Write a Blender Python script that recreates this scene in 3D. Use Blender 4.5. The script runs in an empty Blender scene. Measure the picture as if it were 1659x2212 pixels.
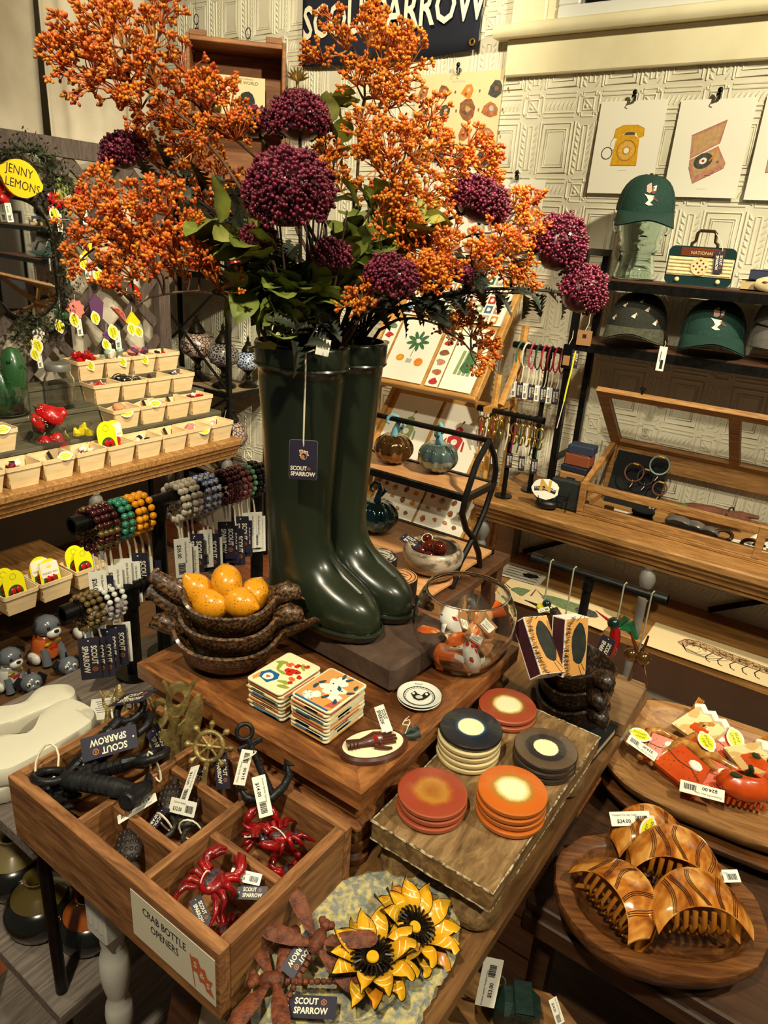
import bpy, bmesh, math, random
from mathutils import Vector, Matrix, Euler, noise as mnoise
PI=math.pi; TAU=2*PI
SC=bpy.context.scene; COL=SC.collection
random.seed(7)
R=random.Random(11)

# ------------------------------------------------------------------ camera
FPX=1534.0; IW,IH=1659.0,2212.0
YAW,PITCH,ROLL=map(math.radians,(34.1,21.1,-3.96))
CAM=Vector((0,0,1.55))
_f=Vector((-math.sin(YAW)*math.cos(PITCH),math.cos(YAW)*math.cos(PITCH),-math.sin(PITCH)))
_r0=Vector((math.cos(YAW),math.sin(YAW),0)); _u0=_r0.cross(_f)
_r=_r0*math.cos(ROLL)-_u0*math.sin(ROLL); _u=_u0*math.cos(ROLL)+_r0*math.sin(ROLL)
cd=bpy.data.cameras.new('camera'); cam=bpy.data.objects.new('camera',cd); COL.objects.link(cam)
cd.sensor_fit='VERTICAL'; cd.sensor_height=24; cd.lens=24*FPX/IH; cd.clip_start=.02
cam.matrix_world=Matrix(((_r.x,_u.x,-_f.x,0),(_r.y,_u.y,-_f.y,0),(_r.z,_u.z,-_f.z,CAM.z),(0,0,0,1)))
SC.camera=cam
def ray(px,py): return _f*FPX+_r*(px-IW/2)-_u*(py-IH/2)
# where the sight line of a photograph point meets a known plane of the shop
def onz(px,py,z): d=ray(px,py); return CAM+d*((z-CAM.z)/d.z)
def ony(px,py,y): d=ray(px,py); return CAM+d*(y/d.y)
def onx(px,py,x): d=ray(px,py); return CAM+d*(x/d.x)
def ond(px,py,d): v=ray(px,py); return CAM+v*(d/FPX)

# ------------------------------------------------------------------ world, lamps, exposure
W=bpy.data.worlds.new('world'); SC.world=W; W.use_nodes=True
W.node_tree.nodes['Background'].inputs[0].default_value=(1,.90,.74,1); W.node_tree.nodes['Background'].inputs[1].default_value=.065
vs=SC.view_settings; vs.view_transform='Standard'; vs.look='None'; vs.gamma=1; vs.use_curve_mapping=False; vs.exposure=0.0
SPOTS=[]
def spot(name,loc,tgt,power,ang=70,blend=.6,rad=.05,col=(1,.91,.65)):
    l=bpy.data.lights.new(name,'SPOT'); l.energy=power; l.spot_size=math.radians(ang); l.spot_blend=blend; l.shadow_soft_size=rad; l.color=col
    o=bpy.data.objects.new(name,l); COL.objects.link(o); o.location=loc
    o.rotation_euler=(Vector(tgt)-Vector(loc)).to_track_quat('-Z','Y').to_euler(); SPOTS.append((Vector(loc),Vector(tgt)))
spot('spot_light',(.95,.95,2.75),(-.45,.75,.9),118,62)
spot('spot_light',(-.20,-.40,2.80),(-.68,.68,1.40),150,62)
spot('spot_light',(.75,1.05,2.80),(-.90,2.45,1.5),275,82)
spot('spot_light',(-.7,.95,2.80),(-2.2,1.35,.95),215,56)
spot('spot_light',(-1.15,1.05,2.80),(-2.1,2.30,2.1),120,80)
spot('spot_light',(-.05,.25,2.80),(-.45,2.15,.80),120,46)
spot('spot_light',(.9,.1,2.75),(0.05,.75,.62),42,55)
spot('spot_light',(-1.5,.1,2.80),(-.85,.7,.85),30,44)

# ------------------------------------------------------------------ materials
def C(r,g,b):
    f=lambda c:(c/12.92 if c<=.04045 else ((c+.055)/1.055)**2.4)
    return (f(r/255),f(g/255),f(b/255),1)
MATS={}
def mat(name,c,r=.5,m=0.,c2=None,sc=30,bump=0,bsc=None,coat=0,trans=0,ior=1.45,stretch=(1,1,1),lo=.35,hi=.65,detail=4,sss=0,emit=0,alpha=1,spec=.5):
    if name in MATS: return MATS[name]
    M=bpy.data.materials.new(name); MATS[name]=M; M.use_nodes=True; nt=M.node_tree; n=nt.nodes; L=nt.links
    b=n['Principled BSDF']; b.inputs['Base Color'].default_value=c; b.inputs['Roughness'].default_value=r; b.inputs['Metallic'].default_value=m
    b.inputs['Coat Weight'].default_value=coat; b.inputs['Coat Roughness'].default_value=.08
    b.inputs['Transmission Weight'].default_value=trans; b.inputs['IOR'].default_value=ior; b.inputs['Specular IOR Level'].default_value=spec
    if sss: b.inputs['Subsurface Weight'].default_value=sss; b.inputs['Subsurface Radius'].default_value=(.01,.005,.002)
    if emit: b.inputs['Emission Color'].default_value=c; b.inputs['Emission Strength'].default_value=emit
    if alpha<1: b.inputs['Alpha'].default_value=alpha
    if c2 or bump:
        tc=n.new('ShaderNodeTexCoord'); mp=n.new('ShaderNodeMapping'); mp.inputs['Scale'].default_value=stretch; L.new(tc.outputs['Object'],mp.inputs[0])
        nz=n.new('ShaderNodeTexNoise'); nz.inputs['Scale'].default_value=sc; nz.inputs['Detail'].default_value=detail; L.new(mp.outputs[0],nz.inputs[0])
        if c2:
            cr=n.new('ShaderNodeValToRGB'); cr.color_ramp.elements[0].position=lo; cr.color_ramp.elements[1].position=hi
            cr.color_ramp.elements[0].color=c; cr.color_ramp.elements[1].color=c2; L.new(nz.outputs[0],cr.inputs[0]); L.new(cr.outputs[0],b.inputs['Base Color'])
        if bump:
            nb=nz
            if bsc: nb=n.new('ShaderNodeTexNoise'); nb.inputs['Scale'].default_value=bsc; nb.inputs['Detail'].default_value=4; L.new(mp.outputs[0],nb.inputs[0])
            bp=n.new('ShaderNodeBump'); bp.inputs['Strength'].default_value=min(1,bump); bp.inputs['Distance'].default_value=.003; L.new(nb.outputs[0],bp.inputs['Height']); L.new(bp.outputs[0],b.inputs['Normal'])
    return M
def wood(name,c1,c2,c3=None,ax=0,sc=9,r=.5,bump=.35,k=9,coat=0,pos=(.3,.5,.72)):
    if name in MATS: return MATS[name]
    M=bpy.data.materials.new(name); MATS[name]=M; M.use_nodes=True; nt=M.node_tree; n=nt.nodes; L=nt.links; b=n['Principled BSDF']
    tc=n.new('ShaderNodeTexCoord'); mp=n.new('ShaderNodeMapping'); s=[k,k,k]; s[ax]=1; mp.inputs['Scale'].default_value=s; L.new(tc.outputs['Object'],mp.inputs[0])
    oi=n.new('ShaderNodeObjectInfo'); ad=n.new('ShaderNodeVectorMath'); ad.operation='ADD'
    mu=n.new('ShaderNodeMath'); mu.operation='MULTIPLY'; mu.inputs[1].default_value=30; L.new(oi.outputs['Random'],mu.inputs[0])
    L.new(mp.outputs[0],ad.inputs[0]); L.new(mu.outputs[0],ad.inputs[1])
    nz=n.new('ShaderNodeTexNoise'); nz.inputs['Scale'].default_value=sc; nz.inputs['Detail'].default_value=7; nz.inputs['Roughness'].default_value=.62; nz.inputs['Distortion'].default_value=.6; L.new(ad.outputs[0],nz.inputs[0])
    cr=n.new('ShaderNodeValToRGB'); e=cr.color_ramp.elements; e[0].position=pos[0]; e[0].color=c1; e[1].position=pos[2]; e[1].color=c2
    if c3: x=e.new(pos[1]); x.color=c3
    L.new(nz.outputs[0],cr.inputs[0]); L.new(cr.outputs[0],b.inputs['Base Color'])
    b.inputs['Roughness'].default_value=r; b.inputs['Coat Weight'].default_value=coat; b.inputs['Coat Roughness'].default_value=.15
    bp=n.new('ShaderNodeBump'); bp.inputs['Strength'].default_value=bump; bp.inputs['Distance'].default_value=.002; L.new(nz.outputs[0],bp.inputs['Height']); L.new(bp.outputs[0],b.inputs['Normal'])
    return M

# ------------------------------------------------------------------ mesh builder
_ICO=None
def _ico():
    global _ICO
    if _ICO is None:
        bm=bmesh.new(); bmesh.ops.create_icosphere(bm,subdivisions=1,radius=1); bm.verts.ensure_lookup_table()
        _ICO={1:([v.co.copy() for v in bm.verts],[[v.index for v in f.verts] for f in bm.faces])}
        bm.free(); bm=bmesh.new(); bmesh.ops.create_icosphere(bm,subdivisions=2,radius=1)
        _ICO[2]=([v.co.copy() for v in bm.verts],[[v.index for v in f.verts] for f in bm.faces]); bm.free()
    return _ICO
_TXT={}
class G:
    def __init__(s,m=None): s.v=[]; s.f=[]; s.fm=[]; s.ms=[]; s.T=Matrix.Identity(4); s.ci=0; s.m(m) if m else None
    def m(s,mt):
        if mt not in s.ms: s.ms.append(mt)
        s.ci=s.ms.index(mt); return s
    def at(s,x=0,y=0,z=0,rx=0,ry=0,rz=0,sc=1):
        s.T=Matrix.Translation((x,y,z))@Euler((rx,ry,rz)).to_matrix().to_4x4()@Matrix.Diagonal((sc,sc,sc,1) if not hasattr(sc,'__len__') else (*sc,1)); return s
    def mx(s,M): s.T=M; return s
    def add(s,vs,fs):
        o=len(s.v); T=s.T; s.v+= [tuple(T@Vector(v)) for v in vs]
        for f in fs: s.f.append([i+o for i in f]); s.fm.append(s.ci)
        return s
    def box(s,x,y,z,a,b,c,bev=0):
        "centre and full sizes; bev = chamfer"
        a/=2;b/=2;c/=2
        if bev<=0:
            return s.add([(x+i*a,y+j*b,z+k*c) for k in(-1,1) for j in(-1,1) for i in(-1,1)],[(0,2,3,1),(4,5,7,6),(0,1,5,4),(2,6,7,3),(0,4,6,2),(1,3,7,5)])
        e=min(bev,a*.98,b*.98,c*.98); vs=[];ix={}
        for i in(-1,1):
            for j in(-1,1):
                for k in(-1,1):
                    for q in range(3):
                        p=[i*(a-e),j*(b-e),k*(c-e)]; p[q]=(i*a,j*b,k*c)[q]; ix[i,j,k,q]=len(vs); vs.append((x+p[0],y+p[1],z+p[2]))
        fs=[]
        for q in range(3):
            o=[t for t in range(3) if t!=q]
            for sg in(-1,1):
                def key(u,v):
                    t=[0,0,0]; t[q]=sg; t[o[0]]=u; t[o[1]]=v; return ix[(*t,q)]
                f=[key(-1,-1),key(1,-1),key(1,1),key(-1,1)]
                if (sg>0)==(q==1): f.reverse()
                fs.append(f)
        for q in range(3):
            o=[t for t in range(3) if t!=q]
            for u in(-1,1):
                for v in(-1,1):
                    t=[0,0,0]; t[o[0]]=u; t[o[1]]=v; t1=list(t);t1[q]=-1; t2=list(t);t2[q]=1
                    f=[ix[(*t1,o[0])],ix[(*t2,o[0])],ix[(*t2,o[1])],ix[(*t1,o[1])]]
                    if (u*v>0)!=(q==1): f.reverse()
                    fs.append(f[::-1] if True else f)
        for i in(-1,1):
            for j in(-1,1):
                for k in(-1,1):
                    f=[ix[i,j,k,0],ix[i,j,k,1],ix[i,j,k,2]]
                    if i*j*k<0: f.reverse()
                    fs.append(f)
        return s.add(vs,fs)
    def lathe(s,pr,n=24,cap=True):
        vs=[];fs=[];k=len(pr)
        for i in range(n):
            a=TAU*i/n
            for r,z in pr: vs.append((r*math.cos(a),r*math.sin(a),z))
        for i in range(n):
            j=(i+1)%n
            for q in range(k-1): fs.append((i*k+q,j*k+q,j*k+q+1,i*k+q+1))
        if cap:
            if pr[0][0]>1e-6: fs.append([i*k for i in range(n)][::-1])
            if pr[-1][0]>1e-6: fs.append([i*k+k-1 for i in range(n)])
        return s.add(vs,fs)
    def tube(s,path,r,n=8,closed=False,cap=True,flat=1):
        P=[Vector(p) for p in path]; m=len(P); rr=r if hasattr(r,'__len__') else [r]*m
        vs=[];fs=[]; ref=None
        for i in range(m):
            a=P[i-1] if (i>0 or closed) else P[i]; b=P[(i+1)%m] if (i<m-1 or closed) else P[i]
            t=(b-a)
            t=t.normalized() if t.length>1e-9 else Vector((0,0,1))
            if ref is None: ref=t.orthogonal().normalized()
            u=ref-t*ref.dot(t); u=u.normalized() if u.length>1e-6 else t.orthogonal().normalized(); ref=u; w=t.cross(u)
            for k in range(n):
                an=TAU*k/n; vs.append(P[i]+u*(rr[i]*math.cos(an))+w*(rr[i]*flat*math.sin(an)))
        for i in range(m-(0 if closed else 1)):
            j=(i+1)%m
            for k in range(n): q=(k+1)%n; fs.append((i*n+k,i*n+q,j*n+q,j*n+k))
        if cap and not closed: fs.append(list(range(n))[::-1]); fs.append([(m-1)*n+k for k in range(n)])
        return s.add(vs,fs)
    def cyl(s,p,q,r,r2=None,n=16): return s.tube([p,q],[r,r if r2 is None else r2],n)
    def prism(s,poly,z0,z1):
        k=len(poly); ar=sum(poly[i][0]*poly[(i+1)%k][1]-poly[(i+1)%k][0]*poly[i][1] for i in range(k))
        if ar<0: poly=poly[::-1]
        return s.add([(x,y,z0) for x,y in poly]+[(x,y,z1) for x,y in poly],[list(range(k))[::-1],list(range(k,2*k))]+[(i,(i+1)%k,k+(i+1)%k,k+i) for i in range(k)])
    def flat(s,poly,z=0):
        k=len(poly); ar=sum(poly[i][0]*poly[(i+1)%k][1]-poly[(i+1)%k][0]*poly[i][1] for i in range(k))
        if ar<0: poly=poly[::-1]
        s.zk=getattr(s,'zk',0)+1
        return s.add([(x,y,z+s.zk*6e-6) for x,y in poly],[list(range(k))])
    def loft(s,rings,closed=True,cap=True):
        n=len(rings[0]); fs=[]
        for i in range(len(rings)-1):
            for k in range(n if closed else n-1): q=(k+1)%n; fs.append((i*n+k,i*n+q,(i+1)*n+q,(i+1)*n+k))
        if cap and closed: fs.append(list(range(n))[::-1]); fs.append([(len(rings)-1)*n+k for k in range(n)])
        return s.add([p for r in rings for p in r],fs)
    def surf(s,fn,nu,nv):
        vs=[fn(i/nu,j/nv) for i in range(nu+1) for j in range(nv+1)]
        return s.add(vs,[(i*(nv+1)+j,(i+1)*(nv+1)+j,(i+1)*(nv+1)+j+1,i*(nv+1)+j+1) for i in range(nu) for j in range(nv)])
    def ball(s,p,r,sc=(1,1,1),lv=1,rot=None):
        V,F=_ico()[lv]
        if rot is None: return s.add([(p[0]+v.x*r*sc[0],p[1]+v.y*r*sc[1],p[2]+v.z*r*sc[2]) for v in V],F)
        return s.add([Vector(p)+rot@Vector((v.x*r*sc[0],v.y*r*sc[1],v.z*r*sc[2])) for v in V],F)
    def text(s,t,size,x=0,y=0,z=0,ax='CENTER',sx=1,bold=0,rot=0,ls=1.):
        key=(t,ax,bold,ls)
        if key not in _TXT:
            c=bpy.data.curves.new('t','FONT'); c.body=t; c.size=1; c.align_x=ax; c.align_y='CENTER'; c.offset=bold; c.resolution_u=2; c.space_line=ls
            o=bpy.data.objects.new('t',c); COL.objects.link(o); dg=bpy.context.evaluated_depsgraph_get(); me=bpy.data.meshes.new_from_object(o.evaluated_get(dg))
            _TXT[key]=([v.co.copy() for v in me.vertices],[list(p.vertices) for p in me.polygons]); bpy.data.objects.remove(o); bpy.data.meshes.remove(me); bpy.data.curves.remove(c)
        V,F=_TXT[key]; ca,sa=math.cos(rot),math.sin(rot)
        return s.add([(x+size*(v.x*sx*ca-v.y*sa),y+size*(v.x*sx*sa+v.y*ca),z) for v in V],F)
    def mesh(s,name,smooth=38):
        me=bpy.data.meshes.new(name); me.from_pydata(s.v,[],s.f)
        for x in s.ms: me.materials.append(x)
        me.polygons.foreach_set('material_index',s.fm)
        if smooth:
            me.polygons.foreach_set('use_smooth',[True]*len(s.f)); me.set_sharp_from_angle(angle=math.radians(smooth))
        me.update(); return me
    def ob(s,name,parent=None,smooth=38,label=None,cat=None,group=None,kind=None,loc=None,rot=None): 
        return link(s.mesh(name,smooth),name,parent,label,cat,group,kind,loc,rot)
def props(o,label=None,cat=None,group=None,kind=None):
    if label: o['label']=label
    if cat: o['category']=cat
    if group: o['group']=group
    if kind: o['kind']=kind
    return o
def link(me,name,parent=None,label=None,cat=None,group=None,kind=None,loc=None,rot=None):
    o=bpy.data.objects.new(name,me); COL.objects.link(o); o.parent=parent
    if loc is not None: o.location=loc
    if rot is not None: o.rotation_euler=rot
    return props(o,label,cat,group,kind)
def E(name,label,cat,loc=(0,0,0),rz=0,group=None,rot=None,kind=None):
    o=bpy.data.objects.new(name,None); COL.objects.link(o); o.location=loc; o.rotation_euler=rot if rot is not None else (0,0,rz); o.empty_display_size=.02
    return props(o,label,cat,group,kind)
def dup(root,loc=None,rot=None,label=None,group=None,parent=None,scale=None):
    c=root.copy(); COL.objects.link(c); c.parent=parent
    if loc is not None: c.location=loc
    if rot is not None: c.rotation_euler=rot
    if scale is not None: c.scale=scale if hasattr(scale,'__len__') else (scale,)*3
    if label: c['label']=label
    if group: c['group']=group
    for ch in KIDS(root): dup(ch,parent=c)
    return c
def KIDS(o): return [x for x in bpy.data.objects if x.parent==o]
def ell(a,b,n=24,cx=0,cy=0,p=2.,rot=0):
    out=[]
    for i in range(n):
        t=TAU*i/n; c,q=math.cos(t),math.sin(t); x=a*math.copysign(abs(c)**(2/p),c); y=b*math.copysign(abs(q)**(2/p),q)
        out.append((cx+x*math.cos(rot)-y*math.sin(rot),cy+x*math.sin(rot)+y*math.cos(rot)))
    return out
def rrect(w,h,r,n=4,cx=0,cy=0):
    out=[]
    for sx,sy,a0 in((1,1,0),(-1,1,90),(-1,-1,180),(1,-1,270)):
        for i in range(n+1):
            a=math.radians(a0+90*i/n); out.append((cx+sx*(w/2-r)+r*math.cos(a),cy+sy*(h/2-r)+r*math.sin(a)))
    return out
ORD=('topmost','second','third','fourth','fifth','sixth','seventh','eighth','ninth','tenth','eleventh','twelfth')
def lerp(a,b,t): return a+(b-a)*t
def itp(tab,x):
    for i in range(len(tab)-1):
        if x<=tab[i+1][0]:
            t=(x-tab[i][0])/(tab[i+1][0]-tab[i][0]); t=max(0,min(1,t)); return [lerp(p,q,t) for p,q in zip(tab[i][1:],tab[i+1][1:])]
    return list(tab[-1][1:])
def rotto(d,up=(0,0,1)):
    "matrix whose z axis points along d"
    return Vector(d).to_track_quat('Z','Y').to_matrix()
def frame(o,xa,ya):
    "4x4 with local x along xa and local y near ya"
    x=Vector(xa).normalized(); z=x.cross(Vector(ya)).normalized(); y=z.cross(x)
    return Matrix(((x.x,y.x,z.x,o[0]),(x.y,y.y,z.y,o[1]),(x.z,y.z,z.z,o[2]),(0,0,0,1)))
# ================================================================== materials used widely
tin=mat('tin_paint',C(226,219,196),.38,c2=C(208,200,176),sc=5,lo=.4,hi=.7)
cream=mat('cream_paint',C(231,221,186),.45,c2=C(222,210,172),sc=8)
white_p=mat('white_vinyl',C(220,219,212),.35)
dark_glass=mat('night_glass',C(12,13,16),.05,spec=.6)
canvas_m=mat('canvas',C(196,184,164),.9,c2=C(178,166,146),sc=7,bump=.25,bsc=260)
latt=wood('lattice_wood',C(50,40,36),C(96,80,72),ax=2,sc=14,r=.75)
oak=wood('pine_bench',C(112,74,38),C(186,138,80),C(152,108,58),ax=0,sc=12,r=.5)
oak_y=wood('pine_counter',C(112,76,40),C(192,144,86),C(158,112,62),ax=1,sc=12,r=.5)
floor_m=wood('floor_oak',C(92,44,20),C(150,84,40),C(120,62,28),ax=0,sc=6,r=.4,coat=.2)
grey_w=wood('grey_laminate',C(84,74,68),C(146,132,120),C(114,102,94),ax=1,sc=11,r=.6,k=16)
tbl=wood('table_wood',C(80,52,28),C(136,94,54),C(108,74,40),ax=1,sc=12,r=.42,coat=.15)
black=mat('black_metal',C(20,19,18),.35,m=.6,c2=C(34,31,29),sc=60)
iron=mat('wrought_iron',C(16,15,15),.42,m=.5,c2=C(30,27,25),sc=40,bump=.15)
wallgrey=mat('wall_plaster',C(150,138,122),.85,c2=C(136,124,108),sc=4)
steel=mat('brushed_steel',C(150,146,138),.32,m=.8)
grey_post=mat('grey_painted_wood',C(120,116,110),.55,c2=C(98,94,90),sc=20)
paperw=mat('paper',C(238,232,214),.8)
navy=mat('navy_card',C(44,40,58),.5,c2=C(38,35,52),sc=30)
ink=mat('black_ink',C(22,20,20),.7)
creamink=mat('cream_ink',C(232,222,200),.6)
copperink=mat('copper_ink',C(196,120,66),.5)
string_m=mat('cotton_string',C(226,214,188),.9)
lemon_y=mat('lemon_yellow',C(236,226,40),.45)
card_w=mat('white_card',C(240,236,222),.5)

# ================================================================== room shell
YB=2.45; XL=-3.15
fl=E('floor','dark brown oak plank shop floor','floor',kind='structure')
for i in range(32):
    y=-.45+.092*i; off=R.uniform(0,.9); x=XL-.1-off
    while x<1.3:
        L=R.uniform(1.0,1.6); g=G(floor_m); g.box(0,0,-.010,L-.002,.0902,.02,.0015); g.ob('plank',fl,loc=(x+L/2,y+.046,0)); x+=L
g=G(cream); g.box(-.95,1.0,2.98,4.6,3.2,.06); g.ob('ceiling',label='cream painted ceiling above the shop',cat='ceiling',kind='structure')
g=G(wallgrey); g.box(XL-.03,1.0,1.47,.06,3.2,2.95); g.ob('wall_left',label='grey plaster side wall behind the canvas',cat='wall',kind='structure')
g=G(tin); g.box(-.95,YB+.035,1.47,4.6,.07,2.95); wb=g.ob('wall_back',label='cream pressed tin wall behind the bench',cat='wall',kind='structure')
def tin_tile():
    g=G(tin); w,h=.19,.25
    def fr(cx,cz,a,b,r=.0034,n=6): g.tube([(cx-a/2,0,cz-b/2),(cx+a/2,0,cz-b/2),(cx+a/2,0,cz+b/2),(cx-a/2,0,cz+b/2)],r,n,closed=True)
    rc=.046
    fr(rc,rc,.034,.034,.003); g.tube([(rc-.012,0,rc+.012),(rc+.012,0,rc-.012)],.003,5); g.ball((rc-.006,0,rc-.006),.006); 
    # stepped cross frame
    a,b=.034,.02
    st=[(-b,-a),(b,-a),(b,-b-.004),(a,-b-.004),(a,b+.004),(b,b+.004),(b,a),(-b,a),(-b,b+.004),(-a,b+.004),(-a,-b-.004),(-b,-b-.004)]
    g.tube([(rc+x,0,rc+z) for x,z in st],.0032,6,closed=True)
    for x,z in((-.028,-.028),(.028,-.028),(.028,.028),(-.028,.028)): g.ball((rc+x,0,rc+z),.004)
    # horizontal band
    for z in(.012,.024,.068,.080): g.tube([(.088,0,z),(.192,0,z)],.003,6)
    for k in range(7):
        x=.096+.0145*k; g.tube([(x-.005,0,.034),(x+.001,0,.046),(x+.008,0,.058)],[.002,.0045,.002],5)
    # vertical band beside the panel
    for x in(.010,.082): g.tube([(x,0,.092),(x,0,.248)],.0032,6)
    fr(rc,.170,.016,.130,.003)
    for k in range(8):
        z=.100+.019*k
        for s,x in((-1,.024),(1,.068)): g.tube([(x-s*.006,0,z-.007),(x+s*.002,0,z),(x+s*.005,0,z+.010)],[.0018,.0042,.0018],5)
    # tall panel
    fr(.139,.170,.098,.146,.0036); fr(.139,.170,.070,.112,.003); fr(.139,.170,.058,.098,.002)
    return g.mesh('tin_tile',60)
tm=tin_tile()
for i in range(20):
    for j in range(10):
        x=-3.12+.19*i; z=.44+.25*j
        if x>.45 or z>2.84: continue
        link(tm,'tin_tile',wb,loc=(x,YB,z))

# window above the posters
wx0=-1.285
win=E('window_1','cream painted window with dark night panes above the posters','window',(wx0,YB,2.08),kind='structure')
def wpart(name,m,x0,x1,z0,z1,y0,y1,bev=.004):
    g=G(m); g.box((x0+x1)/2-wx0,(y0+y1)/2-YB,(z0+z1)/2-2.08,x1-x0,abs(y1-y0),z1-z0,bev); return g.ob(name,win)
wpart('apron',cream,wx0,.35,2.072,2.178,YB,YB-.024)
g=G(cream)
pr=[(0,-.004),(.058,-.004),(.066,.004),(.068,.016),(.064,.028),(.052,.034),(0,.036)]
g.loft([[(x,-p,z) for p,z in pr] for x in(-.035,1.7)]); g.ob('sill',win,loc=(0,0,.10))
wpart('casing',cream,wx0+.005,wx0+.125,2.214,2.95,YB,YB-.026)
wpart('casing_bead',cream,wx0+.125,wx0+.165,2.214,2.95,YB,YB-.018)
wpart('bottom_rail',white_p,wx0+.165,.35,2.214,2.252,YB,YB-.03)
wpart('side_stile',white_p,wx0+.165,wx0+.235,2.252,2.95,YB,YB-.03)
wpart('inner_bead',mat('sash_bead_grey',C(120,120,120),.5),wx0+.235,wx0+.243,2.252,2.95,YB,YB-.02,.001)  # plain mid grey strip between white stile and pane
wpart('pane',dark_glass,wx0+.243,.35,2.252,2.95,YB,YB-.006,0)

# canvas curtain and lattice divider
def curtain(y0,y1,label,ph):
    g=G(canvas_m)
    def f(u,v):
        y=lerp(y0,y1,u); z=lerp(.62,2.93,v)
        return (-2.60+.045*math.sin(u*9+ph+.6*math.sin(v*3))*(.4+.6*abs(math.sin(u*4+ph)))+.016*math.sin(u*23+ph*2+v)+.010*math.sin(v*5+u*3),y,z)
    g.surf(f,60,24)
    me=g.mesh('curtain',0); me.polygons.foreach_set('use_smooth',[True]*len(me.polygons))
    o=link(me,'curtain',label=label,cat='curtain',group='canvas curtain panels'); s=o.modifiers.new('s','SOLIDIFY'); s.thickness=.004
curtain(.25,1.590,'beige canvas curtain panel at the far left edge',0.3)
curtain(1.594,2.03,'narrow beige canvas curtain panel nearest the wooden crate',2.1)
la=E('lattice_screen','dark brown wooden lattice screen behind the baskets','screen',(-2.5,1.2,.76))
def lp(name,pts,w,t,xo=0):
    a,b=Vector(pts[0]),Vector(pts[1]); d=(b-a).normalized(); n=Vector((0,-d.z,d.y)) if True else 0
    g=G(latt); r=[]
    for p in(a,b): r.append([(xo-t/2,p.y+n.y*w/2-1.2,p.z+n.z*w/2-.76),(xo+t/2,p.y+n.y*w/2-1.2,p.z+n.z*w/2-.76),(xo+t/2,p.y-n.y*w/2-1.2,p.z-n.z*w/2-.76),(xo-t/2,p.y-n.y*w/2-1.2,p.z-n.z*w/2-.76)])
    g.loft(r); g.ob(name,la)
lp('top_rail',((0,.3,1.765),(0,1.985,1.765)),.06,.035)
lp('bottom_rail',((0,.3,.80),(0,1.985,.80)),.06,.035)
lp('post',((0,1.955,.752),(0,1.955,1.735)),.055,.034,.001)
lp('post',((0,.55,.83),(0,.55,1.735)),.05,.034,.001)
for i in range(-4,10):
    for sgn in(1,-1):
        # diagonals clipped to the frame
        ya=.45+.24*i; za=.83; L=.905
        yb=ya+sgn*L; zb=za+L
        if sgn<0: ya+=.12; yb+=.12
        a=[ya,za]; b=[yb,zb]
        def clip(p,q,lim,low):
            if low and p[0]<lim: t=(lim-p[0])/(q[0]-p[0]); return [lim,p[1]+t*(q[1]-p[1])]
            if (not low) and p[0]>lim: t=(lim-p[0])/(q[0]-p[0]); return [lim,p[1]+t*(q[1]-p[1])]
            return p
        if max(a[0],b[0])<.62 or min(a[0],b[0])>1.90: continue
        a2=clip(clip(a,b,.58,True),b,1.925,False); b2=clip(clip(b,a,.58,True),a,1.925,False)
        if abs(a2[0]-b2[0])<.05: continue
        lp('slat',((0,a2[0],a2[1]),(0,b2[0],b2[1])),.036,.010,.006 if sgn>0 else -.006)

# ================================================================== benches and tables
def moulded_top(name,label,m,L,D,axis,loc,legs,shelf=None):
    """long console bench; local x along its length, front towards -y"""
    e=E(name,label,'bench',loc,0 if axis==0 else PI/2)
    g=G(m); g.box(L/2,D/2,-.014,L,D,.028,.005); g.ob('bench_top',e)
    pr=[(.004,-.028),(.012,-.034),(.012,-.042),(.020,-.046),(.026,-.056),(.026,-.066),(.034,-.070),(.034,-.082),(.05,-.082),(.05,-.028)]
    g=G(m); g.loft([[(x,y,z) for y,z in pr] for x in(.004,L-.004)]); g.ob('moulding',e)
    for x in(.004,L-.044):
        g=G(m); g.box(x+.02,D/2+.02,-.055,.04,D-.06,.054,.004); g.ob('end_moulding',e)
    for x,y in legs:
        g=G(grey_post); g.at(x,y,0); g.lathe([(.016,-loc[2]),(.022,-loc[2]+.02),(.014,-loc[2]+.05),(.014,-.20),(.017,-.19),(.017,-.175),(.011,-.165),(.014,-.155),(.022,-.142),(.026,-.122),(.022,-.102),(.013,-.092),(.016,-.084),(.016,-.0822)],16); g.ob('turned_leg',e)
    return e
bench=moulded_top('console_bench','honey pine console bench along the tin wall',oak,2.1,.395,0,(-1.03,2.052,.75),[(.03,.045),(.60,.045),(1.3,.045),(.03,.36),(1.3,.36)])
g=G(wood('pine_shelf',C(120,80,40),C(176,126,66),ax=0,sc=5)); g.box(1.05,.20,-.335,2.02,.37,.03,.003); g.ob('lower_shelf',bench)
for x in(.06,.75,1.5):
    g=G(black); g.tube([(x,.375,-.31),(x+.40,.375,-.07)],.011,6); g.ob('back_brace',bench)
counter=moulded_top('basket_counter','pine display counter under the rows of berry baskets',oak_y,1.70,.40,1,(-2.06,.28,.75),[(1.655,.045),(1.05,.045),(.3,.045),(1.655,.36),(.3,.36)])
g=G(oak_y); g.box(.52,.24,-.39,1.06,.40,.03,.003); g.ob('lower_shelf',counter)
g=G(wood('pine_dog_shelf',C(66,44,26),C(110,76,46),ax=0,sc=9)); g.box(.80,.12,-.60,1.66,.62,.03,.003); g.ob('bottom_shelf',counter)  # pine darkened so its colour carries the shade under the counter

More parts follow.
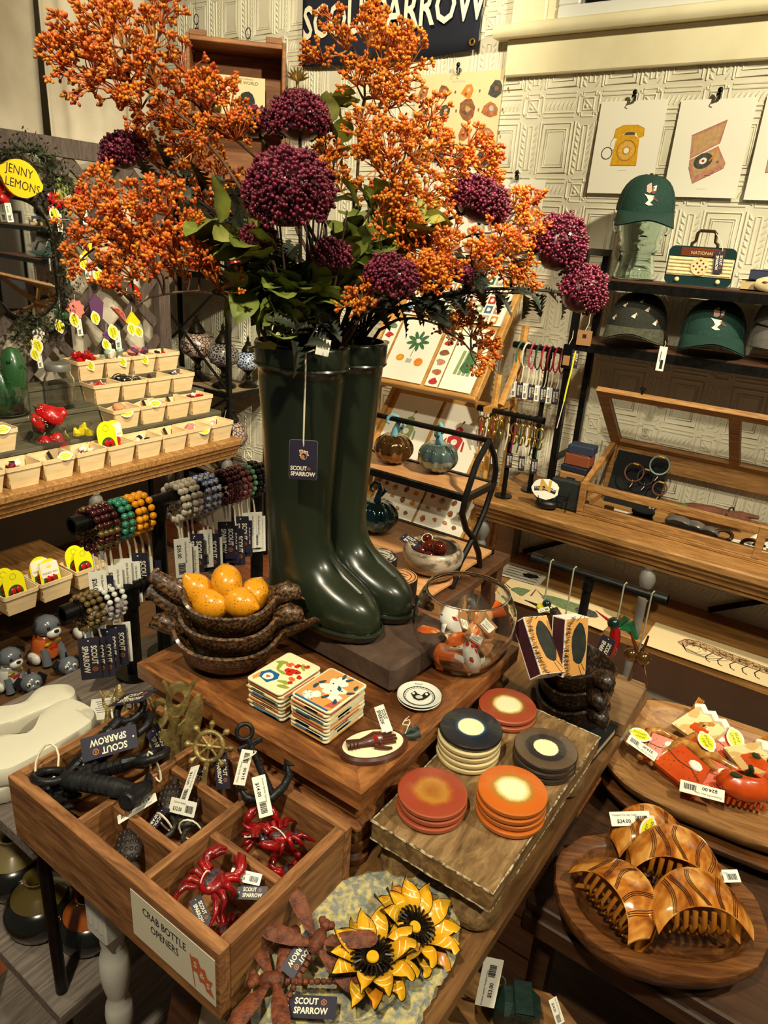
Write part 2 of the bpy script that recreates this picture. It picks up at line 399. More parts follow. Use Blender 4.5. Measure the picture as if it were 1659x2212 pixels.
# main table: brown top, white turned leg
mt=E('display_table','brown wooden display table with white turned leg','table',(-.4735,.77,0))
g=G(tbl); g.box(0,.024,.768,.533,.892,.024,.003); g.ob('table_top',mt)
for x0,x1,y0,y1 in((-.21,.21,-.33,-.31),(-.24,.24,.41,.43),(-.25,-.23,-.31,.41),(.225,.245,-.31,.41)):
    g=G(tbl); g.box((x0+x1)/2,(y0+y1)/2,.715,x1-x0,y1-y0,.082); g.ob('apron',mt)
wleg=mat('white_distressed_paint',C(214,210,198),.5,c2=C(190,184,168),sc=18,lo=.5,hi=.8,bump=.2)
for x,y in((-.205,-.375),(-.2,.40),(.185,-.36),(.185,.40)):
    g=G(wleg); g.at(x,y,0,sc=(.60,.60,1)); g.box(0,0,.692,.074,.074,.128,.004); 
    g.lathe([(.02,0),(.03,.02),(.026,.05),(.018,.09),(.022,.2),(.03,.32),(.027,.36),(.033,.38),(.033,.40),(.024,.415),(.03,.43),(.034,.455),(.031,.475),(.022,.49),(.026,.50),(.033,.525),(.036,.55),(.033,.575),(.024,.595),(.028,.605),(.028,.62),(.034,.636)],20)
    for s in(-1,0,1):
        g.box(s*.020,-.0375,.70,.010,.004,.105,.0015); g.box(-.0375,s*.020,.70,.004,.010,.105,.0015)
    g.ob('turned_leg',mt)
# grey pipe rack left of the table
gr=E('pipe_rack','grey laminate shelf rack on black pipes','rack',(-.915,.75,0))
for z,w in((.768,.32),(.445,.34),(.17,.36)):
    g=G(grey_w); g.box(0,.0,z-.011,w,.82,.022,.001); g.ob('shelf_board',gr)
for x in(-.135,.135):
    for y in(-.385,.385):
        g=G(black); g.at(x+.0,y,0); g.lathe([(.026,0),(.026,.012),(.009,.016),(.009,.755)],14)
        for z in(.14,.415,.735): g.lathe([(.009,z-.012),(.0125,z-.010),(.0125,z+.004),(.016,z+.006),(.016,z+.014),(.009,z+.016)],14,cap=False)
        g.ob('pipe_leg',gr)
# ================================================================== shared tags and print helpers
def blob(cx,cy,rx,ry=None,n=12,j=.15,rot=0,rnd=R):
    ry=rx if ry is None else ry; o=[]
    for i in range(n):
        t=TAU*i/n; k=1+rnd.uniform(-j,j); x,y=rx*k*math.cos(t),ry*k*math.sin(t)
        o.append((cx+x*math.cos(rot)-y*math.sin(rot),cy+x*math.sin(rot)+y*math.cos(rot)))
    return o
def ring(g,cx,cy,r,t,z,n=16):
    a=[(cx+r*math.cos(TAU*i/n),cy+r*math.sin(TAU*i/n),z) for i in range(n)]; b=[(cx+(r-t)*math.cos(TAU*i/n),cy+(r-t)*math.sin(TAU*i/n),z) for i in range(n)]
    g.add(a+b,[(i,(i+1)%n,n+(i+1)%n,n+i) for i in range(n)])
def line2(g,pts,w,z):
    "flat ribbon through 2d points"
    vs=[];k=len(pts)
    for i,p in enumerate(pts):
        a=Vector(pts[max(0,i-1)]); b=Vector(pts[min(k-1,i+1)]); d=(b-a).normalized() if (b-a).length>0 else Vector((1,0)); n=Vector((-d.y,d.x))*w/2
        vs+=[(p[0]+n.x,p[1]+n.y,z),(p[0]-n.x,p[1]-n.y,z)]
    g.add(vs,[(2*i,2*i+1,2*i+3,2*i+2) for i in range(k-1)])
def _navy(L=.046,Wd=.019):
    g=G(navy); g.prism(rrect(L,Wd,.0008,2),-.0003,.0003)
    for s in(1,-1):
        z=.0005
        M=Matrix.Identity(4) if s>0 else Euler((PI,0,0)).to_matrix().to_4x4(); g.mx(M)
        g.m(creamink); g.text('SCOUT',.0075,-.004,.0042,z,sx=.85,bold=.03); g.text('SPARROW',.0075,.0005,-.0036,z,sx=.85,bold=.03)
        g.m(copperink); ring(g,.0115,.0040,.0026,.0006,z,10); g.text('&',.0034,.0115,.0040,z)
        g.m(card_w); g.flat(ell(.0008,.0008,8,-L/2+.003,0),z)
    return g.mesh('navy_tag',0)
NAVY=_navy()
def _price(L=.046,Wd=.016,price='$26.00',line='Beaded Bracelet'):
    g=G(card_w); g.prism(rrect(L,Wd,.0006,2),-.0002,.0002)
    for s in(1,-1):
        g.mx(Matrix.Identity(4) if s>0 else Euler((PI,0,0)).to_matrix().to_4x4()); z=.0004
        g.m(ink); g.text(price,.0058,-.008,-.003,z,bold=.02); g.text(line,.0030,-.006,.0040,z)
        rr=random.Random(3); x=.006
        while x<.019:
            w=rr.choice((.0003,.0006,.0009)); g.flat([(x,-.0048),(x+w,-.0048),(x+w,.0028),(x,.0028)],z); x+=w+rr.choice((.0003,.0006))
    return g.mesh('price_tag',0)
PRICE={k:_price(price=p,line=l) for k,(p,l) in dict(b26=('$26.00','Old Beaded Bracelet'),b28=('$28.00','Old Beaded Bracelet'),b36=('$36.00','Old Beaded Bracelet'),p12=('$12.00','Cast Iron Opener'),p14=('$14.00','Anchor Bottle Opener'),c16=('$16.00','Crab Bottle Opener'),k24=('$24.00','Pumpkin Pie Hair Claw')).items()}
def _lemon():
    "lemon outlined card with JENNY LEMONS lettering"
    def lem(a,b):
        o=[]
        for i in range(28):
            t=TAU*i/28; x=a*math.cos(t); y=b*math.sin(t)*(1-.18*abs(math.cos(t))**3)
            if abs(math.cos(t))>.93: x*=1.13
            o.append((x,y))
        return o
    g=G(card_w); g.prism(lem(.0175,.0125),-.0003,.0003)
    for s in(1,-1):
        g.mx(Matrix.Identity(4) if s>0 else Euler((PI,0,0)).to_matrix().to_4x4())
        g.m(lemon_y); g.flat(lem(.0142,.0098),.0005); g.m(ink); g.text('JENNY',.0058,-.001,.0034,.0007); g.text('LEMONS',.0058,.001,-.0030,.0007)
    return g.mesh('lemon_tag',0)
LEMON=_lemon()
def tag(parent,me,o,xa,ya,name='tag',sc=1):
    "hang a shared tag mesh below a thing: o in the thing's own frame"
    t=link(me,name,parent); t.matrix_local=frame(o,xa,ya)@Matrix.Diagonal((sc,sc,sc,1)); return t
def cord(parent,pts,r=.0009,name='string',m=None,n=5):
    g=G(m or string_m); g.tube(pts,r,n); return g.ob(name,parent)
def loop(c,a,b,n=14,u=(1,0,0),v=(0,0,1)):
    c,u,v=Vector(c),Vector(u),Vector(v); return [c+u*(a*math.cos(TAU*i/n))+v*(b*math.sin(TAU*i/n)) for i in range(n)]
def bird_flag(g,sc,x,y,z):
    "copper sparrow carrying a pennant, as on the shop's cards"
    def T(p): return [(x+sc*a,y+sc*b) for a,b in p]
    g.m(creamink); g.flat(T([(-.42,.52),(-.05,.60),(0,.50),(.22,.54),(.30,.44),(.62,.44),(.58,.22),(.72,-.08),(.36,-.10),(-.26,-.06)]),z)
    g.m(copperink)
    for q in([(-.36,.46),(-.09,.54),(-.02,.20),(-.26,.04)],[(-.02,.46),(.17,.49),(.26,.14),(.06,.10)],[(.28,.38),(.55,.39),(.50,.20),(.62,-.03),(.36,-.04)]): g.flat(T(q),z+.0002)
    g.m(creamink); g.flat(T(blob(.12,-.16,.38,.40,20,0)),z+.0003)
    g.m(navy); g.flat(T(blob(.14,-.14,.34,.35,20,0)),z+.0005)
    g.m(copperink); g.flat(T(blob(.02,-.26,.22,.28,16,.03)),z+.0007); g.m(creamink); g.flat(T([(-.20,.02),(-.40,-.10),(-.18,-.12)]),z+.0007); g.m(navy); g.flat(T(blob(-.02,.02,.05,.05,8,0)),z+.0009)
def scout_words(g,w,x,y,z,lead=1.):
    "two lines SCOUT (&) / SPARROW with total width w"
    s=w/3.62; g.m(creamink); g.text('SCOUT',s,x-.20*w,y+.46*s*lead,z,sx=.82,bold=.035); g.text('SPARROW',s,x,y-.46*s*lead,z,sx=.86,bold=.035)
    g.m(copperink); ring(g,x+.27*w,y+.46*s*lead,.27*s,.06*s,z,12); g.text('&',.34*s,x+.27*w,y+.46*s*lead,z)
# ================================================================== low wooden stand on the table
acacia=wood('acacia_top',C(58,30,14),C(140,88,46),C(100,58,28),ax=0,sc=9,r=.35,coat=.25,k=5)
acacia_e=wood('acacia_edge',C(58,32,16),C(172,112,60),C(126,76,38),ax=0,sc=14,r=.42,coat=.15,k=5)
acacia_ey=wood('acacia_edge_side',C(58,32,16),C(172,112,60),C(126,76,38),ax=1,sc=14,r=.42,coat=.15,k=5)
SX0,SX1,SY0,SY1,SZ=-.815,-.383,.560,1.0,.92
st=E('wooden_stand','low carved brown wooden stand under the boots and bowls','stand',((SX0+SX1)/2,(SY0+SY1)/2,.780))
w,d=SX1-SX0,SY1-SY0; top=SZ-.78
g=G(acacia)
for i in range(4): pass
nb=4
for i in range(nb):
    bw=(d-.07)/nb; g=G(acacia); g.box(0,-d/2+.035+bw*(i+.5),top-.0135,w-.066,bw-.0012,.023,.001); g.ob('top_plank',st)
for a,b in(((-w/2,-d/2),(w/2,-d/2)),((w/2,d/2),(-w/2,d/2))):
    s=1 if a[1]<0 else -1; g=G(acacia_e); e=.036
    g.prism([(a[0],a[1]),(b[0],b[1]),(b[0]-s*e,b[1]+s*e),(a[0]+s*e,a[1]+s*e)],top-.026,top); g.ob('frame_rail',st)
for s in(1,-1):
    g=G(acacia_ey); e=.036; g.prism([(s*w/2,-d/2),(s*w/2,d/2),(s*(w/2-e),d/2-e),(s*(w/2-e),-d/2+e)],top-.026,top); g.ob('frame_rail',st)
g=G(acacia_e); g.box(0,0,top-.043,w-.028,d-.028,.034,.003); g.ob('apron',st)
g=G(acacia_e); g.box(0,0,top-.066,w-.010,d-.010,.012,.004); g.ob('lower_moulding',st)
g=G(acacia_e); g.box(0,0,top-.086,w-.024,d-.024,.028,.003); g.ob('base_rail',st)
for sx in(-1,1):
    for sy in(-1,1):
        g=G(acacia_e); g.at(sx*(w/2-.03),sy*(d/2-.03),0); g.lathe([(.018,0),(.022,.004),(.022,.012),(.016,.018),(.022,.026),(.022,.040)],16); g.ob('bun_foot',st)
# ---- dark stone-like slab
slabm=mat('weathered_slab',C(66,48,38),.75,c2=C(92,70,56),sc=22,bump=.4,bsc=90)
g=G(slabm); g.box(0,0,.0225,.35,.172,.045,.006)
g.ob('slab_riser',label='dark brown weathered slab under the ceramic boots',cat='riser',loc=(-.640,.846,.9201),rot=(0,0,math.radians(-4)))

# ---- boots
boot_m=mat('boot_glaze',C(26,33,22),.27,c2=C(42,48,32),sc=9,lo=.35,hi=.75,coat=.25,stretch=(1,1,.25))
bt=E('boot_vase','tall glossy dark green ceramic rain boots used as a vase','vase',(-.69,.79,.9652))
TAB=[(0,-.060,.150,.042,2.2),(.006,-.066,.158,.047,2.2),(.016,-.068,.161,.049,2.3),(.0165,-.062,.155,.044,2.2),(.022,-.063,.157,.046,2.2),(.038,-.062,.156,.048,2.2),(.052,-.061,.149,.048,2.2),(.064,-.060,.135,.047,2.2),(.075,-.060,.115,.046,2.2),(.085,-.060,.094,.0445,2.15),(.097,-.060,.074,.043,2.1),(.112,-.0595,.060,.042,2.1),(.135,-.059,.050,.043,2.05),(.18,-.060,.047,.047,2),(.24,-.064,.050,.051,2),(.32,-.071,.056,.053,2),(.385,-.077,.061,.057,2),(.402,-.078,.062,.058,2),(.404,-.081,.065,.061,2),(.409,-.082,.066,.062,2),(.432,-.083,.067,.063,2),(.436,-.081,.065,.061,2)]
def boot_ring(z,xh,xt,w,p,n=36,ins=0):
    c=(xh+xt)/2; a=(xt-xh)/2-ins; b=w-ins; o=[]
    for i in range(n):
        t=TAU*i/n; cx,sy=math.cos(t),math.sin(t)
        x=a*math.copysign(abs(cx)**(2/p),cx); y=b*math.copysign(abs(sy)**(2/p),sy)
        if z<.11: y*=1+.10*(x/a)*(1-z/.11)-.12*max(0,-x/a)*(1-z/.11)
        o.append((c+x,y,z))
    return o
for k,(dx,dy) in enumerate(((0,0),(.006,.084))):
    rings=[boot_ring(*t) for t in TAB]; rings+= [boot_ring(.436,-.077,.061,.057,2),boot_ring(.30,-.066,.051,.048,2),boot_ring(.12,-.05,.04,.03,2)]
    g=G(boot_m); g.at(dx,dy,0); g.loft(rings); b=g.ob('boot',bt,smooth=75)
    g=G(boot_m); g.at(dx,dy,0)
    g.tube([(p[0],p[1],.0165) for p in boot_ring(.0165,-.0675,.1605,.0485,2.2,48)],.0026,6,closed=True); g.ob('sole_welt',b)
    g=G(boot_m); g.at(dx,dy,0); g.tube([(.052,.002,.42),(.045,.002,.30),(.040,0,.18),(.052,0,.118),(.088,0,.0895),(.124,0,.0725)],.0030,6); g.ob('front_seam',b)
    g=G(boot_m); g.at(dx,dy,0); g.tube([(p[0],p[1],.404) for p in boot_ring(.404,-.081,.065,.061,2,40)],.0028,6,closed=True); g.ob('cuff_bead',b)
# hang tag on the boot
to=ony(655,994,.724); ex=_r0
lt=to-Vector(bt.location)
g=G(navy); wv,hv=.040,.0585
g.m(mat('tag_edge_grey',C(120,112,116),.6)); g.prism(rrect(wv,hv,.004,4),-.0008,.0); g.m(navy); g.prism(rrect(wv-.001,hv-.001,.0037,4),0,.0004)
bird_flag(g,.0125,-.001,.008,.0006); scout_words(g,.031,0,-.0165,.0007,1.05)
tg=g.ob('hang_tag',bt,smooth=0,label='navy card tag with copper bird emblem'); tg.matrix_local=frame(lt,_r0,(0,0,1))
p0=lt+Vector((0,0,.020)); ptop=ony(660,763,.729)-Vector(bt.location)
cord(bt,[p0,p0+Vector((0,-.001,.008)),lerp(p0,ptop,.5)+Vector((-.0008,0,0)),ptop,ptop+Vector((.004,.012,.004))],.0008)
cord(bt,[p0,p0+Vector((.0012,-.001,.004)),p0+Vector((.0009,-.001,.009)),lerp(p0,ptop,.5)+Vector((.0008,0,0)),ptop+Vector((.0012,0,0)),ptop+Vector((.005,.012,.004))],.0008)

# ---- painted tile stacks
tile_w=mat('tile_ceramic',C(236,226,190),.25,coat=.5)
tile_c=[mat('glaze_'+n,c,.25,coat=.5) for n,c in(('blue',C(52,112,158)),('ochre',C(212,158,86)),('rose',C(196,108,72)),('sand',C(226,206,150)))]
paint={n:mat('paint_'+n,c,.3,coat=.4) for n,c in dict(red=C(200,44,28),coral=C(222,110,60),green=C(150,160,60),pale=C(240,228,180),blue=C(36,96,150),teal=C(34,76,96),tan=C(214,152,84),white=C(244,240,222),dark=C(40,34,34),rosy=C(190,90,70)).items()}
def tile_mesh(w,d,art=None,rim=None,i=0):
    g=G(tile_w); t=.0042
    r0,r1,r2=rrect(w-.010,d-.010,.005,3),rrect(w,d,.006,3),rrect(w-.004,d-.004,.005,3)
    g.loft([[(x,y,0) for x,y in r0],[(x,y,.0028) for x,y in r1],[(x,y,.0046) for x,y in r1],[(x,y,.0050) for x,y in r2]])
    if rim is not None:
        g.m(tile_c[rim]); rr=random.Random(i)
        for k in range(3):
            a=rr.uniform(-.5,.2)*w; L=rr.uniform(.2,.5)*w
            g.box(min(a+L/2,w/2-L/2-.006),-d/2+.0004,.0040,L,.0016,.0017); 
            b=rr.uniform(-.45,.1)*d; g.box(w/2-.0004,min(b+L/2,d/2-L/2-.006),.0040,.0016,L,.0017)
        g.m(tile_c[rim]); g.flat(rrect(w-.006,d-.006,.004,3),.0052)
    z=.0053
    if art=='poppies':
        g.m(paint['pale']); g.flat(rrect(w-.006,d-.006,.004,3),z-.0001)
        g.m(paint['tan']); g.flat([(-w/2+.004,-d/2+.008),(-w/2+.010,-d/2+.004),(-w/2+.014,-d/2+.016),(-w/2+.005,-d/2+.024)],z)
        g.m(paint['blue']); g.flat([(-.020,-.030),(-.002,-.034),(.004,-.018),(-.002,-.008),(-.020,-.008),(-.026,-.020)],z+.0001)
        g.m(paint['white']); g.flat(blob(-.011,-.022,.0085,.008,12,.1),z+.0003); g.m(paint['rosy']); g.flat(blob(-.011,-.022,.004,.003,8,.3),z+.0004)
        g.m(paint['green'])
        for x,y in((-.016,.008),(-.004,-.002),(.016,-.018),(.022,-.026),(-.020,.016),(.012,.026)): g.flat(blob(x,y,.0035,.009,9,.3,R.uniform(0,3)),z+.0001)
        for x,y,s,c in((.004,.006,.010,'red'),(.014,.010,.008,'red'),(.006,.024,.0065,'red'),(.016,.030,.005,'red'),(-.006,.018,.007,'coral'),(.020,-.006,.007,'coral'),(.024,.004,.0055,'red'),(.024,-.014,.005,'red')):
            for q in range(4): g.m(paint[c]); g.flat(blob(x+R.uniform(-1,1)*s*.45,y+R.uniform(-1,1)*s*.45,s*.6,s*.5,9,.2),z+.0002+.00005*q)
            g.m(paint['dark'] if c=='red' else paint['red']); g.flat(blob(x,y,s*.16,s*.16,6,.3),z+.0006)
    if art=='magnolia':
        g.m(paint['tan']); g.flat(rrect(w-.006,d-.006,.004,3),z-.0001)
        g.m(paint['rosy']); g.flat([(-.010,.030),(-.002,.036),(.002,.020),(-.006,.016)],z); g.flat([(.018,-.034),(.030,-.030),(.030,-.012),(.020,-.020)],z)
        g.m(paint['blue']); g.box(0,-d/2+.0035,.0053,w*.85,.003,.0006)
        g.m(paint['white'])
        for x,y,s in((-.004,.012,.012),(.008,.018,.012),(.016,.006,.011),(.004,-.002,.013),(-.010,.0,.010),(.018,-.010,.010),(.0,.026,.008),(-.012,-.026,.013)):
            for q in range(4): g.flat(blob(x+R.uniform(-.5,.5)*s,y+R.uniform(-.5,.5)*s,s*.6,s*.55,10,.15),z+.0002)
        g.m(paint['teal'])
        for x,y,a in((-.002,.034,.3),(.008,.032,-.6),(.026,.024,.2),(.028,.010,-.8),(-.018,.006,-.5),(-.020,-.006,.1),(.010,.008,.8),(.006,-.018,-.4),(.024,-.018,.5)): g.flat(blob(x,y,.0028,.0062,8,.25,a),z+.0004)
        g.m(paint['dark'])
        for k in range(16): g.flat(blob(-.012+R.uniform(-.009,.009),-.028+R.uniform(-.006,.006),.0011,.0005,5,.3,R.uniform(0,3)),z+.0005)
        for x,y in((-.004,.012),(.016,.006),(.004,-.003)): g.flat(blob(x,y,.0013,.0013,6,.2),z+.0005)
    return g.mesh('tile',30)
plain=[tile_mesh(.066,.085,None,k,k) for k in range(4)]
for nm,me_top,(cx,cy),n,wd in(('poppy bouquet',tile_mesh(.064,.088,'poppies'),(-.581,.637),8,.064),('white magnolia',tile_mesh(.067,.084,'magnolia'),(-.5035,.641),9,.067)):
    for k in range(n):
        topk=k==n-1; z=.9202+k*.0060
        link(me_top if topk else plain[(k*3+n)%4],'painted_tile',label=('painted ceramic tile with %s on top of its stack'%nm) if topk else 'plain edged ceramic tile, %s from the top under the %s tile'%(ORD[n-1-k],nm),cat='tile',group=None if topk else 'tiles under the %s tile'%nm,
             loc=(cx+R.uniform(-.0012,.0012),cy+R.uniform(-.0012,.0012),z),rot=(0,0,R.uniform(-.02,.02)))
# ---- rooster dishes
enam=mat('white_enamel',C(222,222,210),.2,coat=.5)
dish=[(.0,.0),(.020,.0),(.026,.0020),(.0315,.006),(.0325,.0075),(.0315,.0080),(.027,.0045),(.019,.0026),(0,.0026)]
for k in range(2):
    p=onz(905,1508,.925); g=G(enam); g.lathe(dish,32)
    if k==1:
        z=.0030; g.m(ink); ring(g,0,0,.0235,.0012,z+.0012,30); ring(g,0,0,.0208,.0008,z,30)
        for i in range(30): a=TAU*i/30; g.flat(blob(.0222*math.cos(a),.0222*math.sin(a),.0014,.0007,6,.1,a+.6),z+.001)
        body=[(-.012,.006),(-.006,.013),(-.002,.006),(.004,.003),(.009,.010),(.014,.012),(.017,.006),(.012,-.002),(.006,-.008),(-.002,-.010),(-.008,-.006),(-.010,0)]
        g.flat(body,z+.0003); g.m(enam); g.flat(blob(0,-.002,.006,.0042,10,.1),z+.0005); g.flat(blob(.011,.006,.002,.003,8,.1),z+.0005); g.flat(blob(-.008,.006,.0022,.003,8,.1),z+.0005)
        g.m(ink); 
        for q in range(7): line2(g,[(-.006+.002*q,-.005),(-.003+.002*q,.001)],.0004,z+.0007)
        g.text('Pintade',.004,0,.0262,z+.004)
    g.ob('enamel_dish',label=('round white dish printed with a black rooster, upper of two' if k else 'round white dish underneath the rooster dish'),cat='dish',loc=(p.x,p.y,.9203+k*.0046),rot=(0,0,.6 if k else .2))
# ---- healing hand ornament
hp=onz(806,1605,.93); choc=mat('chocolate_gloss',C(70,34,22),.3,coat=.4,c2=C(86,44,28),sc=30)
ho=E('hand_plaque','oval brown rimmed plaque with raised brown hand and red heart','ornament',(hp.x,hp.y,.9203),math.radians(58))
g=G(choc); a,b=.047,.031
g.loft([[(x,y,0) for x,y in ell(a,b,36)],[(x,y,.007) for x,y in ell(a+.001,b+.001,36)],[(x,y,.010) for x,y in ell(a-.002,b-.002,36)],[(x,y,.009) for x,y in ell(a-.0055,b-.0055,36)]]); g.ob('rim',ho)
g=G(tile_w); g.prism(ell(a-.005,b-.005,36),.0085,.0096); g.ob('oval_panel',ho)
g=G(choc)
g.tube([(-.036,.002,.0115),(-.026,.001,.012),(-.016,0,.0125)],[.0085,.0075,.0065],10,flat=.5); g.tube([(-.020,0,.012),(-.010,0,.013),(.002,0,.0135),(.012,0,.0125)],[.0065,.008,.0115,.0105],12,flat=.45)
for i,(y,L,an) in enumerate(((.0078,.020,.10),(.0027,.024,.03),(-.0024,.023,-.03),(-.0073,.018,-.09))): g.tube([(.006,y,.0128),(.014,y+an*.008,.0130),(.014+L*.45,y+an*.014,.0128),(.014+L*.8,y+an*.02,.0118)],[.0028,.0027,.0025,.0018],8)
g.tube([(-.002,-.010,.0125),(.006,-.0155,.0125),(.014,-.0185,.012),(.019,-.0185,.0115)],[.0034,.003,.0026,.0017],8)
for x in(-.033,-.028,-.023): g.tube([(x,-.008,.0125),(x+.001,0,.0162),(x,.008,.0125)],.0009,5)
g.ob('raised_hand',ho)
g=G(mat('red_enamel',C(196,20,18),.2,coat=.6)); g.tube([(-.001,.0,.0165),(.002,.002,.0185),(.005,.0025,.0175)],[.001,.0032,.0022],8); g.tube([(-.001,.0,.0165),(.002,-.002,.0185),(.005,-.0025,.0175)],[.001,.0032,.0022],8); g.ob('heart',ho)
g=G(mat('green_ribbon',C(26,44,36),.5)); g.tube([(.046,.004,.009),(.056,.007,.014),(.062,.004,.010),(.068,.010,.012)],[.002,.005,.004,.006],8,flat=.35); g.tube([(.048,0,.009),(.058,-.004,.010),(.066,-.003,.012)],[.002,.004,.006],8,flat=.3); g.ob('ribbon',ho)
cord(ho,[(.048,.004,.010),(.058,.012,.020),(.062,.022,.016),(.056,.026,.012),(.050,.018,.014),(.054,.010,.018)],.0009)
for q in range(6): cord(ho,[(.056,.026,.012),(.060+.002*q,.034+.001*q,.006+.001*(q%3))],.0005)
g=G(card_w); g.prism(rrect(.054,.014,.0006,2),-.0002,.0002); g.m(ink); g.text('SCOUT',.0072,-.007,.0030,.0004,sx=.85,bold=.03); g.text('SPARROW',.0072,-.004,-.0030,.0004,sx=.85,bold=.03)
t_=g.ob('tag',ho,smooth=0); t_.matrix_local=frame((.028,.034,.017),(-.15,-1,-.05),(1,-.1,.35))

# ================================================================== distressed riser with coasters
dist=wood('distressed_riser',C(74,50,28),C(166,136,92),C(122,92,54),ax=1,sc=18,r=.7,k=4,bump=.7)
distw=mat('chipped_white_edge',C(190,176,140),.8,c2=C(96,70,42),sc=160,lo=.42,hi=.6,bump=.6)
RX0,RX1,RY0,RY1,RZ=-.379,-.2075,.578,.93,.87
ri=E('wooden_riser','distressed whitewashed wooden riser under the round coasters','riser',((RX0+RX1)/2,(RY0+RY1)/2,.78))
w,d=RX1-RX0,RY1-RY0
g=G(dist); g.box(0,0,.074,w,d,.031,.003); g.ob('board',ri)
g=G(distw)
for a,b in(((-w/2,-d/2),(w/2,-d/2)),((w/2,-d/2),(w/2,d/2)),((w/2,d/2),(-w/2,d/2)),((-w/2,d/2),(-w/2,-d/2))):
    for z in(.0885,.0605):
        n=26; pts=[(lerp(a[0],b[0],i/n)*.996+R.uniform(-.0006,.0006),lerp(a[1],b[1],i/n)*.998+R.uniform(-.0006,.0006),z+R.uniform(-.0004,.0004)) for i in range(n+1)]
        g.tube(pts,[R.uniform(.0007,.0019) for _ in pts],5)
g.ob('worn_edge',ri)
for sx in(-1,1):
    for sy in(-1,1):
        g=G(dist); g.at(sx*(w/2-.034),sy*(d/2-.036),0); g.lathe([(.022,0),(.030,.006),(.033,.018),(.031,.030),(.024,.040),(.020,.048),(.024,.059)],20); g.ob('bun_foot',ri)
def coaster_mat(name,stops,sp=.5,rad=.044):
    M=bpy.data.materials.new(name); M.use_nodes=True; nt=M.node_tree; n=nt.nodes; L=nt.links; b=n['Principled BSDF']
    tc=n.new('ShaderNodeTexCoord'); ln=n.new('ShaderNodeVectorMath'); ln.operation='LENGTH'; L.new(tc.outputs['Object'],ln.inputs[0])
    nz=n.new('ShaderNodeTexNoise'); nz.inputs['Scale'].default_value=70; nz.inputs['Detail'].default_value=6; L.new(tc.outputs['Object'],nz.inputs[0])
    nf=n.new('ShaderNodeTexNoise'); nf.inputs['Scale'].default_value=900; nf.inputs['Detail'].default_value=2; L.new(tc.outputs['Object'],nf.inputs[0])
    mr=n.new('ShaderNodeMath'); mr.operation='MULTIPLY_ADD'; mr.inputs[1].default_value=.010*sp; L.new(nz.outputs[0],mr.inputs[0]); L.new(ln.outputs['Value'],mr.inputs[2])
    m2=n.new('ShaderNodeMath'); m2.operation='MULTIPLY_ADD'; m2.inputs[1].default_value=.012*sp; L.new(nf.outputs[0],m2.inputs[0]); L.new(mr.outputs[0],m2.inputs[2])
    dv=n.new('ShaderNodeMath'); dv.operation='DIVIDE'; dv.inputs[1].default_value=rad+.011*sp; L.new(m2.outputs[0],dv.inputs[0])
    cr=n.new('ShaderNodeValToRGB'); e=cr.color_ramp.elements
    e[0].position=stops[0][0]; e[0].color=stops[0][1]; e[1].position=stops[-1][0]; e[1].color=stops[-1][1]
    for p,c in stops[1:-1]: x=e.new(p); x.color=c
    L.new(dv.outputs[0],cr.inputs[0]); L.new(cr.outputs[0],b.inputs['Base Color']); b.inputs['Roughness'].default_value=.28; b.inputs['Coat Weight'].default_value=.4
    return M
crm=C(240,228,186)
CM={'red':coaster_mat('coaster_red',[(.35,C(150,84,24)),(.58,C(176,122,46)),(.68,C(160,84,36)),(.75,C(150,62,40)),(.97,C(152,64,42))],1),
 'orange':coaster_mat('coaster_orange',[(.50,crm),(.56,C(222,198,130)),(.65,C(168,116,38)),(.75,C(196,100,28)),(.97,C(194,96,26))],.6),
 'redcream':coaster_mat('coaster_redcream',[(.52,crm),(.57,C(216,190,120)),(.65,C(140,88,34)),(.74,C(152,68,40)),(.97,C(154,66,42))],.5),
 'navy':coaster_mat('coaster_navy',[(.44,crm),(.475,C(226,222,190)),(.50,C(30,70,100)),(.58,C(24,32,46)),(.95,C(34,34,40))],.12),
 'brown':coaster_mat('coaster_brown',[(.46,crm),(.475,C(216,200,160)),(.49,C(46,40,40)),(.68,C(42,38,38)),(.73,C(84,68,54)),(.97,C(92,74,58))],.25)}
CS={'red':mat('coaster_side_red',C(172,88,58),.35,coat=.3),'orange':mat('coaster_side_orange',C(196,108,44),.35,coat=.3),'redcream':mat('coaster_side_redcream',C(172,92,62),.35),'navy':mat('coaster_side_navy',C(40,36,34),.3,coat=.3),'brown':mat('coaster_side_brown',C(48,40,36),.3,coat=.3),'cream':mat('coaster_side_cream',C(222,204,150),.35,coat=.3)}
def coaster_mesh(k,side,r=.0445):
    g=G(CS[side]); g.lathe([(0,0),(r-.004,0),(r-.001,.0018),(r,.004),(r,.0078),(r-.0012,.0092)],44,cap=False); g.m(CM.get(k,CS['cream'])); g.lathe([(r-.0012,.0092),(r-.0035,.0098),(0,.0095)],44,cap=False); return g.mesh('coaster',40)
stacks=[('rusty red coaster with a speckled gold centre',(935,1705),3,'red','red','red'),('orange coaster with a cream centre',(1108,1700),4,'orange','orange','orange'),('dark navy coaster with a cream centre',(1018,1566),5,'navy','navy','cream'),('dark brown coaster with a black ringed cream centre',(1180,1612),3,'brown','brown','brown'),('brick red coaster with a gold ringed cream centre',(1097,1520),2,'redcream','redcream','redcream')]
RT=RZ+.0198-.0198+.0003
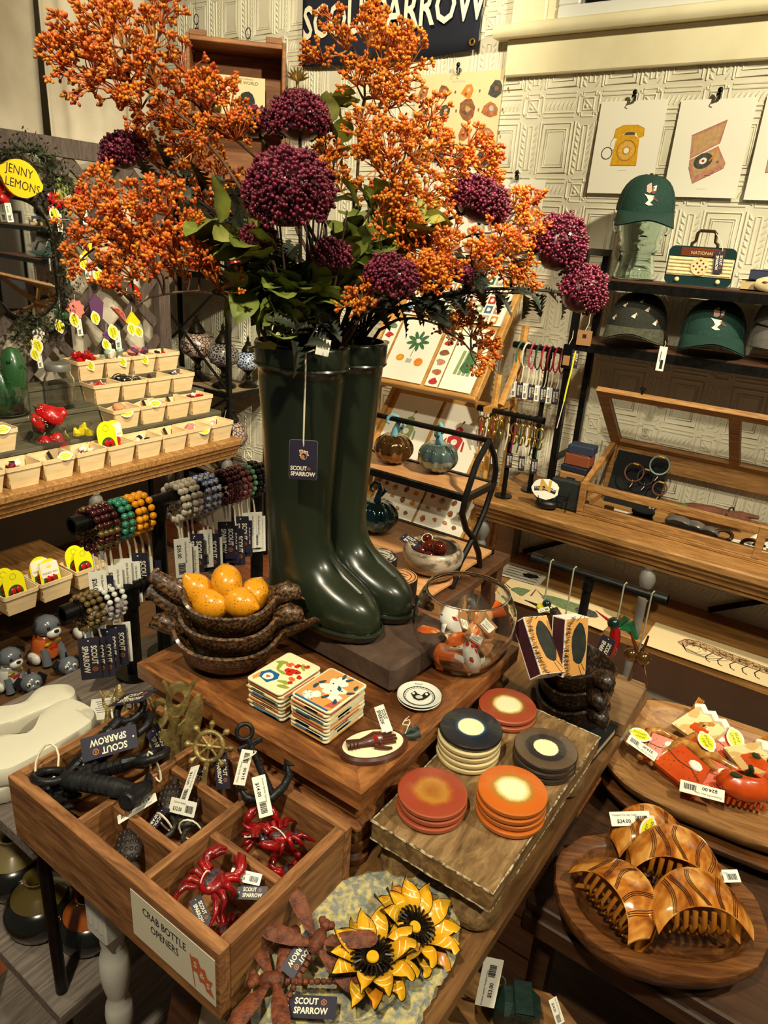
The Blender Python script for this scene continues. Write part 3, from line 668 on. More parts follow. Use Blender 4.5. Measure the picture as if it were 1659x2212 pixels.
for lab,px,n,k,side,low in stacks:
    zt=RZ+n*.0106; p=onz(px[0],px[1],zt); mt_=coaster_mesh(k,side); ml_=coaster_mesh('cream' if low=='cream' else k,low)
    for i in range(n):
        t=i==n-1; link(mt_ if t else ml_,'coaster',label=('%s on top of its stack'%lab) if t else '%s coaster, %s from the top in the %s stack'%('cream' if low=='cream' else 'plain edged',ORD[n-1-i],lab.split(' coaster')[0]),cat='coaster',group=None if t else lab.split(' coaster')[0]+' coaster stack',loc=(p.x+(0 if t else R.uniform(-.0014,.0014)),p.y+(0 if t else R.uniform(-.0014,.0014)),RZ+.0001+i*.0101),rot=(0,0,R.uniform(0,6)))
# ================================================================== bird bowls
clay=mat('speckled_clay',C(34,22,14),.42,c2=C(120,82,46),sc=230,lo=.44,hi=.62,bump=.25,bsc=240,detail=3,coat=.15)
clay2=mat('dark_speckled_clay',C(24,16,11),.4,c2=C(84,56,32),sc=210,lo=.5,hi=.70,bump=.25,bsc=220,detail=3,coat=.2)
def bird_bowl(L=.098,B=.070,H=.055,m=clay):
    g=G(m); N=40; rings=[]
    def ringz(k,ins,z0,rim):
        o=[]
        for i in range(N):
            t=TAU*i/N; c,s=math.cos(t),math.sin(t); x=(L*k-ins)*c; y=(B*k-ins)*s
            zz=z0+(rim*(.020*max(0,c)**4+.016*max(0,-c)**5))
            o.append((x,y,zz))
        return o
    for k,z in((.42,0),(.60,.004),(.80,.016),(.94,.034),(1.0,H)): rings.append(ringz(k,0,z,z/H))
    rings.append(ringz(.985,.003,H+.002,1)); rings.append(ringz(.97,.006,H-.002,1))
    for k,z in((.86,.030),(.66,.014),(.40,.009)): rings.append(ringz(k,.005,z,z/H*.8))
    g.loft(rings); body=g.mesh('bowl_body',60)
    g=G(m)
    g.tube([(L-.012,0,H+.004),(L-.002,0,H+.014),(L+.010,0,H+.020),(L+.021,0,H+.017),(L+.028,0,H+.010)],[.011,.015,.0165,.0125,.005],12)
    for s in(-1,1): g.ball((L+.016,s*.0115,H+.022),.0026)
    head=g.mesh('bird_head',60)
    g=G(m); g.cyl((L+.027,0,H+.011),(L+.036,0,H+.007),.0038,.0006,6); beak=g.mesh('beak',50)
    g=G(m); g.tube([(-L+.014,0,H-.004),(-L-.006,0,H+.013),(-L-.032,0,H+.030),(-L-.044,0,H+.038)],[.012,.014,.012,.008],10,flat=.36); tail=g.mesh('tail',60)
    return [('bowl_body',body),('bird_head',head),('beak',beak),('tail',tail)]
BB=bird_bowl(.074,.060,.047); BB2=bird_bowl(.068,.060,.050,clay2)
def put_bowl(parts,loc,rz,label,group,tilt=0,sc=1):
    e=E('bird_bowl',label,'bowl',loc,rz,group,rot=(0,tilt,rz)); e.scale=(sc,sc,1)
    hd=None
    for n,me in parts:
        o=link(me,n,hd if n=='beak' else e)
        if n=='bird_head': hd=o
    return e
cb=Vector((-.712,.652))
a0=math.radians(36)
put_bowl(BB,(cb.x,cb.y,.9203),a0+PI,'speckled brown bird bowl, lowest of the lemon stack','speckled bird bowls of lemons',sc=1.14)
put_bowl(BB,(cb.x+.003,cb.y+.002,.9510),a0-.08,'speckled brown bird bowl, middle of the lemon stack','speckled bird bowls of lemons',sc=1.07)
put_bowl(BB,(cb.x+.003,cb.y+.004,.9815),a0+.02,'speckled brown bird bowl holding the lemons, top of its stack','speckled bird bowls of lemons')
lem_m=mat('speckled_lemon',C(226,150,28),.28,c2=C(130,60,14),sc=330,lo=.62,hi=.68,coat=.5,detail=2)
g=G(lem_m); g.tube([(-.036,0,0),(-.033,0,0),(-.029,0,0),(-.022,0,0),(-.012,0,0),(0,0,0),(.012,0,0),(.022,0,0),(.029,0,0),(.033,0,0),(.037,0,0),(.040,0,0)],[.003,.0055,.0105,.0182,.0235,.0255,.0235,.0182,.0105,.0058,.0045,.0012],22); lem=g.mesh('lemon',75)
zt=1.045
for (px,py,z,r,lab) in((428,1280,1.030,(.2,.9,.6),'round orange lemon at the left side of the bird bowl'),(490,1262,1.046,(.1,.5,-.55),'largest speckled lemon at the top of the bird bowl'),(456,1310,1.018,(.0,.05,3.5),'speckled lemon low at the front left of the bird bowl'),(518,1306,1.024,(0,-.05,3.4),'long speckled lemon lying at the front of the bird bowl'),(548,1290,1.020,(.1,.5,-1.2),'half hidden lemon at the right rim of the bird bowl')):
    p=onz(px,py,z); link(lem,'lemon',label=lab,cat='fruit',group='lemons in the bird bowl',loc=p+Vector((0,0,.004)),rot=r).scale=(.92,)*3
# second stack with matchboxes
b2=onz(1232,1545,.84); b2=Vector((-.287,1.027,0)); a2=math.radians(-42)
bk=G(mat('black_book_cloth',C(16,22,28),.6)); bk.box(0,0,.0016,.075,.14,.003); bk.box(0,0,.0185,.075,.14,.003); bk.box(-.036,0,.010,.003,.14,.014); bk.m(mat('book_pages',C(206,186,150),.8)); bk.box(.001,0,.010,.070,.134,.0135)
bk.ob('book',label='black covered book lying under the dark bird bowls',cat='book',loc=(-.258,1.005,.7803),rot=(0,0,math.radians(-4)))
for k,(dz,da,lab) in enumerate(((0,.04,'dark brown bird bowl, lowest of the matchbox stack'),(.034,-.06,'dark brown bird bowl, middle of the matchbox stack'),(.068,0,'dark brown bird bowl holding the matchboxes'))):
    put_bowl(BB2,(b2.x,b2.y,.8008+dz),a2+da,lab,'dark bird bowls of matchboxes')
maroon=mat('maroon_striker',C(70,26,38),.6,c2=C(60,22,32),sc=60); kraft_o=mat('kraft_orange',C(214,154,82),.6)
pdark=mat('print_dark_green',C(44,46,38),.7,c2=C(30,34,30),sc=60)
def matchbox():
    W_,L_,T_=.050,.094,.030
    g=G(card_w); g.box(0,0,0,W_,L_,T_,.0004); g.m(maroon); g.box(-W_/2-.0001,0,0,.0004,L_*.96,T_*.82)
    z=T_/2+.0002; g.m(kraft_o); g.flat([(-W_/2+.001,-L_/2+.001),(W_/2-.001,-L_/2+.001),(W_/2-.001,L_/2-.001),(-W_/2+.001,L_/2-.001)],z)
    g.m(pdark); g.flat(blob(.006,.004,.016,.034,16,.06,.05),z+.0001)
    g.m(ink); rr=random.Random(5)
    for i in range(150):
        t=rr.uniform(-.05,.05); x=-.020+.010*abs(t/.05)**2*1.1+rr.uniform(-.002,.006); line2(g,[(x,t),(x-.007+rr.uniform(-.002,.002),t+rr.uniform(-.004,.002))],.0005,z+.0002+i*2e-6)
    line2(g,[(.008,-.030),(.014,-.044),(.020,-.050)],.0009,z+.0004); line2(g,[(.014,-.028),(.022,-.040)],.0009,z+.0004); line2(g,[(-.002,.042),(.012,.052),(.016,.046)],.001,z+.0004)
    return g.mesh('matchbox',0)
mb=matchbox()
# frames: top face normal towards camera, long axis tilted
for (p,ya,lab) in(((1229,1393,.958),(-.20,.25,1.0),'tall matchbox with maroon striker in front in the dark bird bowl'),((1163,1398,.955),(-.75,.50,.80),'tilted matchbox leaning left in the dark bird bowl')):
    c=onz(*p); o=link(mb,'matchbox',label=lab,cat='matchbox',group='matchboxes in the bird bowl')
    y=Vector(ya).normalized(); z=(Vector((.92,-.40,.30))); z=(z-y*z.dot(y)).normalized(); x=y.cross(z); o.matrix_world=Matrix(((x.x,y.x,z.x,c.x),(x.y,y.y,z.y,c.y),(x.z,y.z,z.z,c.z),(0,0,0,1)))

# ================================================================== fish bowl
glass=mat('clear_glass',(1,1,1,1),.0,trans=1,ior=1.45)
fx,fy=-.4425,.902
fb=E('fish_bowl','clear round glass fish bowl full of koi ornaments','bowl',(fx,fy,.9203))
g=G(glass); out=[(.0,.0),(.045,.0),(.052,.002),(.066,.018),(.078,.042),(.083,.068),(.080,.094),(.072,.114),(.0655,.124)]
inn=[(.0640,.1250),(.0625,.1242),(.0695,.113),(.0776,.093),(.0806,.068),(.0756,.043),(.0636,.020),(.050,.006),(0,.005)]
g.lathe(out+inn,44,cap=False); g.ob('glass_body',fb,smooth=60)
g=G(glass); g.tube([(.0648*math.cos(TAU*i/44),.0648*math.sin(TAU*i/44),.1245) for i in range(44)],.0019,8,closed=True); g.ob('rim',fb)
kraftc=mat('kraft_card',C(156,112,68),.75)
koiw=mat('koi_white',C(226,224,212),.2,coat=.6); koir=mat('koi_red',C(190,24,20),.22,coat=.6); koio=mat('koi_orange',C(222,98,20),.22,coat=.6); koip=mat('koi_peach',C(226,160,104),.22,coat=.6)
def koi(body,spot_m,tail):
    parts=[]
    g=G(body); g.tube([(-.022,0,.0),(-.018,0,0),(-.010,.001,0),(0,.002,0),(.010,.001,0),(.018,-.002,0),(.024,-.005,0)],[.003,.0085,.0112,.0112,.0092,.006,.003],14,flat=.8)
    for s in(-1,1): g.tube([(-.008,s*.009,-.002),(-.002,s*.017,-.005),(.004,s*.019,-.006)],[.004,.003,.001],6,flat=.4)
    parts.append(('fish_body',g.mesh('fish_body',60)))
    g=G(tail); g.tube([(.022,-.004,0),(.030,-.009,.001),(.037,-.014,.0)],[.003,.007,.009],8,flat=.35); g.tube([(.022,-.004,0),(.031,-.004,.002),(.040,-.004,.0)],[.003,.005,.006],8,flat=.35); parts.append(('tail_fin',g.mesh('tail_fin',60)))
    g=G(spot_m)
    for t,a in((-.6,1.2),(-.1,1.9),(.35,1.1),(.1,1.5)):
        x=t*.02; g.ball((x,.0025+.0085*math.cos(a),.0078*math.sin(a)),.0046,(1.3,.7,.5))
    parts.append(('spots',g.mesh('spots',60)))
    g=G(ink); 
    for s in(-1,1): g.ball((-.017,s*.0065,.0048),.0011)
    parts.append(('eye',g.mesh('eyes',60)))
    return parts
KA=koi(koiw,koir,koir); KB=koi(koio,koip,koip); KC=koi(koip,koio,koio)
g=G(kraftc); g.prism(rrect(.036,.024,.0008,2),-.0002,.0002); g.m(card_w); g.prism(rrect(.024,.015,.0004,2,.0035),.0002,.0004); g.m(ink); 
for q in range(3): g.box(.0035,.004-.0022*q,.0005,.020-.004*q,.0006,.0002)
for q in range(6): g.box(-.004+.0024*q,-.0045,.0005,.0012,.003,.0002)
ktag=g.mesh('kraft_tag',0)
kl=[('white koi ornament with red patches at the front of the fish bowl',KA,(.030,-.020,.030),(.2,-.35,2.3)),('white koi ornament with red tail near the top of the pile',KA,(-.020,.008,.052),(.1,.25,-.2)),('orange koi ornament at the left of the fish bowl',KB,(-.040,-.024,.034),(.0,.2,.5)),('peach and orange koi ornament upright in the pile',KC,(.020,.012,.054),(.5,-.9,1.3)),('orange koi ornament at the bottom of the fish bowl',KB,(-.010,-.036,.022),(.2,.0,.3)),('peach koi ornament lying against the back glass',KC,(.012,.040,.040),(.3,.3,2.8)),('orange koi ornament in the middle of the pile',KB,(.004,-.008,.036),(.6,.2,1.2))]
for lab,K,l,r in kl:
    e=E('koi_ornament',lab,'ornament',Vector(fb.location)+Vector(l),rot=r,group='koi ornaments in the fish bowl')
    e.scale=(1.4,)*3
    for n,me in K: link(me,n,e)
    tl=link(ktag,'kraft_tag',e); tl.scale=(.6,)*3; tl.location=(R.uniform(.004,.02),R.uniform(-.008,.012),.012); tl.rotation_euler=(R.uniform(-.5,.5),R.uniform(-.4,.4),R.uniform(0,6)); 
# ================================================================== stone tray with metal garden ornaments
stone=mat('slate_stone',C(128,130,124),.8,c2=C(196,180,118),sc=130,lo=.42,hi=.62,bump=1,bsc=120,detail=10)
cx,cy=-.305,.462
out=[(540,2200),(548,2120),(580,2060),(640,1990),(700,1925),(760,1900),(830,1885),(900,1882),(960,1910),(988,1960),(990,2030),(975,2090),(950,2130),(915,2190),(880,2260),(760,2330),(640,2320),(570,2270)]
P2=[onz(a,b,.79) for a,b in out]; cx=sum(p.x for p in P2)/len(P2); cy=sum(p.y for p in P2)/len(P2)
def fine(P,n=4):
    o=[]; k=len(P)
    for i in range(k):
        p0,p1,p2,p3=P[i-1],P[i],P[(i+1)%k],P[(i+2)%k]
        for j in range(n):
            t=j/n; o.append(.5*((2*p1)+(p2-p0)*t+(2*p0-5*p1+4*p2-p3)*t*t+(3*p1-p0-3*p2+p3)*t**3))
    return o
S=fine(P2); N=len(S)
def srg(k,z,j):
    return [(( p.x-cx)*k+R.uniform(-j,j),(p.y-cy)*k+R.uniform(-j,j),z+R.uniform(-j,j)*.7) for p in S]
g=G(stone); g.loft([srg(.93,0,.001),srg(1.0,.008,.0022),srg(1.0,.014,.0022),srg(.95,.020,.002),srg(.84,.021,.0022),srg(.74,.0205,.002),srg(.64,.0185,.0015),srg(.58,.013,.0005),srg(.30,.0125,.0003)])
so=g.ob('stone_tray',label='grey and yellow slate tray holding the metal garden ornaments',cat='tray',loc=(cx,cy,.7803),smooth=25)
g=G(mat('dark_slate',C(74,76,80),.6,bump=.4,sc=60)); q=onz(930,1945,.802); g.at(q.x-cx,q.y-cy,.0208,0,0,math.radians(-2)); g.ball((0,0,0),1,(.030,.0075,.0022),2); g.ob('slate_chip',so)
yel=mat('yellow_enamel',C(214,150,18),.3,c2=C(230,182,40),sc=25,coat=.5); yel2=mat('amber_enamel',C(196,118,20),.3,c2=C(222,160,40),sc=30,coat=.5); stripe=mat('pale_stripe',C(240,222,150),.35,coat=.4); edge=mat('burnt_edge',C(40,26,14),.5)
burnt=mat('burnt_metal',C(26,18,14),.3,m=.4,coat=.4)
def petal(m,L=.034,Wd=.021,curl=.012,st=2):
    g=G(edge)
    def f(u,v,e=0,zo=0):
        x=u*(L+e); wv=Wd/2*(math.sin(PI*min(1,u*.86+.10)))**.75*(1 if u<.75 else 1)+e*.5
        y=(v-.5)*2*wv; z=.004+curl*(u**1.3)*(1-.55*u)+.010*(2*v-1)**2*u*(1-.3*u)+zo+.004*math.sin(u*4)
        return (x+.004*(2*v-1)*u,y,z)
    g.surf(lambda u,v:f(u,v,.0010,-.0004),8,6); g.m(m); g.surf(lambda u,v:f(u,v),8,6)
    if st:
        g.m(stripe)
        for q in range(st):
            u0=.50+.18*q; g.surf(lambda u,v:f(u0+.035*u+.05*(v-.5),.12+.76*v,0,.00035),1,6)
    return g.mesh('petal',60)
PET=[petal(yel),petal(yel,.036,.022,.016,2),petal(yel2,.033,.020,.020,0),petal(yel,.035,.020,.008,1)]
def sunflower(label,loc,rz,tilt,sc=1.):
    e=E('metal_sunflower',label,'ornament',loc,rot=(tilt[0],tilt[1],rz),group='metal sunflowers on the stone tray')
    for ringi,(n,r0,zz,up) in enumerate(((11,.018,.002,-.12),(10,.017,.009,-.38))):
        for i in range(n):
            o=link(PET[(i*2+ringi)%4],'petal',e); a=TAU*(i+.5*ringi)/n+R.uniform(-.1,.1)
            o.location=(r0*sc*math.cos(a),r0*sc*math.sin(a),zz); o.rotation_euler=(R.uniform(-.15,.15),up+R.uniform(-.12,.12),a); o.scale=(sc,)*3
    g=G(burnt)
    for i in range(24):
        a=TAU*i/24; c,s=math.cos(a),math.sin(a)
        g.tube([(.0095*c,.0095*s,.020),(.014*c,.014*s,.0255),(.0215*c,.0215*s,.0255),(.0265*c,.0265*s,.0195)],.0014,5)
        if i%2==0: g.tube([(.010*c,.010*s,.017),(.018*c,.018*s,.020),(.0275*c,.0275*s,.016)],.0014,5)
    g.lathe([(.0,.012),(.025,.012),(.022,.018),(.0,.020)],24); g.ob('seed_coil',e)
    g=G(yel); g.lathe([(0,.0205),(.0070,.0205),(.0064,.0222),(0,.0228)],18); g.ob('centre_disc',e)
    return e
p=onz(808,2062,.835); sunflower('large yellow metal sunflower in front on the stone tray',(p.x,p.y,.812),.3,(.05,-.05))
p=onz(884,1990,.825); sunflower('yellow metal sunflower tucked behind the larger one',(p.x,p.y,.800),1.0,(.22,.30),1.05)
rust=mat('rusty_iron',C(70,32,16),.6,c2=C(120,60,30),sc=120,bump=.9,bsc=160)
def dragonfly():
    parts=[]
    g=G(rust); pts=[]; rr=[]
    g.tube([(.0,0,.006),(.008,0,.008),(.018,0,.008),(.024,0,.006)],[.006,.009,.008,.005],12)
    parts.append(('thorax',g.mesh('thorax',60)))
    g=G(rust)
    for i in range(11): 
        x=-.006-.0062*i; g.tube([(x+.004,0,.005),(x+.003,0,.005),(x-.001,0,.005),(x-.002,0,.005)],[.0018,.0036-.00012*i,.0036-.00012*i,.0018],8)
    parts.append(('segmented_tail',g.mesh('segmented_tail',50)))
    g=G(rust); g.ball((.030,0,.008),.0065,(1,1.05,.9),2)
    for s in(-1,1): g.ball((.032,s*.0055,.010),.0046,lv=2)
    parts.append(('head',g.mesh('head',60)))
    ws=[]
    for (x0,ang,L) in((.014,.55,.060),(.006,-.25,.056)):
        for s in(1,-1):
            g=G(rust); d=Vector((math.sin(ang),s*math.cos(ang),0)); n=Vector((d.y,-d.x,0)); ra=[]
            for u,wd in((0,.003),(.12,.0045),(.35,.0078),(.65,.0092),(.85,.0085),(.95,.006),(1,.002)):
                c=Vector((x0,s*.005,.010))+d*(L*u)+Vector((0,0,.004*math.sin(u*2.4))); ra.append([c+n*wd+Vector((0,0,0)),c+n*wd*.5+Vector((0,0,.0012)),c+Vector((0,0,.0018)),c-n*wd*.5+Vector((0,0,.0012)),c-n*wd,c-Vector((0,0,.0004))])
            g.loft(ra)
            for q in range(3): g.tube([Vector((x0,s*.005,.0125))+d*(L*.1),Vector((x0,s*.005,.0135))+d*(L*.5)+n*(q-1)*.004,Vector((x0,s*.005,.0135))+d*(L*.92)+n*(q-1)*.004],.0005,4)
            parts.append(('wing',g.mesh('wing',50)))
    return parts
DF=dragonfly()
def put_df(label,px,z,rz,tilt):
    p=onz(px[0],px[1],z); e=E('metal_dragonfly',label,'ornament',p,rot=(tilt[0],tilt[1],rz),group='metal dragonflies on the stone tray')
    for n,me in DF: o=link(me,n,e)
    return e
d1=put_df('rusty metal dragonfly lying nearest the wooden box',(672,2062),.826,math.radians(98),(.25,-.35))
d2=put_df('rusty metal dragonfly at the bottom with its tail to the right',(612,2128),.815,math.radians(216),(0,.06))
tag(d1,NAVY,(-.006,.010,.004),(-1,.1,0),(0,1,.2),sc=1.0); tag(d2,NAVY,(-.03,.020,-.004),(-1,.05,0),(0,-1,.1),sc=1.15)
# ================================================================== divided wooden box of bottle openers
boxw=wood('box_pine_x',C(84,50,26),C(176,124,76),C(138,90,50),ax=0,sc=13,r=.6,k=8,bump=.5)
boxy=wood('box_pine_y',C(84,50,26),C(174,122,74),C(134,88,48),ax=1,sc=13,r=.6,k=8,bump=.5)
BX0,BX1,BY0,BY1,BH=-.777,-.386,.334,.549,.100
bo=E('divided_box','long divided wooden box of cast iron bottle openers','box',((BX0+BX1)/2,(BY0+BY1)/2,.7803))
ox,oy=(BX0+BX1)/2,(BY0+BY1)/2; T=.015
def bb(name,m,x0,x1,y0,y1,z0,z1,bev=.0012): g=G(m); g.box((x0+x1)/2-ox,(y0+y1)/2-oy,(z0+z1)/2,x1-x0,y1-y0,z1-z0,bev); return g.ob(name,bo)
fr_=bb('front_board',boxw,BX0,BX1,BY0,BY0+T,.0,BH); bb('back_board',boxw,BX0,BX1,BY1-T,BY1,0,BH); bb('end_board',boxy,BX0,BX0+T,BY0+T,BY1-T,0,BH); bb('end_board',boxy,BX1-T,BX1,BY0+T,BY1-T,0,BH)
bb('bottom',boxw,BX0+T,BX1-T,BY0+T,BY1-T,.0,.006)
DT=.011
bb('divider',boxy,-.524,-.513,BY0+T,BY1-T,.006,BH-.002); bb('divider',boxy,-.651,-.640,BY0+T,BY1-T,.006,BH-.004)
bb('divider',boxw,-.640,-.524,.391,.402,.006,BH-.008); bb('divider',boxw,-.640,-.524,.478,.489,.006,BH-.008); bb('divider',boxw,-.513,BX1-T,.434,.445,.006,BH-.008)
# sign on the front
g=G(mat('sign_card',C(216,204,178),.6)); sw,sh=.135,.068
g.prism([(-sw/2,-sh/2),(sw/2,-sh/2),(sw/2,sh/2),(-sw/2,sh/2)],0,.0006); g.m(mat('sign_ink',C(44,42,52),.6)); z=.0008
g.text('CRAB BOTTLE',.0155,-.012,.016,z,sx=.72,bold=.012); g.text('OPENERS',.0155,-.012,-.002,z,ax='CENTER',sx=.72,bold=.012)
g.m(mat('sign_orange',C(192,98,50),.6)); line2(g,[(.030,.014),(.036,-.030)],.0016,z)
g.flat([(.031,.012),(.042,.016),(.046,.006),(.052,.008),(.056,-.002),(.064,-.001),(.060,-.012),(.066,-.024),(.054,-.022),(.050,-.014),(.044,-.016),(.040,-.006),(.034,-.008)],z)
g.m(mat('sign_card',C(216,204,178))); 
for t_,x,y in(('S',.038,.004),('&',.048,-.004),('S',.057,-.012)): g.text(t_,.011,x,y,z+.0004,bold=.03)
sg=g.ob('sign',bo,smooth=0,label='printed card reading CRAB BOTTLE OPENERS'); a=ony(372,2043,BY0); sg.matrix_local=frame((a.x-ox,BY0-oy-.0001,a.z-.7803),(1,0,0),(0,0,1))
# ---- cast iron hammers
ci=mat('cast_iron_black',C(24,24,26),.42,m=.35,c2=C(38,38,40),sc=60,bump=.3,bsc=200)
ci2=mat('cast_iron_brown',C(40,34,30),.5,m=.3,c2=C(58,50,44),sc=60,bump=.35,bsc=160)
def hammer():
    P_=[]
    g=G(ci); xs=[0,.004,.012]; rs=[.006,.0085,.0095]
    for i in range(7):
        x=.014+.0075*i; xs+=[x,x+.0008,x+.0022,x+.0030]; rs+=[.0102,.0084,.0084,.0102]
    xs+=[.072,.082,.090]; rs+=[.0098,.0075,.0085]
    g.tube([(x,0,0) for x in xs],rs,12,flat=.72); P_.append(('grip',g.mesh('grip',30)))
    g=G(ci); g.tube([(.094,.016,0),(.094,.010,0),(.095,.003,0),(.096,-.008,.0),(.096,-.014,0),(.096,-.0145,0),(.096,-.024,0),(.096,-.0255,0)],[.004,.0075,.0095,.0085,.0065,.0095,.0095,.0075],12); P_.append(('hammer_head',g.mesh('hammer_head',35)))
    g=G(ci); 
    for s in(-1,1): g.tube([(.094,.014,s*.002),(.090,.022,s*.005),(.084,.029,s*.006)],[.0055,.0045,.0018],8)
    P_.append(('claw',g.mesh('claw',40)))
    g=G(ci); g.tube(loop((-.014,0,0),.017,.0145,18,(1,0,0),(0,1,0)),.0042,8,closed=True); g.box(-.028,0,.0,.006,.018,.005,.001); P_.append(('opener_ring',g.mesh('opener_ring',50)))
    return P_
HM=hammer()
def place(parts,name,label,cat,loc,rot,group,sc=1):
    e=E(name,label,cat,loc,rot=rot,group=group)
    if sc!=1: e.scale=(sc,)*3
    for n,me in parts: link(me,n,e)
    return e
def aim(p,q,roll=0):
    d=Vector(q)-Vector(p); m=d.to_track_quat('X','Z').to_matrix().to_4x4()@Matrix.Rotation(roll,4,'X'); return m.to_euler()
def pz(x,y,z): return onz(x,y,z)
h1=Vector((-.722,.374,.880)),Vector((-.640,.404,.890)); h=place(HM,'hammer_opener','black iron hammer opener lying across the box front divider','bottle opener',h1[0],aim(*h1,-.3),'hammer openers in the box',1.22)
cord(h,loop((-.018,0,.012),.014,.020,12,(1,0,0),(0,.3,1)),.0012); tag(h,NAVY,(.012,.030,.0),(.9,-.2,-.3),(.25,1,.1))
h2=Vector((-.662,.447,.894)),Vector((-.730,.380,.864)); h=place(HM,'hammer_opener','black iron hammer opener with its ring toward the brass fish','bottle opener',h2[0],aim(*h2,.4),'hammer openers in the box',1.22)
cord(h,loop((-.014,0,-.012),.004,.018,12,(1,0,0),(0,.2,1)),.0012); tag(h,NAVY,(.0,-.030,-.012),(-.35,-.9,-.1),(.9,-.3,.2),sc=1.05)
h3=Vector((-.706,.462,.902)),Vector((-.722,.388,.864)); h=place(HM,'hammer_opener','black iron hammer opener under the two tilted navy tags','bottle opener',h3[0],aim(*h3,.2),'hammer openers in the box',1.18)
tag(h,NAVY,(-.030,-.018,.022),(-.5,.86,.1),(.85,.45,.3),sc=1.35)
h4=Vector((-.735,.474,.908)),Vector((-.742,.392,.862)); h=place(HM,'hammer_opener','black iron hammer opener with its ring highest at the back','bottle opener',h4[0],aim(*h4,-.2),'hammer openers in the box',1.18)
cord(h,loop((-.016,0,.010),.004,.022,12,(1,0,0),(0,.3,1)),.0012); tag(h,NAVY,(.028,.028,.024),(.75,-.6,.0),(-.6,-.75,.3),sc=1.35)
h5=Vector((-.735,.375,.815)),Vector((-.690,.385,.806)); place(HM,'hammer_opener','black iron hammer opener deep in the left compartment','bottle opener',h5[0],aim(*h5,1.2),'hammer openers in the box',1.0)
# ---- antique brass fish
brass=mat('antique_brass',C(172,150,92),.34,m=.35,c2=C(104,86,50),sc=50,bump=.4,bsc=220)
def fish():
    P_=[]
    g=G(brass); zs=[(0,.002,.004),(.008,.006,.008),(.022,.009,.0125),(.042,.0095,.0135),(.060,.008,.011),(.074,.0055,.0075),(.080,.005,.008)]
    g.loft([[(a*math.cos(TAU*i/14),b*math.sin(TAU*i/14),z) for i in range(14)] for z,a,b in zs]); P_.append(('fish_body',g.mesh('fish_body',60)))
    g=G(brass); outer=[(0,.078),(-.008,.084),(-.018,.100),(-.022,.116),(-.010,.110),(0,.108),(.010,.110),(.022,.116),(.018,.100),(.008,.084)]
    # tail plate with an opener hole
    N=20; A=[];B=[]
    for i in range(N):
        t=TAU*i/N; c,s=math.cos(t),math.sin(t); rx=.0155+.0065*max(0,s)**2*abs(c)*1.4; A.append((rx*c,.098+.0175*s*(1 if s>0 else 1.15))); B.append((.0085*c,.098+.0085*s))
    for sgn in(1,-1):
        pass
    vs=[(-.003 if 0 else y0,x,z) for y0 in(-.003,.003) for x,z in A]+[(y0,x,z) for y0 in(-.003,.003) for x,z in B]
    fs=[]
    for i in range(N):
        j=(i+1)%N; fs+=[(i,j,N+j,N+i),(2*N+i,3*N+i,3*N+j,2*N+j),(i,2*N+i,2*N+j,j),(N+i,N+j,3*N+j,3*N+i)]
    g.add(vs,fs)
    for s in(-1,1): g.tube([(0,s*.010,.100),(0,s*.021,.117)],[.004,.0025],8)
    P_.append(('opener_tail',g.mesh('opener_tail',40)))
    g=G(brass)
    g.at(0,0,0,PI/2,0,PI/2); g.prism([(.011,.028),(.021,.036),(.020,.046),(.012,.050)],-.0012,.0012); P_.append(('dorsal_fin',g.mesh('dorsal_fin',40))); g=G(brass); g.at(0,0,0,PI/2,0,PI/2); g.prism([(-.011,.050),(-.019,.056),(-.018,.064),(-.010,.064)],-.0012,.0012); P_.append(('fin',g.mesh('fin',40)))
    return P_
FS=fish()
fl_=[((236,1640),(232,1490),-.1,'brass fish opener, leftmost of the upright bunch'),((268,1648),(258,1478),.7,'brass trout opener standing head up behind the left fish'),((306,1655),(305,1500),.2,'brass fish opener with a wide round hole in the middle'),((338,1660),(347,1505),-.2,'brass fish opener second from the right of the bunch'),((362,1655),(388,1470),.3,'brass fish opener with broad flat tail at the back right'),((385,1650),(430,1500),1.2,'brass trout opener leaning far right, head up')]
for i,(a,b,rl,lab) in enumerate(fl_):
    up='trout' in lab
    base=pz(a[0],a[1],.792 if i<5 else .80); base.y=max(.50,min(.528,base.y)); 
    base=ony(a[0],a[1],.490+.016*(i%3)); base.z=.800
    tip=ony(b[0],b[1],.522+.006*(i%2)); d=(tip-base)
    zv=d.normalized(); xv=(CAM-base); xv=(xv-zv*xv.dot(zv)).normalized(); yv=zv.cross(xv); m=Matrix((xv,yv,zv)).transposed().to_4x4()@Matrix.Rotation(rl*.45,4,'Z')
    if up: m=m@Matrix.Rotation(PI,4,'X')
    e=E('fish_opener',lab,'bottle opener',base+(d if up else Vector()),rot=m.to_euler(),group='brass fish openers')
    s=d.length/.117; e.scale=(s*.7,s*.66,s)
    for n,me in FS: link(me,n,e)
    if i==3: tag(e,NAVY,(.016,.004,.058),(-.3,.6,-.9),(-.2,.9,.5),sc=1.3)
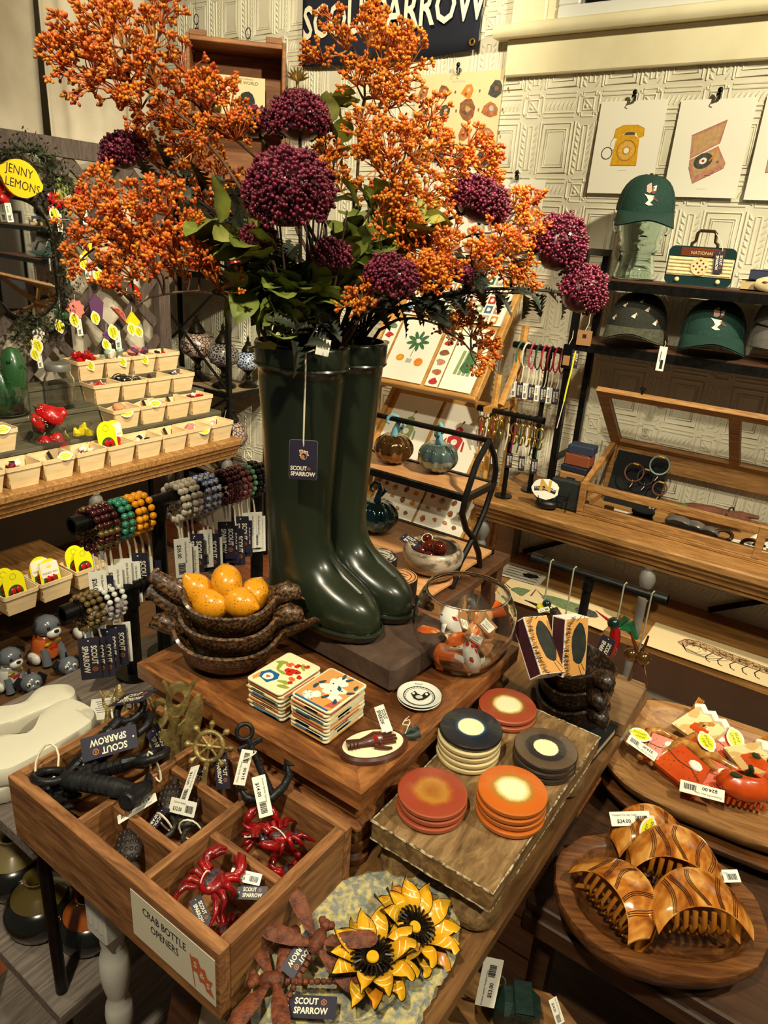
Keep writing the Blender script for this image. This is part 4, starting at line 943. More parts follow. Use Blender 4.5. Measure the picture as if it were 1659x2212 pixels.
# ---- crabs
crabm=mat('crab_red',C(150,10,14),.28,c2=C(92,8,12),sc=45,coat=.5,bump=.3,bsc=150); crabd=mat('crab_dark',C(40,26,32),.4,c2=C(90,70,74),sc=120,bump=.4)
def crab():
    P_=[]
    g=G(crabm); g.ball((0,0,.012),1,(.021,.024,.0095),2); P_.append(('shell',g.mesh('shell',60)))
    g=G(crabd); g.ball((-.002,.002,.0165),1,(.010,.020,.0062),2); P_.append(('shell_patch',g.mesh('shell_patch',60)))
    for s in(-1,1):
        g=G(crabm); g.tube([(s*.014,.016,.012),(s*.026,.020,.014),(s*.030,.030,.016),(s*.026,.038,.018)],[.0062,.0066,.0088,.0100],10); g.tube([(s*.027,.036,.018),(s*.020,.050,.020),(s*.010,.056,.018)],[.0098,.0070,.0016],10); g.tube([(s*.020,.038,.018),(s*.014,.045,.019),(s*.007,.049,.018)],[.006,.0048,.0012],8)
        P_.append(('claw',g.mesh('claw',60)))
        for k in range(4):
            y=.010-.010*k; g=G(crabm); sp=.024-.001*abs(k-1)*2; dy=.010-.011*k
            g.tube([(s*.017,y,.012),(s*(.017+sp*.5),y+dy*.4,.020),(s*(.017+sp*.85),y+dy*.9,.013),(s*(.014+sp),y+dy*1.5-.004,.001)],[.0052,.0056,.0046,.0018],8); P_.append(('leg',g.mesh('leg',60)))
    return P_
CR=crab()
p=Vector((-.456,.388,.872)); c=place(CR,'crab_opener','large red crab opener nearest the printed sign','bottle opener',p,(.05,.05,math.radians(14)),'red crab openers in the box',.72)
tag(c,PRICE['c16'],(.040,.030,.010),(1,.25,-.05),(-.25,1,.5),sc=1.05); tag(c,NAVY,(.058,.020,-.004),(1,.35,.1),(-.4,1,.6),sc=1.0); tag(c,NAVY,(.004,-.036,-.010),(.8,-.5,-.2),(.5,.8,.3)); cord(c,loop((-.010,-.004,.012),.010,.018,14,(.2,1,0),(0,.1,1)),.0012)
p=Vector((-.440,.392,.806)); place(CR,'crab_opener','red crab opener half buried in the front right corner','bottle opener',p,(.3,.2,math.radians(-70)),'red crab openers in the box',.55)
p=Vector((-.452,.491,.858)); c=place(CR,'crab_opener','red crab opener on top in the back right compartment','bottle opener',p,(.2,.1,math.radians(165)),'red crab openers in the box',.64); cord(c,loop((.0,.006,.012),.024,.014,14,(1,.2,0),(0,.1,1)),.0012); tag(c,NAVY,(-.010,-.030,.002),(-1,.2,.2),(-.2,-1,.3)); tag(c,NAVY,(.030,.018,.0),(-.9,.4,.0),(-.3,-1,.3))
p=Vector((-.432,.488,.815)); place(CR,'crab_opener','red crab opener underneath in the back right compartment','bottle opener',p,(.1,-.1,math.radians(60)),'red crab openers in the box',.56)
p=Vector((-.487,.492,.850)); c=place(CR,'crab_opener','dark red crab opener on edge against the back divider','bottle opener',p,(1.1,.1,math.radians(50)),'red crab openers in the box',.58); tag(c,PRICE['c16'],(-.012,.0,.022),(1,0,.1),(0,-.3,1))
# ---- fish/turtle openers, ship wheel, anchor
def turtle():
    P_=[]; g=G(ci2); g.ball((0,0,.010),1,(.024,.018,.010),2); P_.append(('shell',g.mesh('shell',60)))
    g=G(ci2); g.tube(loop((.034,0,.008),.014,.013,16,(1,0,0),(0,1,0)),.0034,8,closed=True); P_.append(('opener_ring',g.mesh('opener_ring',60)))
    g=G(ci2); g.tube([(-.020,0,.008),(-.030,0,.008),(-.040,0,.009)],[.006,.0065,.003],8,flat=.7); P_.append(('tail',g.mesh('tail',60)))
    g=G(ci2)
    for i in range(5):
        for j in range(-2,3): g.ball((-.016+.008*i,.0055*j,.010+.0092*math.sqrt(max(0,1-((-.016+.008*i)/.024)**2-(.0055*j/.018)**2))),.0028,(1.2,1,.5))
    P_.append(('scales',g.mesh('scales',60)))
    return P_
TU=turtle()
for px,z,rot,lab,pt in(((285,1835),.835,(.2,.3,-.75),'dark iron turtle opener in the small front compartment',('p12',(-.035,.012,.030),(.35,-.9,-.1),(.9,.3,.4))),((372,1738),.845,(.2,.3,-.9),'dark iron turtle opener in the middle compartment',('p12',(-.008,.030,.030),(.9,-.15,-.05),(.1,1,.6))),((405,1775),.835,(.4,-.1,-.4),'dark iron turtle opener beside the price slip',('p12',(.012,.006,.034),(.95,.5,.10),(-.4,.8,.6)))):
    p=pz(px[0],px[1],z); t=place(TU,'turtle_opener',lab,'bottle opener',p,rot,'iron turtle openers in the box',1.0); cord(t,loop((.030,0,.012),.014,.018,14,(.6,.8,0),(0,.1,1)),.0012); tag(t,PRICE[pt[0]],pt[1],pt[2],pt[3],sc=1.1); tag(t,NAVY,(-.02,.026,.010),(.8,-.5,.0),(.5,.8,.4))
g=G(brass); P0=[]
g.tube(loop((0,0,0),.0185,.0185,24,(1,0,0),(0,1,0)),.0034,8,closed=True); P0.append(('rim',g.mesh('rim',60)))
for i in range(8):
    a=TAU*i/8; g=G(brass); c_,s_=math.cos(a),math.sin(a); g.tube([(0,0,0),(.018*c_,.018*s_,0),(.024*c_,.024*s_,0),(.027*c_,.027*s_,0),(.0305*c_,.0305*s_,0),(.0335*c_,.0335*s_,0)],[.0022,.0018,.002,.0042,.0045,.0015],8); P0.append(('spoke',g.mesh('spoke',60)))
g=G(brass); g.ball((0,0,0),.0055,lv=2); g.tube([(0,-.018,0),(0,-.040,0),(0,-.062,-.002)],[.005,.0058,.007],8,flat=.6); P0.append(('handle',g.mesh('handle',60)))
p=ony(452,1612,.510); w_=place(P0,'ship_wheel_opener','brass ship wheel opener standing in the back compartment','bottle opener',p,(math.radians(60),0,math.radians(30)),None,1.0); tag(w_,NAVY,(.020,-.030,-.004),(.25,-1,0),(1,.25,.1))
an=G(ci); an.tube([(0,-.045,0),(0,.040,0)],[.0058,.0045],10); an.box(0,.030,0,.038,.008,.007,.002); ac=G(ci); ac.tube([(-.036,-.018,0),(-.034,-.034,0),(-.020,-.046,0),(0,-.052,0),(.020,-.046,0),(.034,-.034,0),(.036,-.018,0)],[.0015,.006,.0062,.0068,.0062,.006,.0015],10)
for s in(-1,1): ac.tube([(s*.045,-.026,0),(s*.036,-.016,0),(s*.028,-.026,0)],[.001,.006,.001],6)
ar=G(ci); ar.tube(loop((0,.050,0),.011,.011,16,(1,0,0),(0,1,0)),.0034,8,closed=True)
p=ony(558,1650,.515); a_=place([('shank',an.mesh('shank',50)),('arms',ac.mesh('arms',60)),('opener_ring',ar.mesh('opener_ring',60))],'anchor_opener','black iron anchor opener leaning on the wooden stand','bottle opener',p,(math.radians(62),math.radians(-18),math.radians(60)),None,.88)
tag(a_,PRICE['p14'],(-.020,.010,.018),(.6,.8,.0),(-.8,.6,.2),sc=1.05); tag(a_,PRICE['p14'],(-.012,-.04,.012),(-.2,-.95,.2),(.9,-.3,.1),sc=1.2); cord(a_,loop((-.008,.020,.010),.012,.012,12),.0011)

# ================================================================== white ceramic trays on the grey rack
wc=mat('white_ceramic',C(220,214,194),.3,coat=.35)
def slab_from_px(pts,z,h,bev=.006,nm='x'):
    P_=fine([onz(a,b,z) for a,b in pts],4); cx=sum(p.x for p in P_)/len(P_); cy=sum(p.y for p in P_)/len(P_)
    def rg(k,zz): return [((p.x-cx)*k,(p.y-cy)*k,zz) for p in P_]
    return (cx,cy),[rg(.96,0),rg(1,.004),rg(.985,h-.006),rg(.955,h-.001),rg(.90,h),rg(.3,h)]
(c0,rg)=slab_from_px([(-60,1610),(0,1592),(45,1588),(72,1575),(95,1535),(135,1512),(165,1510),(205,1532),(200,1560),(130,1605),(40,1655),(0,1668),(-60,1672)],.826,.030)
for k in range(2):
    g=G(wc); g.loft(rg); g.ob('ceramic_tray',smooth=50,label='white ceramic tray with a notched side beside the box' if k else 'white ceramic tray stacked under the notched tray',cat='tray',group='white ceramic trays',loc=(c0[0]-.004*(1-k),c0[1]-.006*(1-k),.7683+.0303*k))
(c0,rg)=slab_from_px([(-50,1555),(0,1545),(30,1535),(62,1505),(95,1496),(130,1496),(146,1508),(140,1524),(90,1545),(40,1565),(0,1582),(-50,1592)],.808,.034)
g=G(wc); g.loft(rg); g.ob('ceramic_tray',smooth=50,label='white ceramic tray with a humped end at the back',cat='tray',group='white ceramic trays',loc=(c0[0]-.02,c0[1]+.028,.7683))
g=G(card_w); g.box(0,0,.0004,.05,.06,.0006); g.m(ink)
for q in range(6): g.box(0,.02-.006*q,.0009,.034-.004*(q%3),.0012,.0002)
p=onz(228,1530,.769); g.ob('price_slip',label='white printed price slip beside the brass fish',cat='paper',loc=(p.x,p.y,.7684),rot=(0,0,.9))
# ================================================================== bouquet
Rb=random.Random(42)
MOUTH=Vector((-.675,.822,1.385))
stem_m=mat('stem_brown',C(74,50,34),.7,c2=C(104,72,46),sc=60); stem_d=mat('stem_dark',C(34,24,18),.7)
ora=[mat('berry_'+n,c,.38,coat=.25) for n,c in(('orange',C(202,102,24)),('amber',C(218,136,34)),('red_orange',C(190,74,26)))]
ped=mat('pedicel_orange',C(184,92,40),.6); ped2=mat('pedicel_amber',C(196,120,50),.6)
bur=[mat('berry_'+n,c,.35,coat=.3) for n,c in(('burgundy',C(98,20,42)),('wine',C(128,40,66)),('dark_wine',C(70,14,30)))]
def unit(v): v=Vector(v); return v.normalized() if v.length>1e-9 else Vector((0,0,1))
def bez(a,b,c,t): return a*(1-t)**2+b*(2*t*(1-t))+c*t*t
def rnd3(): return Vector((Rb.gauss(0,1),Rb.gauss(0,1),Rb.gauss(0,1)))
def orange_spray(label,clusters,bend=.10,stem=stem_m,tr=.0032):
    base=MOUTH+Vector((Rb.uniform(-.03,.015),Rb.choice((Rb.uniform(-.055,-.015),Rb.uniform(.028,.065))),-.10))
    e=E('berry_spray',label,'flower stem',base,group='orange berry sprays in the boots')
    pts=[(ond(x,y,d),r/FPX*d) for x,y,d,r in clusters]
    far=max(pts,key=lambda q:(q[0]-base).length)[0]; mid=Vector((lerp(base.x,far.x,.14),lerp(base.y,far.y,.14),max((base.z+far.z)/2+bend,base.z+.24)))
    trunk=[bez(base,mid,base+(far-base)*.86,i/20) for i in range(21)]
    g=G(stem); g.mx(Matrix.Translation(-base)); g.tube([p+rnd3()*.0012 for p in trunk],[lerp(tr,tr*.45,i/20) for i in range(21)],6)
    gb=G(); gb.mx(Matrix.Translation(-base)); gp=G(ped); gp.mx(Matrix.Translation(-base))
    for c,rad in pts:
        k=min(range(4,21),key=lambda i:(trunk[i]-c).length+.25*abs((trunk[i]-base).length-(c-base).length*.72)); t0=trunk[k]
        axis=unit((c-t0)+unit(c-base)*.05); node=c-axis*rad*.75
        m1=(t0+node)/2+rnd3()*.006+Vector((0,0,.008)); g.tube([bez(t0,m1,node,i/7) for i in range(8)],[lerp(tr*.6,.0011,i/7) for i in range(8)],5)
        gp.m(Rb.choice((ped,ped2))); pm=Rb.random()
        nr=max(8,int(19*(rad/.03)))
        for q in range(nr):
            d=unit(axis*.9+rnd3()*.62); L=rad*Rb.uniform(.75,1.5); tip=node+d*L; mm=node+d*L*.5+rnd3()*.002
            gp.tube([node,mm,tip],[.0011,.0009,.0007],3,cap=False)
            for w in range(Rb.randint(6,9)):
                bd=unit(d+rnd3()*.75); bp=tip+bd*Rb.uniform(.003,.009)
                if w<4: gp.tube([tip-d*.004,bp],[.0007,.0005],3,cap=False)
                u=Rb.random(); gb.m(ora[0] if u<.45 else ((ora[1] if u<.9 else ora[2]) if 'amber' in label else (ora[2] if u<.72 else ora[1])))
                s=Rb.uniform(.0017,.0026); gb.ball(bp,s,(1,1,1.55),1,rotto(bd))
    g.ob('stem',e); gp.ob('pedicels',e,kind='stuff'); gb.ob('berries',e,smooth=0 or 90,kind='stuff')
    return e
def head(label,px,py,d,rp,up=(0,0,1),squash=.8,stem=stem_d):
    c=ond(px,py,d); r=rp/FPX*d; base=MOUTH+Vector((Rb.uniform(-.03,.015),Rb.choice((Rb.uniform(-.055,-.015),Rb.uniform(.028,.065))),-.10))
    e=E('burgundy_flower',label,'flower',base,group='burgundy flower heads in the boots'); ax=unit(unit(c-base)*.6+Vector(up)*.6); M=rotto(ax)
    g=G(stem); g.mx(Matrix.Translation(-base)); mid=Vector((lerp(base.x,c.x,.14),lerp(base.y,c.y,.14),max((base.z+c.z)/2+.04,base.z+.24))); g.tube([bez(base,mid,c-ax*r*.2,i/12) for i in range(13)],[lerp(.003,.0022,i/12) for i in range(13)],6); g.ob('stem',e)
    g=G(bur[2]); g.mx(Matrix.Translation(-base)); g.ball(c,r*.86,(1,1,squash),2,M); g.ob('flower_core',e)
    gb=G(); gb.mx(Matrix.Translation(-base)); n=int(min(1500,max(260,(r/.0034)**2*6.0))); ga=PI*(3-math.sqrt(5))
    for i in range(n):
        z=1-(i/n)*1.62; rr=math.sqrt(max(0,1-z*z)); a=ga*i+Rb.uniform(-.2,.2)
        dv=Vector((rr*math.cos(a),rr*math.sin(a),z)); bump=1+.09*math.sin(dv.x*9+px)*math.sin(dv.y*8+py)+Rb.uniform(-.05,.06)
        p=c+M@Vector((dv.x*r*bump,dv.y*r*bump,dv.z*r*squash*bump)); gb.m(Rb.choice((bur[0],bur[0],bur[1],bur[2]))); s=Rb.uniform(.0019,.0027); gb.ball(p-(M@dv)*(.0022*(i%3)),s*1.12,(1,1,1.25),1,rotto(M@dv))
    gb.ob('florets',e,smooth=90,kind='stuff')
    return e
lg=[mat('leaf_'+n,c,.5,c2=c2,sc=40) for n,c,c2 in(('olive',C(132,140,58),C(102,114,44)),('light',C(176,176,96),C(146,150,70)),('deep',C(78,90,40),C(100,110,50)))]
dk=mat('leaf_dark',C(34,38,26),.55,c2=C(56,60,44),sc=50)
def leaf_mesh(m,L=.042,W_=.027,fold=.35,curl=.25):
    g=G(m); g.surf(lambda u,v:(L*u,(v-.5)*W_*2*.5*2*(math.sin(PI*u**.8))**.8*.5+0,abs(v-.5)*2*W_*.5*fold*math.sin(PI*u)-curl*L*u*u*.8+.001*math.sin(u*14)),6,4); return g.mesh('leaf',80)
LEAFS=[leaf_mesh(m,L,w,f,c) for m,L,w,f,c in((lg[0],.040,.030,.3,.25),(lg[0],.046,.032,.5,.45),(lg[1],.040,.030,.3,.15),(lg[2],.044,.032,.4,.35),(lg[2],.036,.026,.25,.1))]
def holly(L=.034):
    g=G(dk); P_=[(0,0)]
    for i in range(1,7): u=i/7; w=.010*math.sin(PI*u**.8); P_+= [(L*(u-.05),w*.55),(L*u,w*1.25)]
    P_.append((L,0)); full=P_+[(x,-y) for x,y in P_[-2:0:-1]]
    k=len(full); g.add([(x,y,abs(y)*.5-.25*x*x/L) for x,y in full],[list(range(k))]); return g.mesh('leaf',0)
HOL=holly()
def place_leaf(me,e,base,p,d,roll=0,sc=1):
    o=link(me,'leaf',e); x=unit(d); up=Vector((0,0,1)) if abs(x.z)<.95 else Vector((0,1,0)); y=up.cross(x).normalized(); z=x.cross(y)
    m=Matrix(((x.x,y.x,z.x,0),(x.y,y.y,z.y,0),(x.z,y.z,z.z,0),(0,0,0,1)))@Matrix.Rotation(roll,4,'X'); m.translation=p-base; o.matrix_local=m@Matrix.Diagonal((sc,sc,sc,1)); return o
def leafy(label,tips,n=11,kinds=(0,1,3),sc=1.,start=.35,name='leafy_stem',grp='leafy green stems in the boots',me=None,stem=stem_d,bend=.05):
    "tips: stem end points; leaves along each branch"
    base=MOUTH+Vector((Rb.uniform(-.03,.015),Rb.choice((Rb.uniform(-.055,-.015),Rb.uniform(.028,.065))),-.10)); e=E(name,label,'flower stem',base,group=grp)
    g=G(stem); g.mx(Matrix.Translation(-base))
    for (x,y,d) in tips:
        t=ond(x,y,d); mid=Vector((lerp(base.x,t.x,.14),lerp(base.y,t.y,.14),max((base.z+t.z)/2+bend,base.z+.22))); P_=[bez(base,mid,t,i/14) for i in range(15)]; g.tube(P_,[lerp(.0024,.001,i/14) for i in range(15)],5)
        for k in range(n):
            u=lerp(start,1.0,(k+.5)/n); p=bez(base,mid,t,u); ax=unit(bez(base,mid,t,min(1,u+.05))-bez(base,mid,t,u-.05)); side=unit(rnd3()-ax*0); side=unit(side-ax*side.dot(ax))
            q=Rb.choice(kinds); place_leaf(me or LEAFS[q],e,base,p,ax*.45+side*.8+Vector((0,0,.12)),Rb.uniform(-.7,.7),sc*Rb.uniform(.95,1.35))
    g.ob('stem',e); return e
D=1.0
orange_spray('orange berry spray reaching highest at the upper left',[(110,118,.86,42),(150,62,.86,46),(205,32,.86,46),(262,22,.87,48),(165,140,.85,55),(218,112,.84,60),(236,178,.85,52),(285,105,.86,56),(330,66,.88,46),(348,22,.88,40),(285,215,.86,34),(332,150,.88,48),(250,60,.83,50),(140,100,.88,40)],.12)
orange_spray('orange berry spray along the brown twigs under the crate',[(372,185,.92,44),(388,128,.93,38),(425,160,.93,38),(440,205,.93,40),(378,262,.92,46),(412,292,.92,46),(492,225,.95,46),(500,268,.95,46),(470,180,.95,34),(355,235,.90,36),(310,250,.9,26)],.10)
orange_spray('orange berry spray fanning out at the far left middle',[(150,452,.86,40),(222,392,.87,40),(238,450,.86,52),(300,440,.86,58),(352,428,.88,52),(185,500,.86,46),(262,505,.86,58),(332,498,.88,52),(402,472,.9,48),(150,560,.86,32)],.03)
orange_spray('orange berry spray drooping in front of the lemon tags',[(268,572,.86,46),(325,560,.87,42),(228,604,.86,32),(385,575,.9,38),(465,592,.92,44),(420,540,.9,44),(300,540,.88,46),(360,520,.88,44)],.0)
orange_spray('amber berry spray behind the left burgundy flower',[(345,345,1.0,38),(312,310,1.0,32),(400,335,1.0,44),(450,310,1.0,36),(470,360,1.0,36),(385,385,.98,44),(440,420,.98,40)],.06)
orange_spray('tall amber berry spray in front of the navy banner',[(712,28,.98,22),(682,106,.97,36),(742,78,.97,36),(798,62,.97,46),(850,112,.96,58),(880,82,.97,40),(820,170,.96,56),(768,152,.97,40),(872,172,.97,48),(900,130,.98,34),(852,212,.97,34),(800,28,.99,32),(840,60,.98,44)],.06,tr=.0036)
orange_spray('amber berry spray in the middle right of the bouquet',[(772,258,.95,32),(802,285,.94,46),(842,300,.94,52),(890,292,.95,46),(910,332,.95,42),(852,350,.94,48),(872,402,.94,46),(812,332,.94,40),(832,440,.94,40),(875,455,.95,38)],.04)
orange_spray('small orange berry spray left of the tall amber one',[(712,322,.99,26),(728,362,.99,32),(745,395,.99,26),(705,345,1.0,22)],.03)
orange_spray('orange berry spray over the mineral chart',[(940,232,1.04,34),(925,265,1.04,22),(960,322,1.04,34),(1000,342,1.04,42),(1030,304,1.05,30),(1052,352,1.05,42),(982,382,1.03,38),(942,422,1.0,42),(1066,335,1.06,24),(912,440,1.0,36),(1070,390,1.06,26),(955,300,1.04,24)],.05)
orange_spray('orange berry spray stretching right below the chart',[(880,502,.97,46),(932,520,.97,48),(982,512,.98,48),(1032,530,1.0,42),(1082,502,1.02,40),(1110,532,1.03,32),(1050,562,1.0,40),(958,572,.97,38),(905,545,.97,36)],.03)
orange_spray('orange berry spray at the right with dark twigs',[(1130,560,1.10,36),(1150,600,1.11,32),(1122,432,1.10,32),(1152,430,1.11,28),(1140,500,1.1,34),(1100,590,1.08,32),(1125,470,1.1,26),(1165,490,1.12,24)],.05)
orange_spray('rusty berry spray hanging low over the print stand',[(1000,692,1.16,32),(1030,712,1.17,30),(1052,762,1.17,30),(970,702,1.15,30),(1060,735,1.17,26),(1000,655,1.15,28),(940,665,1.12,26),(1040,785,1.17,20)],.02)
orange_spray('short amber berry sprig above the middle of the boot',[(782,640,.93,34),(800,610,.93,24),(765,660,.93,22)],.0)
orange_spray('amber berry sprig beside the lower right burgundy flower',[(925,592,.95,36),(948,612,.96,28),(905,570,.95,26),(960,580,.97,28)],.0)
head('burgundy flower head at the far left above the orange fan',268,330,.93,50)
head('burgundy flower head in front of the wooden crate',550,268,1.02,40)
head('burgundy flower head right of the crate, pale topped',648,258,.98,64)
head('largest burgundy flower head at the bouquet centre',625,415,.86,94,squash=.9)
head('burgundy flower head low left of the centre',556,520,.93,44)
head('small burgundy flower head above the price tag',717,552,.93,42)
head('burgundy flower head above the right boot',845,600,.93,58)
head('burgundy flower head under the orange spray at right',1036,438,1.04,66,squash=.72)
head('burgundy flower head peeking out of the right sprays',992,590,1.02,30)
head('tall burgundy flower head at the far right',1206,530,1.14,58,squash=1.1)
head('lowest burgundy flower head at the far right',1258,630,1.15,50,squash=1.1)
leafy('light green leaf stem behind the burgundy centre',[(455,470,.90),(490,500,.90)],9,(2,2,0),1.1,.70)
leafy('broad green leaf stem at the left of the vase mouth',[(505,640,.94),(470,630,.93)],9,(0,1,3),1.1,.5)
leafy('olive leaf stem hanging over the left boot rim',[(590,770,.93),(570,660,.93)],8,(0,0,3),1.15,.45)
leafy('dense olive leaf stem in front of the left stems',[(600,640,.93),(560,600,.93),(650,640,.95)],10,(0,3,4),1.1,.4)
leafy('deep green leaf stem above the white tag',[(690,640,.94),(640,600,.95)],9,(3,4,0),1.05,.45)
leafy('deep green leaf stem left of the burgundy centre',[(520,570,.96),(480,540,.96)],8,(3,0,1),1.0,.5)
leafy('tall pale leaf stem beside the tall amber spray',[(715,200,1.02),(740,260,1.02)],4,(2,2,0),1.1,.86)
leafy('pale leaf stem in the middle of the bouquet',[(735,300,1.02),(780,450,1.0)],6,(2,0,1),1.05,.7)
leafy('pale broad leaf stem right of the centre',[(860,440,.99),(890,480,.98),(820,470,.98)],11,(2,2,0),1.15,.60)
leafy('pale leaf stem under the right burgundy flower',[(935,462,.99),(900,500,.98)],8,(2,2,0),1.2,.72)
leafy('olive leaf stem in the centre right',[(800,540,.98),(760,500,.99),(850,530,.99)],9,(0,1,3),.95,.55)
leafy('dark green leaf stem at the back of the mouth',[(700,560,1.05),(820,620,1.05),(620,540,1.05)],9,(3,4,4),1.0,.4)
for lab,tp,n in(('dark serrated leaf twig left of the upper burgundy flower',[(340,352,.95),(300,385,.94)],9),('dark serrated leaf twig reaching to the far right',[(1180,640,1.14),(1225,630,1.16),(1150,575,1.12)],11),('dark serrated leaf twig drooping at the right rim',[(940,690,1.05),(975,655,1.08)],10),('dark serrated leaf twig lying on the front rim',[(620,740,.91),(660,752,.91)],8),('dark serrated leaf twig in the centre left',[(610,560,.98),(590,600,.98)],9),('dark serrated leaf twig near the right sprays',[(1010,600,1.08),(1080,560,1.08)],9)):
    leafy(lab,tp,n,(0,),1.1,.55,'serrated_twig','dark serrated twigs in the boots',HOL,bend=.03)
# bare stems filling the vase mouth
for i in range(16):
    a=TAU*i/16; b=MOUTH+Vector((.018*math.cos(a)-.012,.018*math.sin(a)+(.044 if i%2 else -.034),-.09)); t=b+Vector((.045*math.cos(a),.045*math.sin(a),.25+.05*Rb.random()))
    g=G(stem_d if i%3 else stem_m); g.tube([Vector(),(t-b)*.5+Vector((0,0,.012)),t-b],[.0026,.002,.0012],6); g.ob('bare_stem',label='thin bare twig in the vase mouth, %s clockwise from the right'%('first second third fourth fifth sixth seventh eighth ninth tenth eleventh twelfth thirteenth fourteenth fifteenth sixteenth'.split()[i]),cat='flower stem',group='bare twigs in the boots',loc=b)
p=ony(698,750,.735); g=G(card_w); g.prism(rrect(.018,.022,.0008,2),-.0002,.0002); g.m(ink)
for q in range(7): g.box(-.006+.002*q,.002,.0004,.0009,.008,.0002)
t_=g.ob('price_tag',bt,smooth=0); t_.matrix_local=frame(p-Vector(bt.location),(.8,.5,-.15),(.1,.1,1))
# ================================================================== prints and banner on the tin wall
clipm=mat('black_clip',C(14,14,14),.3,m=.4); nail=mat('nail_steel',C(170,160,140),.3,m=.9)
def clip_parts(e,x,z):
    g=G(clipm); g.at(x,0,z); g.tube([(0,-.010,-.004),(0,-.010,.012)],.0075,8,flat=.5); g.ball((.004,-.020,.018),.0075,(1,.6,1.1),2); g.ob('clip',e)
    g=G(nail); g.at(x,0,z); g.tube([(0,.006,.006),(-.003,-.016,.002),(-.006,-.018,-.008),(.002,-.018,-.012)],.0013,5); g.ob('clip_wire',e)
def print_sheet(label,x0,x1,z0,z1,art,y=YB-.012,paper=None,clip=True,tilt=.0,cat='print',name='wall_print',grp='paper prints on the tin wall'):
    cx,cz=(x0+x1)/2,(z0+z1)/2; e=E(name,label,cat,(cx,y,cz),group=grp); w,h=x1-x0,z1-z0
    g=G(paper or paperw); g.mx(frame((0,0,0),(1,0,0),(0,0,1))); g.prism([(-w/2,-h/2),(w/2,-h/2),(w/2,h/2),(-w/2,h/2)],-.0006,.0); g.ob('sheet',e,smooth=0)
    g=G(ink); g.mx(frame((0,0,0),(1,0,0),(0,0,1))@Matrix.Diagonal((1.22,1.22,1,1))); art(g,w/1.22,h/1.22); g.ob("printed_picture",e,smooth=0,kind="stuff")
    if clip: clip_parts(e,.0,h/2)
    e.rotation_euler=(math.radians(-2),0,tilt); return e
pc={n:mat('print_'+n,c,.8,c2=c2,sc=90) for n,c,c2 in(('yellow',C(222,168,24),C(206,148,16)),('brown',C(120,72,44),C(150,98,62)),('rust',C(158,84,50),C(184,120,76)),('tan',C(198,160,112),C(182,140,96)),('pink',C(196,140,118),C(176,116,96)),('dgrey',C(60,58,56),C(86,82,76)),('green',C(92,112,74),C(120,136,96)),('leaf',C(52,92,58),C(70,112,70)),('red',C(190,52,50),C(170,40,44)),('orange',C(226,138,44),C(214,120,34)),('blue',C(70,96,140),C(84,110,150)),('teal',C(86,150,150),C(70,130,130)),('lgrey',C(170,164,150),C(186,180,166)),('sage',C(150,160,110),C(132,146,96)))}
beige=mat('beige_paper',C(226,202,156),.8)
def art_mineral(g,w,h):
    rr=random.Random(9); g.m(pc['lgrey']); g.text('Gemstones',.010,0,h/2-.022,.0003)
    cols=['rust','brown','orange','dgrey','dgrey','dgrey','brown','rust','green','dgrey','rust','rust','dgrey','dgrey','brown','dgrey']
    for i in range(4):
        for j in range(4):
            x=(i-1.5)*.078+rr.uniform(-.006,.006); y=.066-j*.056+rr.uniform(-.005,.005); s=rr.uniform(.019,.029)
            P_=blob(x,y,s*.8,s,8,.22,rr.uniform(0,3),rr); g.m(pc[cols[j*4+i]]); g.flat(P_,.0004); g.m(pc[rr.choice(('tan','brown','dgrey','lgrey'))]); g.flat(blob(x+.003,y+.004,s*.28,s*.34,6,.3,1,rr),.0007); g.m(pc[rr.choice(('rust','brown','dgrey'))]); g.flat(blob(x-.006,y-.006,s*.25,s*.22,5,.3,2,rr),.0008)
            g.m(pc['brown']); g.flat(blob(x+.038,y,.003,.005,6,.1,0,rr),.0004)
def art_bread(g,w,h):
    rr=random.Random(4); g.m(pc['dgrey']); g.text('Breads',.020,.02,h/2-.026,.0003)
    for i in range(4):
        for j in range(5):
            g.m(pc['pink']); x=(i-1.5)*.045; y=.07-j*.042; g.flat(blob(x,y,.009+.006*(j%2),.017,9,.08,.2*i,rr),.0004)
def art_phone(g,w,h):
    g.m(pc['yellow']); g.flat([(-.034,-.040),(.034,-.040),(.030,.020),(.014,.030),(-.018,.030),(-.030,.016)],.0003)
    g.flat([(-.036,.024),(-.034,.044),(-.016,.052),(.020,.052),(.038,.044),(.040,.026),(.028,.022),(.020,.034),(-.014,.032),(-.022,.020)],.0005)
    g.m(pc['rust']); ring(g,.002,-.006,.024,.0012,.0008,22); ring(g,.002,-.006,.0245,.0006,.0009,22); ring(g,.002,-.006,.009,.0008,.0008,14); line2(g,[(-.034,-.0405),(.034,-.0405)],.0014,.0008); line2(g,[(-.036,.024),(-.034,.044),(-.016,.052),(.020,.052),(.038,.044),(.040,.026)],.0009,.0008)
    g.m(paperw); g.flat(blob(.002,-.006,.007,.007,14,0),.0009)
    for i in range(10): a=TAU*i/10; ring(g,.002+.0155*math.cos(a),-.006+.0155*math.sin(a),.0036,.0008,.0009,8)
    g.m(pc['dgrey']); g.flat([(-.010,.030),(-.006,.036),(.014,.036),(.018,.030)],.0009)
    ring(g,-.048,-.012,.015,.0024,.0005,18); line2(g,[(-.036,.024),(-.042,.014),(-.040,.004)],.0012,.0005); line2(g,[(-.036,-.006),(-.030,-.004)],.001,.0006); g.m(pc['lgrey']); g.box(0,-.052,.0003,.022,.0008,.0002)
